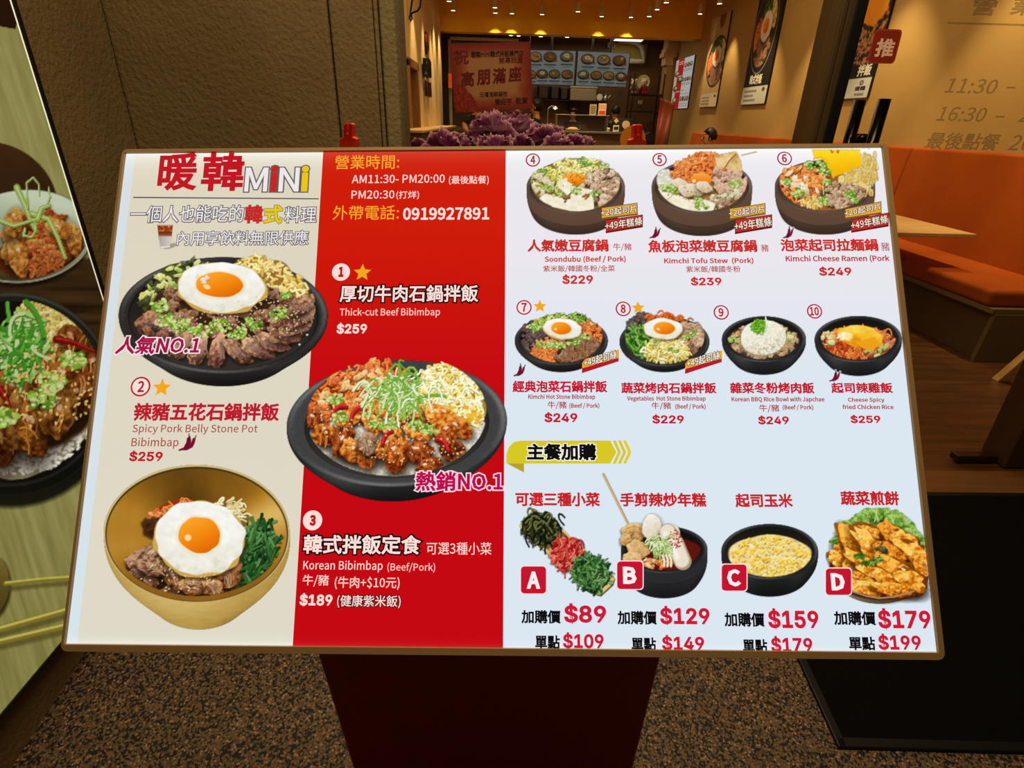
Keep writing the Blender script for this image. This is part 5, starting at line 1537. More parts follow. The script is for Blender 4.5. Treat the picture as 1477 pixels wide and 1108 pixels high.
# ---------------------------------------------------------------- booth bench along the right wall
ORANGE = mat('burnt_orange_upholstery', (168, 78, 14), 0.8, spec=.15, var=(3, (156, 70, 10)), bump=(500, 0.1, 0.001))
bench = root('booth_bench', 'long burnt orange upholstered booth bench along the tan wall', 'bench', (3.5, 7.6, 0))
BY0, BY1 = 3.38, 12.0
base = MB().box((3.26, BY0 + .02, 0), (3.9, BY1, .37), .004)
base.build('base', mat('bench_base_laminate', (84, 64, 36), 0.6), bench)
y = BY0
for L in (2.1, 2.1, 2.1, BY1 - BY0 - 6.3):
    MB().box((3.2, y + .003, .372), (3.80, y + L - .003, .485), .03, 4).build('seat', ORANGE, bench, smooth=False)
    bk = MB().hexa([(3.76, y + .003, .43), (3.915, y + .003, .43), (3.915, y + L - .003, .43), (3.76, y + L - .003, .43),
                    (3.83, y + .003, 1.262), (3.915, y + .003, 1.262), (3.915, y + L - .003, 1.262), (3.83, y + L - .003, 1.262)], .022, 4)
    bk.build('backrest', ORANGE, bench); y += L
MB().hexa([(3.215, BY0 - .03, .335), (3.9, BY0 - .03, .335), (3.9, BY1, .335), (3.215, BY1, .335), (3.215, BY0 - .03, .372), (3.9, BY0 - .03, .372), (3.9, BY1, .372), (3.215, BY1, .372)], .005).build('seat_board', mat('bench_board', (120, 96, 58), .6), bench)
MB().hexa([(3.22, BY0 - .035, 0), (3.9, BY0 - .035, 0), (3.9, BY0, 0), (3.22, BY0, 0), (3.24, BY0 - .035, .335), (3.9, BY0 - .035, .335), (3.9, BY0, .335), (3.24, BY0, .335)], .003).build('end_panel', mat('bench_end', (104, 86, 52), .6), bench)


def table(loc, sx, sy, label):
    t = root('dining_table', label, 'table', loc, 'wooden dining tables by the bench')
    x, y, _ = loc
    MB().box((x - sx / 2, y - sy / 2, .715), (x + sx / 2, y + sy / 2, .742), .004).build('table_top', PALEWOOD, t)
    MB().tube([(x, y, .02), (x, y, .715)], .038, 16).build('pedestal', BLACK, t, smooth=True)
    MB().box((x - .24, y - .24, .002), (x + .24, y + .24, .02), .004).build('foot_plate', BLACK, t)
    return t


ta = table((3.08, 4.42, 0), .70, .95, 'pale wooden table beside the orange bench, its corner right of the menu board')
for k, Y in ((1, 6.6), (2, 8.7)):
    copy_tree(ta, (-.02 if k == 1 else -.4, Y - 4.42, 0), ['', 'pale wooden table one place deeper along the orange bench', 'pale wooden table at the seated customer by the orange bench'][k])
# stool just inside the door, one splayed leg in view
sc_ = Vector((3.42, 2.82, 0))
lg = root('wooden_stool', 'pale wooden stool inside the glass door, only its splayed leg in view', 'stool', tuple(sc_))
for sx, sy in ((-1, -1), (1, -1), (1, 1), (-1, 1)):
    ft = sc_ + Vector((sx * .27, sy * .24, 0)) if not (sx == -1 and sy == -1) else Vector((2.735, 2.52, 0))
    u = sc_ + Vector((sx * .13, sy * .13, .44))
    MB().hexa([ft + Vector(d) for d in ((-.022, -.03, 0), (.03, -.03, 0), (.03, .02, 0), (-.022, .02, 0))] + [u + Vector(d) for d in ((-.022, -.03, 0), (.03, -.03, 0), (.03, .02, 0), (-.022, .02, 0))], .004).build('leg', PALEWOOD, lg)
MB().lathe([(0, .44), (.19, .44), (.2, .452), (.2, .468), (.19, .48), (0, .48)], tuple(sc_), 32).build('seat', PALEWOOD, lg)

# ---------------------------------------------------------------- prints on the walls
rw = Plane((WX - .03, 0, 0), (0, -1, 0), (0, 0, 1))      # print faces on the right wall


def ypx(x, y): return atX(x, y, WX - .03)


class LocalPlane(Plane):
    """layout in centimetres from the upper left corner of a print"""

    def frame(s, x, y): return x / 100.0, -y / 100.0


def wall_print(name, label, cat, ya, yb, zt, zb, painter, group=None, material=None, kind='poster', th=.028):
    """ya far edge, yb near edge on the right wall"""
    t = root(name, label, cat, (WX, (ya + yb) / 2, zb), group)
    MB().box((WX - th, yb, zb), (WX - .0005, ya, zt), .003).build('backing_board', BLACK, t)
    pl = LocalPlane((WX - th - .001, ya, zt), (0, -1, 0), (0, 0, 1))
    W_, H_ = (ya - yb) * 100, (zt - zb) * 100
    p = Pic(0, 0, W_, H_, max(.6, H_ / 220), 41)
    painter(p, W_, H_)
    X, Y = np.meshgrid(p.x, p.y)
    P = board_points(X / 100, -Y / 100, 0.0, pl)
    grid_mesh('print', P, lin(np.clip(p.C, 0, 255)), np.ones((p.ny - 1, p.nx - 1), bool), material or PAPER, t)
    return t, pl, W_, H_


def bowl_scene(p, cx, cy, rx, ry, dark=True):
    if dark: p.ell(cx, cy, rx, ry, (24, 18, 12), 0, 1.5); p.ell(cx, cy, rx * .95, ry * .95, (60, 36, 16), 0, 1.5)
    cl = p.mask(lambda z: z.ell(cx, cy, rx * .93, ry * .93, (1, 1, 1)))
    p.noodles(cx + rx * .45, cy - ry * .35, rx * .5, ry * .4, 70, rx * .4, rx * .08, SPROUT, (150, 120, 50), 0, cl)
    kimchi(p, cx - rx * .5, cy + ry * .1, rx * .45, ry * .45, 50, rx * .14, cl)
    p.leaves(cx - rx * .1, cy - ry * .6, rx * .4, ry * .3, 50, rx * .3, rx * .08, GREEN, (30, 50, 20), 0, cl)
    p.lumps(cx + rx * .05, cy + ry * .55, rx * .75, ry * .4, 70, rx * .15, MEAT, 0, cl, .6, base=(50, 34, 22))


def paint_black(p, W_, H_):
    p.C[:] = (26, 26, 22); p.A[:] = 1
    s = H_ / 175.
    bowl_scene(p, W_ * .46, H_ * .50, W_ * .40, H_ * .26, True)
    for k in range(60):
        a0, a1 = k / 60 * 2 * PI, (k + 1) / 60 * 2 * PI
        p.line([(W_ * .46 + W_ * .43 * math.cos(a0), H_ * .5 + H_ * .285 * math.sin(a0)), (W_ * .46 + W_ * .43 * math.cos(a1), H_ * .5 + H_ * .285 * math.sin(a1))], 1.6, (150, 146, 130))
    p.egg(W_ * .50, H_ * .475, W_ * .2, H_ * .105, W_ * .48, H_ * .47, W_ * .1, H_ * .05, 0, False)
    p.poly([(0, H_ * .875), (W_, H_ * .875), (W_, H_), (0, H_)], (206, 212, 206))
    for k in range(3):
        for j in range(9 - 2 * (k == 1)):
            x = W_ * (.1 + .055 * j); y = H_ * (.90 + .032 * k)
            p.poly([(x, y), (x + W_ * .04, y), (x + W_ * .04, y + H_ * .013), (x, y + H_ * .013)], (60, 58, 52), alpha=.8)
    p.ell(W_ * .85, H_ * .90, W_ * .055, H_ * .014, (80, 40, 36)); p.ell(W_ * .85, H_ * .905, W_ * .03, H_ * .008, (200, 60, 40))


def paint_cream(p, W_, H_):
    p.C[:] = (200, 172, 112); p.A[:] = 1
    p.ell(W_ * .62, H_ * .02, W_ * .16, H_ * .12, (120, 90, 50), 0, 3)
    bowl_scene(p, W_ * .62, H_ * .50, W_ * .52, H_ * .28, True)
    p.egg(W_ * .62, H_ * .44, W_ * .24, H_ * .115, W_ * .58, H_ * .43, W_ * .125, H_ * .058, 0, False)
    for x, y in p.scat(W_ * .2, H_ * .16, W_ * .1, H_ * .09, 16): p.ell(x, y, 4, 4, (232, 214, 176))
    p.poly([(0, H_ * .845), (W_, H_ * .845), (W_, H_), (0, H_)], (224, 212, 184))
    for k in range(3):
        for j in range(6):
            x = W_ * (.1 + .075 * j); y = H_ * (.885 + .036 * k)
            p.poly([(x, y), (x + W_ * .05, y), (x + W_ * .05, y + H_ * .014), (x, y + H_ * .014)], (70, 62, 50), alpha=.8)
    p.ell(W_ * .85, H_ * .88, W_ * .06, H_ * .014, (90, 50, 40))


def mini_bowl(p, x, y, rx, ry, k=0):
    p.ell(x, y + ry * .25, rx, ry, (34, 30, 28)); p.ell(x, y, rx, ry, (60, 54, 48)); p.ell(x, y, rx * .86, ry * .84, [(170, 110, 50), (190, 150, 80), (150, 80, 40), (120, 130, 60)][k % 4])
    for a in range(7): p.ell(x + p.R.uniform(-.6, .6) * rx, y + p.R.uniform(-.55, .45) * ry, rx * .22, ry * .2, p.R.choice([(214, 130, 60), (230, 200, 130), (96, 130, 50), (110, 70, 50), (200, 80, 40)]))
    if k % 3 == 0: p.ell(x, y - ry * .15, rx * .42, ry * .4, (238, 234, 222)); p.ell(x, y - ry * .15, rx * .2, ry * .2, (240, 150, 30))


def paint_screen(p, W_, H_):
    p.C[:] = (226, 228, 232); p.A[:] = 1
    p.poly([(0, 0), (W_ * .16, 0), (W_ * .16, H_), (0, H_)], (226, 214, 190)); p.poly([(W_ * .16, 0), (W_ * .48, 0), (W_ * .48, H_), (W_ * .16, H_)], (206, 28, 30))
    for k, (x, y) in enumerate(((.16, .28), (.36, .40), (.18, .58), (.2, .82))): mini_bowl(p, W_ * x, H_ * y, W_ * .15, H_ * .055, k * 3)
    for j in range(3): mini_bowl(p, W_ * (.58 + .15 * j), H_ * .14, W_ * .07, H_ * .04, j + 1)
    for j in range(4): mini_bowl(p, W_ * (.55 + .125 * j), H_ * .42, W_ * .055, H_ * .035, j)
    for j in range(4): mini_bowl(p, W_ * (.55 + .125 * j), H_ * .80, W_ * .055, H_ * .045, j + 1)
    for y in (.22, .25, .49, .52, .70, .90, .94):
        for j in range(4): p.poly([(W_ * (.51 + .12 * j), H_ * y), (W_ * (.59 + .12 * j), H_ * y), (W_ * (.59 + .12 * j), H_ * (y + .014)), (W_ * (.51 + .12 * j), H_ * (y + .014))], (190, 70, 80), alpha=.8)
    p.poly([(W_ * .5, H_ * .62), (W_ * .66, H_ * .62), (W_ * .66, H_ * .65), (W_ * .5, H_ * .65)], (206, 196, 60))
    for y in (.05, .09, .33, .64): p.poly([(W_ * .2, H_ * y), (W_ * .44, H_ * y), (W_ * .44, H_ * (y + .02)), (W_ * .2, H_ * (y + .02))], (250, 214, 190))


def wall_ink(t, pl, items):
    for a in items:
        i = Ink(pl); i.text(*a[:6], a[6] if len(a) > 6 else .02); i.build('lettering', PAPER, t)


ba, bb = ypx(1067.6, 151.5), ypx(1102.1, 149.6)
t, pl, W_, H_ = wall_print('wall_poster', 'black wall poster with a fried egg in a ring, nearest on the right wall', 'poster', ba[1], bb[1], ba[2] + 1.95, ba[2], paint_black, 'food posters on the right wall')
wall_ink(t, pl, [('韓式拌飯', W_ * .22, H_ * .79, W_ * .72, H_ * .86, (236, 236, 228), .03)])
ca, cb = ypx(1008.2, 154.9), ypx(1031.9, 153.8)
ctz = ypx(1028.5, 27.6)[2]
t, pl, W_, H_ = wall_print('wall_poster', 'cream wall poster of a rice bowl, between the menu poster and black poster', 'poster', ca[1], cb[1], ctz, ca[2], paint_cream, 'food posters on the right wall')
sa, sb = ypx(966.6, 157.3), ypx(990.9, 156.5)
wall_print('menu_poster', 'lit white and red menu poster deepest on the right wall', 'poster', sa[1], sb[1], ypx(1000.8, 79.4)[2], sa[2], paint_screen, None, SCREEN)


def paint_third(p, W_, H_):
    p.C[:] = (38, 26, 18); p.A[:] = 1
    p.lumps(W_ * .7, H_ * .66, W_ * .5, H_ * .2, 260, W_ * .045, MEAT + [((70, 20, 10), (150, 60, 40), (220, 140, 110))], .3, None, .6, .3, base=(50, 26, 16))
    p.poly([(0, 0), (W_, 0), (W_ * .9, H_ * .49), (W_ * .62, H_ * .57), (0, H_ * .5)], lambda X, Y: tri((206, 120, 0), (240, 170, 20), (252, 206, 70), fbm(X * .03, Y * .03, 3)))
    p.poly([(0, H_ * .79), (W_, H_ * .79), (W_, H_ * .86), (0, H_ * .86)], (20, 18, 16))
    p.poly([(0, H_ * .875), (W_, H_ * .875), (W_, H_), (0, H_)], (196, 206, 206))
    p.ell(W_ * .72, H_ * .905, W_ * .06, H_ * .015, (90, 50, 50)); p.ell(W_ * .72, H_ * .905, W_ * .03, H_ * .006, (220, 210, 200))


ta_, tb_ = ypx(1206, 143.4), ypx(1249.4, 142.3)
t, pl, W_, H_ = wall_print('wall_poster', 'food poster seen through the glass door, just behind the red push sticker', 'poster', ta_[1], tb_[1], ta_[2] + 1.55, ta_[2], paint_third, 'food posters on the right wall')
wall_ink(t, pl, [('拌飯', W_ * .50, H_ * .79, W_ * .92, H_ * .865, (226, 226, 220), .03), ('暖韓', W_ * .56, H_ * .925, W_ * .88, H_ * .955, (60, 40, 44), .03), ('mini', W_ * .58, H_ * .965, W_ * .86, H_ * .985, (40, 36, 36), .03)])

# wall sign on the left wall: round emblem over raised characters
lwp = Plane((LX + .012, 0, 0), (0, 1, 0), (0, 0, 1))
sgn = root('wall_sign', 'raised black and red shop sign with a round emblem on the left wall', 'sign', (LX, atX(613.5, 62, LX)[1], 1.9))
c0 = lwp.hit(614.5, 62); top = lwp.hit(613, 44.5).z; R = top - c0.z
m1 = MB().lathe([(0, 0), (R, 0), (R, .02), (R * .97, .024), (0, .024)], (LX + .001, c0.y, c0.z), 40, axis=(1, 0, 0)); m1.build('emblem', mat('sign_black', (22, 16, 16), .4), sgn)
m2 = MB().lathe([(0, 0), (R * .8, 0), (R * .8, .006), (0, .008)], (LX + .026, c0.y + R * .02, c0.z + R * .12), 40, axis=(1, 0, 0)); m2.build('emblem_face', mat('sign_red', (170, 44, 20), .4), sgn)
m3 = MB().hexa([(LX + .03, c0.y - R * .95, c0.z - R * .45), (LX + .03, c0.y + R * .95, c0.z - R * .6), (LX + .03, c0.y + R * .9, c0.z - R * .1), (LX + .03, c0.y - R * .9, c0.z + R * .02)] + [(LX + .04, c0.y - R * .95, c0.z - R * .45), (LX + .04, c0.y + R * .95, c0.z - R * .6), (LX + .04, c0.y + R * .9, c0.z - R * .1), (LX + .04, c0.y - R * .9, c0.z + R * .02)])
m3.build('emblem_band', MATS['sign_black'], sgn)


def raised(pl, items, name, material, parent, th=.022):
    i = Ink(pl)
    for a in items: i.text(*a, (20, 16, 16), .03, lift=th)
    o = i.build(name, material, parent)
    s = o.modifiers.new('thick', 'SOLIDIFY'); s.thickness = th; s.offset = 0
    return o


raised(lwp, [('暖', 609.6, 82.5, 614.0, 110.2), ('韓', 615.0, 84, 619.9, 110.6)], 'lettering', MATS['sign_black'], sgn)
raised(lwp, [('MiNi', 612, 116, 620, 138)], 'small_lettering', mat('sign_dark_red', (60, 22, 20), .4), sgn)

# ---------------------------------------------------------------- ceiling track lights
CREAM = mat('lamp_body', (206, 190, 150), 0.5)
HOT = mat('lamp_face', (255, 244, 214), emit=((255, 240, 205), 7.0))
lamp_px = [(626, 1.4), (633, 14.8), (713.9, 11.4), (714.7, 19.9), (738, 25), (780, 26), (833.6, 17), (864.9, 27), (907, 27.9), (936.5, 24), (947.9, 14), (961, 4), (1016.7, 20.7), (1044.6, 5.8)]
lamp_lab = ['first track spot from the left, at the ceiling edge', 'second track spot from the left, close to the left wall', 'upper one of a pair of track spots above the greeting card', 'lower one of a pair of track spots above the greeting card', 'track spot right of the pair, above the middle of the greeting card',
            'track spot above the right edge of the greeting card', 'short track spot left of the bright one, above the left menu screen', 'bright track spot above the gap between the two menu screens', 'track spot above the right menu screen', 'lowest track spot of the slanted row at the right',
            'middle track spot of the slanted row at the right', 'highest track spot of the slanted row at the right', 'track spot left of the cream poster', 'track spot over the cream poster']
ZL = 3.20


def lamp(loc):
    t = root('track_light', None, 'track light', loc, 'track spotlights under the dining ceiling')
    x, y, z = loc
    MB().lathe([(0, .15), (.04, .15), (.046, .14), (.046, .0), (.04, 0)], (x, y, z), 18).build('lamp_body', CREAM, t, smooth=False)
    MB().lathe([(0, .003), (.041, .003)], (x, y, z), 18).build('lamp_face', HOT, t)
    MB().tube([(x, y, z + .15), (x, y, CZ - .02)], .008, 8).build('stem', CREAM, t)
    return t


proto = None
wall_spots = []
for (x, y), lab in zip(lamp_px, lamp_lab):
    P = atZ(x, y, ZL)
    P.x = min(max(P.x, LX + .28), WX - .35); P.y = min(P.y, YB - .25)
    if proto is None: proto = lamp(tuple(P)); proto['label'] = lab; o = proto
    else: o = copy_tree(proto, P - WLOC[proto.name], lab)
    wall_spots.append(P)
tr = root('lighting_track', 'long ochre ceiling track running along the beam', 'track', (1.4, YB - .9, CZ - .02), 'lighting tracks')
MB().box((LX + .1, YB - .92, CZ - .03), (3.5, YB - .88, CZ - .001), .003).build('rail', CREAM, tr)


def spot(P, target, power, size=58, blend=.7):
    l = bpy.data.lights.new('track_beam', 'SPOT'); l.energy = power; l.color = (1, .76, .42); l.spot_size = math.radians(size); l.spot_blend = blend; l.shadow_soft_size = .03
    o = bpy.data.objects.new('track_beam', l); COL.objects.link(o); o.location = P - Vector((0, 0, .03))
    o.rotation_euler = (Vector(target) - P).to_track_quat('-Z', 'Y').to_euler()


for P in wall_spots:
    near_r = P.x > 2.6; near_l = P.x < -.6
    tgt = (P.x + (.45 if near_r else -.45 if near_l else 0), P.y + (1.1 if not (near_r or near_l) else 0), 0.6)
    spot(P, tgt, 90)
for Y in (7.6, 8.7, 9.8, 10.8): spot(Vector((LX + .33, Y, ZL + .1)), (LX + .06, Y, 1.0), 140, 46)
for Y in (3.4, 4.8, 6.2, 7.7, 9.2): spot(Vector((WX - .62, Y, ZL + .1)), (WX - .12, Y, .7), 150, 62)

# hanging cable by the left wall
cp = [atY(x, y, 8.3) for x, y in ((596, -8), (594, 4), (592.6, 14), (592, 22), (590.6, 26), (592.6, 30.5), (594.4, 27), (593.2, 20), (597, 17.5), (602, 16), (606, 10), (607, 0), (607.4, -8))]
o = tag(MB().tube(cp, .012, 8).build('hanging_cable', BLACK, smooth=True), 'thin dark cable looped from the ceiling by the left wall', 'cable')
# ---------------------------------------------------------------- red clips on the back of the menu stand
REDP = mat('red_plastic', (206, 32, 10), 0.35)
for cx, sgn_ in ((501.5, 1), (920.5, -1)):
    k = 26.0 / 27
    q = [(-12, 36), (-12, 22.5), (-6.2, 20.5), (-5.8, 2), (-3, 0), (-1.4, 0), (-1.4, 15), (1.4, 15), (1.4, 0), (4.5, 0), (6.4, 2), (6.6, 20.5), (12, 22.5), (12, 36)]
    y0 = 177.5 if sgn_ > 0 else 179.5
    b3 = [atY(cx + a, y0 + b, .845) for a, b in q]
    c = MB().prism(b3, (0, .02, 0), .0012)
    c.build('clip', REDP, stand)['label'] = 'red plastic clip'

# ---------------------------------------------------------------- greeting card on its stick, kale stand, ribbon
CARDY = 2.50
card = root('greeting_card', 'square red and tan congratulation card standing behind the purple kale', 'card', tuple(atY(708, 163, CARDY)))
cq = [(647, 62.8), (764.9, 60.3), (769, 157), (656.8, 162.7)]
cw = [atY(x, y, CARDY) for x, y in cq]
MB().prism([v + Vector((0, .003, 0)) for v in cw], (0, .003, 0)).build('backing_board', mat('card_back', (150, 96, 60), .7), card)
NU, NV = 90, 74
U, Vv = np.meshgrid(np.linspace(0, 1, NU), np.linspace(0, 1, NV))
cw_ = [np.array(v) for v in cw]
P = (cw_[0] * ((1 - U) * (1 - Vv))[..., None] + cw_[1] * (U * (1 - Vv))[..., None] + cw_[2] * (U * Vv)[..., None] + cw_[3] * ((1 - U) * Vv)[..., None]) - np.array([0, .0002, 0])
p = Pic(0, 0, 89, 73, 1.0, 51)
ed = np.minimum.reduce([U, 1 - U, Vv * .9, (1 - Vv) * .8])
n_ = fbm(U * 7, Vv * 7, 3)
p.C[:] = tri((120, 20, 8), (146, 60, 28), (168, 112, 66), np.clip(ed * 4.6 + .3 * (n_ - .5), 0, 1)); p.A[:] = 1
for x, y, r in ((8, 50, 7), (14, 58, 8), (9, 66, 9), (18, 67, 8), (4, 58, 6), (20, 72, 7)):
    for k in range(5): p.ell(x + .5 * k, y - .4 * k, r * (1 - .18 * k), r * (.9 - .17 * k), [(110, 14, 8), (150, 30, 18), (120, 18, 12), (164, 44, 28), (130, 20, 14)][k], .3 * k, 1, .2)
grid_mesh('card_print', P, lin(p.C), np.ones((NV - 1, NU - 1), bool), PAPER, card)
i = Ink(Plane((0, CARDY - .0004, 0), (1, 0, 0), (0, 0, 1)))
DR, DK = (104, 10, 8), (30, 10, 6)
i.text('祝', 654.4, 71.7, 676.3, 93.6, DR, .03, slope=-.03)
i.text('暖韓mini韓式拌飯專門店', 679.6, 74.2, 754.8, 83.6, DK, .02, slope=-.025)
i.text('開幕誌慶', 719.9, 82.8, 754.3, 92.2, DR, .01, slope=-.04)
for k, ch in enumerate('高朋滿座'): i.text(ch, 665 + 22.7 * k, 103.5 - 2.4 * k, 684 + 22.7 * k, 126.2 - 2.4 * k, DR, .035, slope=-.08)
i.text('日嚐海鮮鍋物', 692.6, 132.4, 731.6, 140.4, DK, .01, slope=-.03)
i.text('簡紹宇', 713.7, 142.6, 738, 152, DK, .01, slope=-.05); i.text('敬賀', 743.5, 140.6, 760.8, 150.4, DK, .01, slope=-.04)
i.build('lettering', PAPER, card)
sx_ = atY(712, 163, CARDY + .012)
MB().tube([(sx_.x, CARDY + .012, atY(700, 66, CARDY).z), (sx_.x, CARDY + .012, .0)], .006, 8).build('stick', PALEWOOD, card)

LEAF = print_mat('purple_kale_leaf', 0.0, 0.55, True)
kst = root('flower_stand', 'flower stand with purple frilled kale heads behind the menu board', 'flower stand', (.02, 2.46, 0))
KX, KY = .0, 2.46
for a in range(3):
    an = a * 2 * PI / 3 + .5
    MB().tube([(KX + .07 * math.cos(an), KY + .05 * math.sin(an), 1.16), (KX + .24 * math.cos(an), KY + .16 * math.sin(an), .004)], .012, 10).build('leg', DARKMETAL, kst, smooth=True)
MB().lathe([(0, 1.08), (.16, 1.08), (.2, 1.2), (.205, 1.2), (.2, 1.21), (.185, 1.205), (.15, 1.1), (0, 1.1)], (KX, KY, 0), 28).build('basket', mat('wicker_brown', (90, 60, 30), .7, bump=(200, .6, .004)), kst)


def leaf(V, F, K, c, out, face, L, Wd, seed):
    """one frilled leaf: root at c, growing along out, its upper side towards face; purple with a pale ragged fringe"""
    R = random.Random(seed); nr, nt = 11, 41
    face = (face - out * out.dot(face)).normalized(); side = out.cross(face).normalized(); b0 = len(V)
    ph = [R.uniform(0, 6.28) for _ in range(4)]
    jag = [R.uniform(-1, 1) for _ in range(nt)]
    for i_ in range(nr):
        r = i_ / (nr - 1)
        for j_ in range(nt):
            th = (j_ / (nt - 1) - .5) * 2
            edge = max(0, (r - .76) / .24)
            an = th * 1.75                                  # fan angle: the leaf is rounder than a half disc
            rr = r * (1 + (.13 * jag[j_] * edge))
            q = c + out * (L * (.42 + .58 * rr * math.cos(an))) + side * (Wd * rr * math.sin(an))
            ruff = edge * (math.sin(th * 13 + ph[0]) + .6 * math.sin(th * 27 + ph[1]))
            q = q + face * (L * (.10 * math.sin(r * 2.2 + ph[2]) - .16 * r * r + .09 * ruff + .05 * math.sin(th * 6 + ph[3]) * r))
            V.append(tuple(q))
            base = np.array((92, 20, 70)) * (.85 + .3 * r) + R.uniform(-7, 7)
            vein = .22 if (j_ % 7 == 3 and r < .8) else 0
            t = min(1, max(vein, edge * (.45 + .55 * R.random())))
            K.append(tuple(lin(np.clip(base * (1 - t) + np.array((255, 206, 214)) * t, 0, 255))))
    for i_ in range(nr - 1):
        for j_ in range(nt - 1):
            a = b0 + i_ * nt + j_
            F.append((a, a + 1, a + nt + 1, a + nt))


def kale(cx, cy, Y, L, angs, seed):
    R = random.Random(seed)
    i = Ink(None); V, F, K = [], [], []
    c = atY(cx, cy, Y)
    for k, a in enumerate(angs):
        an = math.radians(a)
        out = Vector((math.cos(an), -.25 - .1 * (k % 3), math.sin(an))).normalized()
        leaf(V, F, K, c + Vector((0, -.012 * k, -.25 * L)), out, Vector((.25 * math.cos(an), -1, .35)), L * R.uniform(.85, 1.1), L * R.uniform(.5, .66), seed * 31 + k)
    i.V, i.F, i.K = V, F, K
    o = i.build('kale_head', LEAF, kst)
    o.data.polygons.foreach_set('use_smooth', [True] * len(o.data.polygons))
    s = o.modifiers.new('thick', 'SOLIDIFY'); s.thickness = .0012
    return o


for k, (x, y, Y, L, angs) in enumerate(((607, 214, 2.50, .055, (70, 110, 40)), (642, 216, 2.46, .10, (140, 100, 170, 60)), (658, 213, 2.50, .09, (80, 110, 130)), (711, 196, 2.50, .115, (125, 100, 60, 85, 20)), (716, 222, 2.42, .10, (120, 60, 90)),
                                         (742, 196, 2.54, .115, (95, 70, 120)), (750, 222, 2.44, .10, (110, 60, 85)), (786, 204, 2.50, .10, (80, 130, 50, 105)), (804, 222, 2.42, .10, (150, 100, 60)), (822, 214, 2.50, .085, (100, 70)), (838, 218, 2.53, .075, (95, 60)))):
    kale(x, y, Y, L, angs, 100 + k)

RIBB = mat('faded_red_satin', (172, 66, 40), 0.45, var=(30, (150, 84, 46), (1, 1, .25)))
rb = root('ribbon_banner', 'upright faded red satin ribbon standing right of the red clip', 'ribbon', tuple(atY(955, 210, 2.35)))
NW, NH = 10, 26
q0 = [(952.5, 140.9), (973.2, 149.6), (957, 240), (940, 240)]
m = MB(); V = []
for a in range(NH + 1):
    for b in range(NW + 1):
        u, v = b / NW, a / NH
        x = (q0[0][0] * (1 - u) + q0[1][0] * u) * (1 - v) + (q0[3][0] * (1 - u) + q0[2][0] * u) * v
        y = (q0[0][1] * (1 - u) + q0[1][1] * u) * (1 - v) + (q0[3][1] * (1 - u) + q0[2][1] * u) * v
        V.append(atY(x, y, 2.35 + .012 * math.sin(u * 5 + v * 2) + .01 * math.sin(v * 9)))
m.add(V, [(a * (NW + 1) + b, a * (NW + 1) + b + 1, (a + 1) * (NW + 1) + b + 1, (a + 1) * (NW + 1) + b) for a in range(NH) for b in range(NW)])
o = m.build('ribbon', RIBB, rb, smooth=True); s = o.modifiers.new('thick', 'SOLIDIFY'); s.thickness = .0015
pp0 = atY(955, 200, 2.38)
MB().tube([(pp0.x, 2.38, pp0.z + .12), (pp0.x, 2.38, 0.0)], .007, 8).build('pole', PALEWOOD, rb)

# round orange and black disc on a low post behind the right clip
dc = atY(912, 201, 2.9); dr = atY(930, 201, 2.9).x - dc.x
ds = root('round_sign', 'round orange and black sign on a post behind the right red clip', 'sign', (dc.x, 2.9, 0))
MB().lathe([(0, 0), (dr, 0), (dr, .012), (0, .014)], (dc.x, 2.9, dc.z), 40, axis=(0, -1, 0)).build('disc', mat('orange_enamel', (236, 140, 30), .4), ds)
sw = MB(); pts = [atY(x, y, 2.884) for x, y in ((899, 213), (908, 206), (916, 193), (921, 185), (926, 188), (922, 200), (913, 210), (905, 217))]
sw.prism(pts, (0, -.004, 0)); sw.build('swoosh', BLACK, ds)
MB().lathe([(0, 0), (dr * .62, 0), (dr * .62, .012), (0, .014)], (dc.x + dr * 1.45, 2.92, dc.z - dr * .1), 32, axis=(0, -1, 0)).build('dark_disc', mat('dark_disc', (40, 30, 20), .4), ds)
MB().tube([(dc.x, 2.925, dc.z), (dc.x, 2.925, .02)], .012, 10).build('post', DARKMETAL, ds)
MB().lathe([(0, .0), (.14, .0), (.14, .015), (0, .02)], (dc.x, 2.925, 0), 28).build('foot_plate', DARKMETAL, ds)

# ---------------------------------------------------------------- dining room, left side
pt = atX(600, 187, LX + .02)
lc = root('low_cabinet', 'dark low cabinet with a pale top rail along the left wall', 'cabinet', (LX + .2, 8.4, 0))
hz = EYE + (atY(620, 186, 8.0).z - EYE)
MB().box((LX + .002, 7.0, 0), (LX + .28, 12.3, hz - .03), .006).build('body', mat('cabinet_brown', (66, 48, 28), .5), lc)
MB().box((LX + .002, 6.98, hz - .03), (LX + .30, 12.32, hz), .006).build('top', PALEWOOD, lc)
cc = atY(573, 186, 5.4)
rc = root('round_back_chair', 'dark round-backed chair just visible beside the grey column', 'chair', (cc.x, 5.4, 0))
R_ = atY(590, 186, 5.4).x - cc.x
MB().lathe([(0, 0), (R_ * .8, 0), (R_, .02), (R_, .045), (R_ * .8, .06), (0, .06)], (cc.x, 5.4, cc.z - .15), 36, axis=(0, -1, 0)).build('backrest', BLACK, rc)
MB().lathe([(0, .42), (.2, .42), (.22, .45), (.2, .48), (0, .48)], (cc.x, 5.12, 0), 28).build('seat', BLACK, rc)
for sx, sy in ((-1, -1), (1, -1), (1, 1), (-1, 1)):
    MB().tube([(cc.x + sx * .14, 5.15 + sy * .14, .43), (cc.x + sx * .18, 5.15 + sy * .18, .002)], .013, 8).build('leg', DARKMETAL, rc)
for sx in (-1, 1):
    MB().tube([(cc.x + sx * .1, 5.3, .45), (cc.x + sx * .1, 5.42, cc.z - .15)], .012, 8).build('back_post', DARKMETAL, rc)

# ---------------------------------------------------------------- kitchen beyond
TVY = 13.3


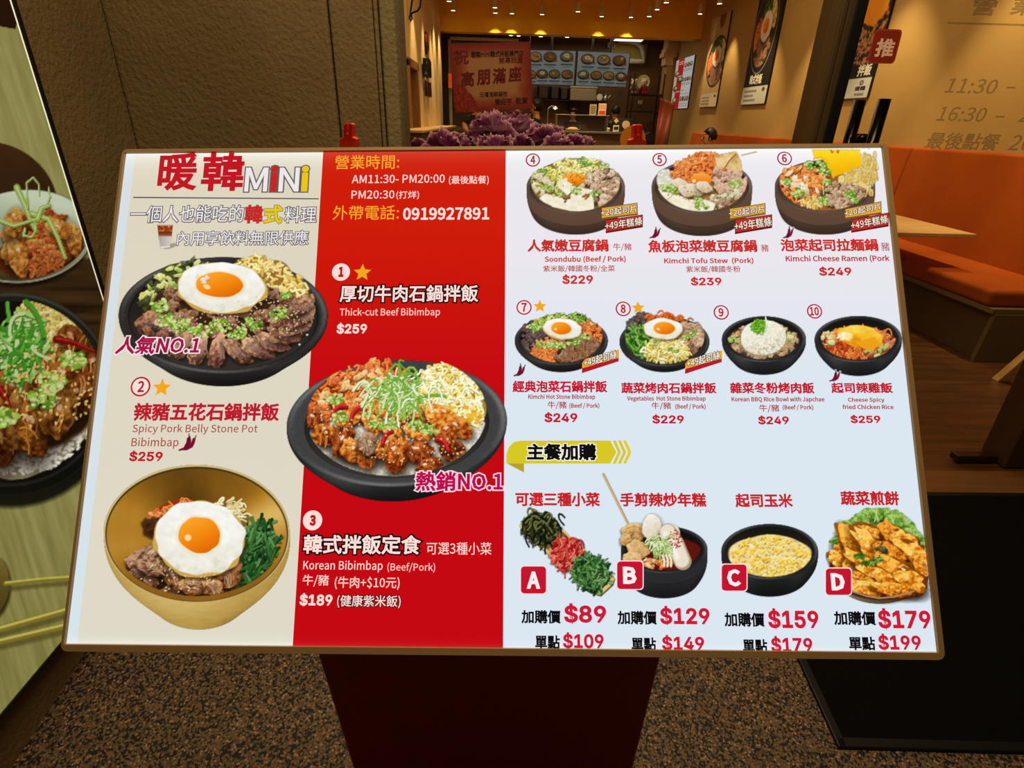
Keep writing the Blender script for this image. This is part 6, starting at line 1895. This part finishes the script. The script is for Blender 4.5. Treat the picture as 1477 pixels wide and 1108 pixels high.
def menu_screen(px4, label, bowls, seed):
    w4 = [atY(x, y, TVY) for x, y in px4]
    t = root('menu_screen', label, 'screen', tuple((w4[2] + w4[3]) / 2), 'menu screens over the kitchen counter')
    MB().prism([v + Vector((0, .004, 0)) for v in w4], (0, .06, 0), .004).build('housing', BLACK, t)
    x0 = min(a for a, _ in px4); x1 = max(a for a, _ in px4); y0 = min(b for _, b in px4); y1 = max(b for _, b in px4)
    p = Pic(x0, y0, x1, y1, .4, seed)
    p.poly(shrink(px4, .975), (176, 182, 180), .5)
    for k, (x, y, r) in enumerate(bowls):
        mini_bowl(p, x, y, r, r * .74, k)
        p.poly([(x + r * .5, y + r * .6), (x + r * 1.1, y + r * .5), (x + r * 1.1, y + r * .8), (x + r * .5, y + r * .9)], (150, 90, 50))
        p.poly([(x - r * .9, y + r * 1.15), (x + r * .9, y + r * 1.2), (x + r * .9, y + r * 1.42), (x - r * .9, y + r * 1.37)], (60, 74, 86), alpha=.85)
        p.poly([(x - r * .6, y + r * 1.55), (x + r * .6, y + r * 1.6), (x + r * .6, y + r * 1.72), (x - r * .6, y + r * 1.67)], (90, 106, 120), alpha=.6)
    on_plane(Plane((0, TVY, 0), (1, 0, 0), (0, 0, 1)), p, 'picture', TVSCREEN, t, (20, 20, 20), .0008)
    for fx in (.28, .62):
        a = w4[0].lerp(w4[1], fx)
        MB().tube([(a.x, TVY + .035, a.z - .05), (a.x, TVY + .035, 3.1)], .02, 8).build('hanger', BLACK, t)
    return t


menu_screen([(737, 71.2), (832, 73.2), (828.5, 123.6), (733.6, 121.5)], 'left hanging menu screen, half hidden by the greeting card', [(751, 81, 9.4), (772.3, 81.4, 9.4), (793.4, 81.4, 9.4), (817.2, 81.1, 9.4), (748, 107.5, 8.3), (765, 107, 8.3), (782, 106, 8.3), (799.6, 106.3, 8.3), (818, 107, 8.3)], 61)
menu_screen([(833, 73.4), (910, 76.4), (903.5, 126.2), (829.3, 123.8)], 'right hanging menu screen beneath the bright ceiling panel', [(847.8, 84.5, 9.5), (870.8, 86, 9.5), (893.2, 87, 9.5), (841.3, 107.2, 8.3), (860, 108.3, 8.3), (878.1, 109, 8.3), (895.8, 110.1, 8.3)], 62)

kp = root('ceiling_panel_light', 'bright white rectangular ceiling panel over the kitchen', 'ceiling light', (2.7, 13.6, 3.09))
q = [atZ(x, y, 3.085) for x, y in ((885, 59), (925, 60.5), (932, 53.5), (893, 53))]
MB().prism([v + Vector((0, 0, .001)) for v in q], (0, 0, .012)).build('panel', mat('panel_light', (255, 255, 246), emit=((250, 250, 236), 1.6)), kp)
for k, (x, y) in enumerate(((737, 51.5), (748, 52), (780, 53), (797, 52), (818, 54), (843, 53.5), (852, 54.5))):
    c = atZ(x, y, 3.06)
    t = root('kitchen_downlight', ['first kitchen downlight from the left, over the card', 'second kitchen downlight from the left, over the card', 'kitchen downlight over the card edge', 'kitchen downlight over the left screen', 'kitchen downlight over the gap between screens', 'kitchen downlight left of the bright panel', 'dimmer kitchen downlight beside the bright panel'][k], 'light', tuple(c), 'small downlights in the kitchen ceiling')
    MB().lathe([(0, .035), (.05, .035), (.06, .0), (.05, .0), (0, .012)], tuple(c), 16).build('housing', CREAM, t)
    MB().lathe([(0, .002), (.045, .002)], tuple(c), 16).build('lamp_face', MATS['lamp_face'] if k < 6 else CREAM, t)

# back wall: lit yellow patch of painted wall with a white pipe, shelf and stored things
a0, a1 = atY(880, 62, YK - .02), atY(931, 90, YK - .02)
struct('wall_back_upper', MB().box((a0.x, YK - .03, a1.z), (a1.x, YK, a0.z)), MATS['yellow_corridor_paint'])
pipe = tag(MB().tube([atY(x, y, YK - .2) for x, y in ((893, 58.5), (910, 60), (919, 62.5), (925, 68), (927.5, 76), (928, 89), (905, 88))], .055, 10).build('ventilation_pipe', mat('pvc_white', (200, 196, 170), .5), smooth=True), 'white ventilation pipe bent along the kitchen back wall', 'pipe')
es = root('exit_lamp', 'small white emergency lamp on the kitchen back wall', 'lamp', tuple(atY(880, 65, YK - .04)))
c = atY(881.5, 65.5, YK - .05)
MB().box((c.x - .09, YK - .1, c.z - .05), (c.x + .09, YK - .031, c.z + .05), .008).build('body', mat('lamp_white', (210, 206, 190), .5), es)
MB().box((c.x - .05, YK - .104, c.z - .035), (c.x - .01, YK - .099, c.z + .03)).box((c.x + .02, YK - .104, c.z - .035), (c.x + .06, YK - .099, c.z + .03)).build('lens', DARKMETAL, es)

SHY = 14.75
s0, s1 = atY(768, 143, SHY), atY(878, 145, SHY)
shf = root('wall_shelf', 'long brown shelf under the menu screens on the kitchen wall', 'shelf', (s0.x, SHY, s0.z))
MB().box((s0.x, SHY, s1.z - .02), (s1.x, YK - .001, s0.z), .004).build('board', mat('shelf_brown', (104, 72, 42), .5), shf)
for x in (s0.x + .1, (s0.x + s1.x) / 2, s1.x - .1): MB().prism([(x, SHY + .05, s1.z - .02), (x, YK - .001, s1.z - .02), (x, YK - .001, s1.z - .25)], (.02, 0, 0)).build('bracket', DARKMETAL, shf)
zt = s0.z + .001
for k, (xa, xb, ya) in enumerate(((776, 792, 123), (794, 807, 124), (808, 820, 126))):
    A, B_ = atY(xa, 142, SHY + .05), atY(xb, ya, SHY + .05)
    t = root('storage_crate', ['dark storage crate at the left end of the kitchen shelf', 'dark storage crate in the middle of the crate row on the shelf', 'dark storage crate beside the clear plastic box'][k], 'crate', (A.x, SHY + .2, zt), 'dark crates on the kitchen shelf')
    m = MB().box((A.x, SHY + .03, zt), (B_.x, YK - .02, zt + .03)); h = B_.z - zt
    for (x0, y0, x1, y1) in ((A.x, SHY + .03, A.x + .02, YK - .02), (B_.x - .02, SHY + .03, B_.x, YK - .02), (A.x, SHY + .03, B_.x, SHY + .05), (A.x, YK - .04, B_.x, YK - .02)): m.box((x0, y0, zt), (x1, y1, zt + h))
    m.build('body', mat('crate_brown', (58, 40, 26), .5), t)
    MB().box((A.x - .006, SHY + .024, zt + h - .03), (B_.x + .006, SHY + .052, zt + h), .004).build('rim', mat('crate_rim', (88, 62, 40), .5), t)
A, B_ = atY(822, 143, SHY + .05), atY(861, 125, SHY + .05)
t = root('plastic_box', 'clear plastic storage box in the middle of the kitchen shelf', 'box', (A.x, SHY + .2, zt))
CLR = mat('milky_plastic', (150, 136, 110), .3)
MB().box((A.x, SHY + .03, zt), (B_.x, YK - .03, zt + (B_.z - zt) * .86), .02).build('body', CLR, t)
MB().box((A.x - .015, SHY + .015, zt + (B_.z - zt) * .86), (B_.x + .015, YK - .02, B_.z), .012).build('lid', mat('milky_lid', (176, 164, 136), .3), t)
c = atY(865.5, 137, SHY + .02); r = .078
t = root('round_clock', 'round pale kitchen clock standing at the shelf end', 'clock', (c.x, SHY + .05, zt))
MB().lathe([(0, 0), (r, 0), (r, .03), (r * .9, .035), (0, .03)], (c.x, SHY + .08, zt + r + .003), 32, axis=(0, -1, 0)).build('body', mat('clock_pale', (190, 180, 156), .5), t)
MB().lathe([(0, 0), (r * .8, 0), (0, .004)], (c.x, SHY + .044, zt + r + .003), 32, axis=(0, -1, 0)).build('dial', mat('clock_dial', (226, 220, 200), .5), t)
c = atY(874, 136, SHY + .1)
t = root('kettle', 'small steel kettle beside the round clock on the shelf end', 'kettle', (c.x, SHY + .12, zt))
MB().lathe([(0, 0), (.06, 0), (.065, .03), (.055, .11), (.03, .14), (.012, .145), (.012, .165), (0, .17)], (c.x, SHY + .12, zt), 20).build('body', STEEL, t, smooth=True)
MB().tube([(c.x + .055, SHY + .12, zt + .05), (c.x + .1, SHY + .12, zt + .12), (c.x + .12, SHY + .12, zt + .13)], .01, 8).build('spout', STEEL, t)
MB().tube([(c.x - .055, SHY + .12, zt + .12), (c.x - .1, SHY + .12, zt + .09), (c.x - .06, SHY + .12, zt + .03)], .008, 8).build('handle', BLACK, t)

# serving counter with a steel edge and a glass shelf
CY = 12.95
ctz = atY(840, 189, CY).z
xa, xb = atY(790, 190, CY).x, atY(925, 190, CY).x
ctr_ = root('service_counter', 'dark brown serving counter with a steel worktop before the kitchen', 'counter', ((xa + xb) / 2, CY, 0))
MB().box((xa, CY, 0), (xb, CY + .5, ctz - .05), .004).build('body', mat('counter_brown', (92, 66, 36), .5), ctr_)
MB().box((xa - .03, CY - .04, ctz - .045), (xb + .03, CY + .52, ctz), .006).build('worktop', STEEL, ctr_)
gs = root('glass_shelf', 'steel framed glass shelf standing on the serving counter', 'shelf', (xa, CY + .2, ctz))
gz = atY(840, 166.5, CY + .2).z
ga, gb = atY(803, 166, CY + .2).x, atY(876, 166, CY + .2).x
for x in (ga, gb):
    for y in (CY + .12, CY + .34): MB().tube([(x, y, ctz + .001), (x, y, gz)], .014, 8).build('post', STEEL, gs)
MB().box((ga - .03, CY + .08, gz), (gb + .03, CY + .38, gz + .012), .003).build('shelf_board', mat('glass_edge', (176, 172, 150), .15), gs)
for (xa_, xb_, yt_, yb_, label, bg_, red_) in ((850, 861, 150.5, 166, 'beige printed card on the glass shelf', (176, 160, 120), False), (862.5, 875, 149.5, 166, 'bright white and orange menu card on the glass shelf', (240, 214, 170), True)):
    A, B_ = atY(xa_, yb_, CY + .2), atY(xb_, yt_, CY + .2)
    t = root('table_card', label, 'card', (A.x, CY + .2, gz + .013))
    MB().box((A.x, CY + .2, gz + .013), (B_.x, CY + .215, B_.z), .002).build('card', mat('card_' + ('a' if red_ else 'b'), bg_, .6), t)
    m = MB(); W_ = B_.x - A.x; H_ = B_.z - gz
    for k in range(4):
        if red_: m.box((A.x + W_ * (.12 + .22 * k), CY + .196, gz + H_ * .5), (A.x + W_ * (.2 + .22 * k), CY + .1995, gz + H_ * .92))
        else: m.box((A.x + W_ * .15, CY + .196, gz + H_ * (.2 + .18 * k)), (A.x + W_ * .85, CY + .1995, gz + H_ * (.28 + .18 * k)))
    if red_: m.box((A.x + W_ * .1, CY + .196, gz + H_ * .1), (A.x + W_ * .9, CY + .1995, gz + H_ * .42))
    m.build('print', mat('card_red', (206, 70, 30), .6) if red_ else mat('card_brown', (110, 84, 50), .6), t)
def on_counter(x): return atY(x, 188, CY + .12).x
t = root('serving_tray', 'dark serving tray on the steel counter', 'tray', (on_counter(850), CY + .1, ctz))
x0, x1 = on_counter(836), on_counter(868)
m = MB().box((x0, CY - .01, ctz + .001), (x1, CY + .26, ctz + .012), .004)
for (a, b, c_, d_) in ((x0, CY - .01, x0 + .015, CY + .26), (x1 - .015, CY - .01, x1, CY + .26), (x0, CY - .01, x1, CY + .005), (x0, CY + .245, x1, CY + .26)): m.box((a, b, ctz + .012), (c_, d_, ctz + .04), .004)
m.build('body', mat('tray_black', (46, 36, 26), .35), t)
t = root('food_plate', 'pale plate of yellow food at the left of the counter', 'plate', (on_counter(825), CY + .15, ctz))
MB().lathe([(0, .001), (.1, .001), (.16, .03), (.155, .034), (.1, .012), (0, .012)], (on_counter(826), CY + .15, ctz), 28).build('dish', mat('plate_pale', (220, 206, 170), .4), t)
MB().ball((on_counter(826), CY + .15, ctz + .043), (.11, .1, .03)).build('food', mat('egg_yellow', (226, 176, 70), .6, bump=(60, .6, .01)), t)
t = root('sauce_jar', 'small pale sauce jar between the tray and the tablet', 'jar', (on_counter(876), CY + .02, ctz))
MB().lathe([(0, .001), (.04, .001), (.045, .06), (.03, .08), (0, .08)], (on_counter(876), CY + .02, ctz), 18).build('jar', mat('jar_pale', (210, 196, 160), .3), t)
MB().lathe([(.032, .08), (.034, .1), (0, .102)], (on_counter(876), CY + .02, ctz), 18).build('lid', BLACK, t)
t = root('payment_tablet', 'white payment tablet with a dark screen on the counter', 'tablet', (on_counter(887), CY + .06, ctz))
x0, x1 = on_counter(883), on_counter(891.5)
MB().hexa([(x0, CY + .02, ctz + .001), (x1, CY + .02, ctz + .001), (x1, CY + .1, ctz + .001), (x0, CY + .1, ctz + .001), (x0, CY + .05, ctz + .13), (x1, CY + .05, ctz + .13), (x1, CY + .08, ctz + .13), (x0, CY + .08, ctz + .13)], .008).build('body', mat('device_white', (226, 216, 190), .35), t)
MB().hexa([(x0 + .02, CY + .021, ctz + .05), (x1 - .02, CY + .021, ctz + .05), (x1 - .02, CY + .05, ctz + .05), (x0 + .02, CY + .05, ctz + .05), (x0 + .02, CY + .036, ctz + .1), (x1 - .02, CY + .036, ctz + .1), (x1 - .02, CY + .07, ctz + .1), (x0 + .02, CY + .07, ctz + .1)]).build('screen', BLACK, t)
x0, x1 = on_counter(884), on_counter(915)
t = root('cash_register', 'black cash register with two pale stickers at the counter end', 'register', ((x0 + x1) / 2, CY + .3, ctz))
rz = atY(900, 171, CY + .2).z
MB().hexa([(x0, CY + .16, ctz + .001), (x1, CY + .16, ctz + .001), (x1, CY + .46, ctz + .001), (x0, CY + .46, ctz + .001), (x0 + .03, CY + .24, rz), (x1 - .03, CY + .24, rz), (x1 - .03, CY + .36, rz), (x0 + .03, CY + .36, rz)], .012).build('body', BLACK, t)
for (x, y, r) in ((889, 174.5, .055), (903, 180, .085)):
    c = atY(x, y, CY + .17)
    MB().lathe([(0, 0), (r, 0), (r, .006), (0, .008)], (c.x, CY + .18, c.z), 4 if r < .06 else 24, axis=(0, -1, .2)).build('sticker', mat('sticker_pale', (226, 196, 140), .6), t)
# small desk lamp with a bent arm, left of the shelf
c = atY(797, 188, CY + .3); c.x -= .12
t = root('desk_lamp', 'small white bent-arm lamp behind the kale on the counter', 'lamp', (c.x, CY + .3, ctz))
MB().lathe([(0, .001), (.07, .001), (.07, .02), (0, .025)], (c.x, CY + .3, ctz), 20).build('base', STEEL, t)
MB().tube([(c.x, CY + .3, ctz + .02), (c.x, CY + .3, ctz + .42), (c.x + .06, CY + .3, ctz + .47), (c.x + .14, CY + .3, ctz + .46)], .012, 8).build('arm', STEEL, t)
MB().lathe([(.02, .05), (.06, .0), (.055, .0), (0, .03)], (c.x + .15, CY + .3, ctz + .42), 18).build('lamp_shade', mat('lamp_white', (210, 206, 190), .5), t)
MB().ball((c.x + .15, CY + .3, ctz + .43), .025).build('bulb', MATS['lamp_face'], t)

# hot case, right side shelf unit with dolls
kx0, kx1 = atY(908, 150, 14.2).x, atY(952, 150, 14.2).x
kz1, kz2 = atY(930, 136, 14.2).z, atY(930, 160, 14.2).z
un = root('shelf_unit', 'dark shelf unit holding dolls at the right of the kitchen', 'shelf', ((kx0 + kx1) / 2, 14.2, 0))
for z in (kz1 - .03, kz2 - .03, .1): MB().box((kx0, 14.0, z), (kx1, 14.5, z + .03), .004).build('shelf_board', DARKMETAL, un)
for x in (kx0, kx1 - .03):
    for y in (14.0, 14.47): MB().box((x, y, 0), (x + .03, y + .03, kz1 + .4), .004).build('post', DARKMETAL, un)


def doll(x, yb_, zf, s, label, cloth):
    c = atY(x, yb_, 14.15)
    t = root('doll', label, 'doll', (c.x, 14.15, zf), 'dolls on the kitchen shelf unit')
    b = MB().ball((c.x, 14.15, zf + s * .55), (s * .42, s * .34, s * .55)); b.build('body', cloth, t, smooth=True)
    h = MB().ball((c.x, 14.14, zf + s * 1.4), (s * .45, s * .42, s * .42)); h.ball((c.x - s * .33, 14.14, zf + s * 1.75), s * .14).ball((c.x + s * .33, 14.14, zf + s * 1.75), s * .14)
    h.build('head', mat('plush_white', (214, 196, 160), .8), t, smooth=True)
    for q in (-.16, .16): MB().ball((c.x + q * s, 14.14 - s * .4, zf + s * 1.42), s * .06).build('eye', BLACK, t)
    for q in (-1, 1): MB().tube([(c.x + q * s * .3, 14.13, zf + s * .9), (c.x + q * s * .6, 14.08, zf + s * .5)], [s * .14, s * .1], 8).build('arm', cloth, t)
    for q in (-1, 1): MB().tube([(c.x + q * s * .2, 14.1, zf + s * .2), (c.x + q * s * .25, 13.98, zf + s * .1)], [s * .16, s * .13], 8).build('leg', cloth, t)


doll(913, 135, kz1 + .001, .16, 'white headed doll at the left end of the upper doll shelf', mat('doll_grey', (120, 104, 80), .8))
doll(928, 133, kz1 + .001, .17, 'doll in red cloth on the upper doll shelf', mat('doll_red', (150, 34, 28), .8))
doll(922, 158, kz2 + .001, .12, 'small pale doll on the lower doll shelf', mat('doll_brown', (90, 66, 44), .8))
c = atY(929, 118, 14.3)
t = root('display_plate', 'pale yellow plate upright above the doll in red', 'plate', (c.x, 14.35, kz1))
MB().lathe([(0, 0), (.1, 0), (.15, .02), (.15, .026), (.09, .01), (0, .01)], (c.x, 14.40, c.z), 28, axis=(0, -1, 0)).build('dish', mat('plate_yellow', (220, 206, 130), .5), t)
MB().box((c.x - .06, 14.38, kz1 + .001), (c.x + .06, 14.46, c.z - .1), .006).build('stand', DARKMETAL, t)

# pilaster with a stepped capital at the end of the dining wall
CYY = 14.1
pw0, pw1 = atY(957, 120, CYY).x, atY(973, 120, CYY).x
cap = MB().box((pw0 + .03, CYY, 0), (min(pw1 + .2, WX - .001), CYY + .4, 3.05), .01)
struct('column_2', cap, mat('pilaster_paint', (178, 136, 76), .7))
m = MB()
for k, (x0, x1, y0, y1) in enumerate(((959, 972, 94, 82), (957, 978, 82, 76), (960, 985, 76, 70), (963, 990, 70, 54))):
    A, B_ = atY(x0, y0, CYY - .05 - .02 * k), atY(x1, y1, CYY - .05 - .02 * k)
    m.box((A.x, CYY - .05 - .02 * k, A.z), (min(B_.x, WX - .001), CYY + .3, B_.z), .01)
struct('column_2_capital', m, mat('capital_paint', (206, 168, 110), .7))
# tall dark post between corridor and doorway, and an orange vertical sign
struct('trim_9', MB().box((atY(633, 120, YB + .3).x, YB + .3, 0), (atY(645, 120, YB + .3).x, YB + .36, atY(640, 118, YB + .3).z), .004), mat('dark_door', (26, 16, 12), .5))
A, B_ = atY(647, 127, 12.85), atY(651.5, 106, 12.85)
o = tag(MB().box((A.x, 12.84, A.z), (B_.x, 12.865, B_.z), .003).build('orange_sign', mat('orange_sign_paint', (230, 84, 30), .5, emit=((230, 84, 30), .35))), 'small bright orange upright sign on the pale door frame', 'sign')
# ---------------------------------------------------------------- people
SKIN = mat('skin', (206, 150, 104), 0.55, var=(8, (196, 138, 94)))
HAIR = mat('black_hair', (18, 13, 11), 0.45, bump=(90, .4, .003))
BLACKCLOTH = mat('black_work_shirt', (26, 23, 22), 0.8, bump=(200, .2, .001))
TROUSER = mat('dark_trousers', (30, 27, 28), 0.8)


def skin_mesh(name, chains, material, parent, base, rz, sub=2):
    """chains: list of [(point, radius), ...]; a chain's first point joins an existing point when they coincide"""
    V, E, Rr, key = [], [], [], {}

    def vid(p, r):
        k = tuple(round(c, 4) for c in p)
        if k not in key: key[k] = len(V); V.append(Vector(p)); Rr.append(r)
        return key[k]
    for ch in chains:
        ids = [vid(p, r) for p, r in ch]
        E += [(a, b) for a, b in zip(ids, ids[1:]) if a != b]
    E = sorted({(min(a, b), max(a, b)) for a, b in E})
    rot = Matrix.Rotation(rz, 3, 'Z'); wl = WLOC[parent.name]
    me = bpy.data.meshes.new(name)
    me.from_pydata([rot @ v + Vector(base) - wl for v in V], E, [])
    o = link_mesh(name, me, material, parent)
    m = o.modifiers.new('skin', 'SKIN'); m.use_smooth_shade = True; m.branch_smoothing = .3
    for k, d in enumerate(me.skin_vertices[0].data):
        r = Rr[k]; d.radius = (r, r) if not hasattr(r, '__len__') else r
        d.use_root = (k == 0)
    s = o.modifiers.new('sub', 'SUBSURF'); s.levels = sub; s.render_levels = sub
    return o


def hand(wrist, d, palm_n, s, curl=.4):
    """palm and five fingers from the wrist along d; palm_n faces the palm"""
    d = Vector(d).normalized(); n = Vector(palm_n); n = (n - d * n.dot(d)).normalized(); sd = d.cross(n)
    w_ = Vector(wrist); kn = w_ + d * .085
    out = [[(tuple(w_), .024), (tuple(w_ + d * .045), .034), (tuple(kn), .030)]]
    for k, (off, L) in enumerate(((-.030, .062), (-.010, .072), (.010, .068), (.029, .052))):
        b = kn + sd * off * s; q = [(tuple(kn), .030), (tuple(b + d * .012), .0095)]
        p_ = b + d * .012; a = curl * (.6 + .15 * k)
        for j_ in range(3):
            dd = d * math.cos(a) + n * math.sin(a); p_ = p_ + dd * L * (.45, .32, .26)[j_]; q.append((tuple(p_), .0085 - .001 * j_)); a += curl
        out.append(q)
    tb = w_ + d * .03
    out.append([(tuple(w_ + d * .045), .034), (tuple(tb + sd * -.04 * s + n * .012), .012), (tuple(tb + sd * -.055 * s + n * .02 + d * .03), .010), (tuple(tb + sd * -.052 * s + n * .028 + d * .055), .009)])
    return out


def person(label, base, rz, h=1.7, arms=None, seated=False, clothes=BLACKCLOTH, hair_len=.0, apron=None, collar=False, head_tilt=0.0, group=None, sleeve=.55, lean=0.0):
    k = h / 1.7
    t = root('person', label, 'person', tuple(base), group)
    S = lambda x, y, z: (x * k, y * k, z * k)
    dz = -.42 if seated else 0.0
    L = lambda z: lean * max(0, z - .9)
    pel, sp, ch, nk = S(0, L(.95), .95 + dz), S(0, .01 + L(1.1), 1.12 + dz), S(0, .0 + L(1.33), 1.33 + dz), S(0, .01 + L(1.46), 1.46 + dz)
    hy = .03 + L(1.6) + head_tilt * .06
    h1, h2, h3, h4 = S(0, .015 + L(1.5), 1.485 + dz), S(0, hy, 1.525 + dz), S(0, hy + .008, 1.585 + dz), S(0, hy - .01, 1.635 + dz)
    body = [[(pel, .085 * k), (sp, .10 * k), (ch, (.15 * k, .10 * k)), (nk, .058 * k), (h1, .056 * k), (h2, (.068 * k, .08 * k)), (h3, (.074 * k, .09 * k)), (h4, (.06 * k, .075 * k))]]
    shirt = [[(S(0, L(.9), .90 + dz), .15 * k), (S(0, L(1.0), 1.0 + dz), .143 * k), (sp, .14 * k), (ch, (.178 * k, .123 * k)), (S(0, .005 + L(1.42), 1.44 + dz), .085 * k)]]
    arms = arms or {}
    for s_ in (-1, 1):
        el, wr, hd, pn = arms.get(s_, ((s_ * .25, -.02, 1.12), (s_ * .24, .10, .90), (0, .25, -1), (-s_, 0, 0)))
        sh = S(s_ * .175, L(1.38), 1.375 + dz)
        el, wr = S(*el[:2], el[2] + dz), S(*wr[:2], wr[2] + dz)
        body.append([(ch, (.15 * k, .10 * k)), (sh, .062 * k), (el, .043 * k), (wr, .027 * k)])
        for c_ in hand(wr, hd, pn, s_, .45):
            c_[0] = (wr, .027 * k) if c_[0][0] == tuple(Vector(wr)) else c_[0]
            body.append(c_)
        e2 = Vector(sh).lerp(Vector(el), min(1, sleeve * 1.6))
        q = [(ch, (.178 * k, .123 * k)), (sh, .075 * k), (tuple(e2), .06 * k)]
        if sleeve > .9: q[2] = (el, .056 * k); q.append((tuple(Vector(el).lerp(Vector(wr), .85)), .042 * k))
        shirt.append(q)
    legs = []
    for s_ in (-1, 1):
        hip = S(s_ * .09, 0, .90 + dz)
        if seated: kn, an, toe = S(s_ * .12, .42, .50), S(s_ * .12, .40, .08), S(s_ * .13, .54, .035)
        else: kn, an, toe = S(s_ * .10, .02, .49), S(s_ * .105, -.01, .08), S(s_ * .12, .13, .035)
        body.append([(pel, .085 * k), (hip, .07 * k), (kn, .055 * k), (an, .036 * k), (toe, .034 * k)])
        legs.append([(S(0, 0, 1.02 + dz), .118 * k), (S(0, 0, .94 + dz), .128 * k), (hip, .098 * k), (kn, .068 * k), (tuple(Vector(kn).lerp(Vector(an), .92)), .052 * k)])
    for s_, lg_ in zip((-1, 1), body[-2:]):
        an, toe = Vector(lg_[3][0]), Vector(lg_[4][0])
        skin_mesh('shoe', [[(tuple(an + Vector((0, -.03, -.02)) * k), .05 * k), (tuple(an.lerp(toe, .5) + Vector((0, 0, -.005))), .05 * k), (tuple(toe + Vector((0, .02, .008)) * k), .044 * k)]], BLACK, t, base, rz)
    b = skin_mesh('body', body, SKIN, t, base, rz)
    skin_mesh('shirt', shirt, clothes, t, base, rz)
    skin_mesh('trousers', legs, TROUSER, t, base, rz)
    rot = Matrix.Rotation(rz, 3, 'Z'); W_ = lambda v: rot @ Vector(v) + Vector(base)
    hc = Vector(h3)
    nb = MB().tube([W_(hc + Vector((0, .08, .01)) * k), W_(hc + Vector((0, .103, -.018)) * k), W_(hc + Vector((0, .085, -.028)) * k)], [.009 * k, .014 * k, .01 * k], 8); nb.build('nose', SKIN, t, smooth=True)
    for s_ in (-1, 1):
        MB().ball(W_(hc + Vector((s_ * .03, .079, .004)) * k), .011 * k, seg=(10, 8)).build('eye', BLACK, t)
        MB().ball(W_(hc + Vector((s_ * .078, -.0, -.012)) * k), (.012 * k, .02 * k, .03 * k), seg=(10, 8)).build('ear', SKIN, t, smooth=True)
    MB().ball(W_(hc + Vector((0, .082, -.052)) * k), (.022 * k, .008 * k, .006 * k), Matrix.Rotation(rz, 3, 'Z').to_quaternion(), seg=(10, 6)).build('mouth', mat('lip', (150, 80, 64), .5), t)
    hm = MB(); bmesh.ops.create_uvsphere(hm.bm, u_segments=28, v_segments=20, radius=1)
    for v in list(hm.bm.verts):
        if v.co.y > .38 and v.co.z < .38: v.co.y = .30; v.co.x *= 1.0
        if v.co.z < -.45 - hair_len: v.co.z = -.45 - hair_len
        nn = 1 + .05 * math.sin(v.co.x * 21) * math.cos(v.co.z * 17)
        v.co = W_(hc + Vector((v.co.x * .096 * nn, v.co.y * .112 * nn - .016, v.co.z * .116 * nn + .026)) * k)
    hm.build('hair', HAIR, t, smooth=True)
    if apron is not None:
        m = MB().hexa([W_(Vector((x, y, z + dz)) * k) for z, w2 in ((.62, .2), (1.32, .12)) for x, y in ((-w2, .125), (w2, .125), (w2, .15), (-w2, .15))], .01)
        m.build('apron', apron, t)
    if collar:
        m = MB().lathe([(.062 * k, -.02 * k), (.075 * k, -.03 * k), (.07 * k, .03 * k), (.06 * k, .035 * k), (.062 * k, -.02 * k)], W_(Vector(nk)), 20); m.build('collar', mat('white_collar', (226, 218, 204), .7), t, smooth=True)
    return t


def floor_at(x, y, Y): return Vector((atY(x, y, Y).x, Y, 0.0))


# staff member behind the card, one bare forearm hanging; head behind the card
person('person in a black short sleeved shirt behind the greeting card, bare forearm down', floor_at(689, 180, 9.2), PI * 1.0, 1.72,
       {1: ((.19, .05, 1.26), (.01, .14, 1.03), (-.5, .2, -.8), (-1, 0, 0)), -1: ((-.25, .04, 1.12), (-.10, .24, 1.06), (.6, .5, .1), (0, 0, -1))}, apron=mat('dark_apron', (22, 22, 20), .8))
person('person in a dark jacket right of the greeting card raising a hand towards the face', floor_at(774, 180, 9.6), PI * .5, 1.70,
       {1: ((.22, .1, 1.16), (.10, .20, 1.37), (0, .5, .6), (-1, 0, 0)), -1: ((-.27, .02, 1.1), (-.15, .2, 1.02), (.4, .6, 0), (0, 0, -1))}, sleeve=1.0, hair_len=.25)
person('person in black working at the right of the kitchen, back turned', floor_at(887, 180, 13.85), PI * .15, 1.72,
       {1: ((.24, .12, 1.12), (.14, .3, 1.06), (-.2, .8, 0), (0, 0, -1)), -1: ((-.24, .12, 1.12), (-.14, .3, 1.06), (.2, .8, 0), (0, 0, -1))})
person('person in black half hidden behind the glass shelf in the kitchen', floor_at(826, 180, 14.1), PI * .9, 1.66,
       {1: ((.24, .12, 1.12), (.14, .3, 1.06), (-.2, .8, 0), (0, 0, -1)), -1: ((-.24, .12, 1.12), (-.14, .3, 1.06), (.2, .8, 0), (0, 0, -1))})
SY = 9.2
sb_ = Vector((3.42, SY, 0.03))
person('seated customer with black hair and a white collar at the orange bench', sb_, PI * .5, 1.74,
       {1: ((.24, .12, 1.10), (.12, .34, 1.16), (-.2, .8, .1), (0, 0, -1)), -1: ((-.24, .12, 1.10), (-.12, .34, 1.16), (.2, .8, .1), (0, 0, -1))}, seated=True, collar=True, clothes=mat('grey_jacket', (70, 62, 54), .8), lean=.25, sleeve=1.0)
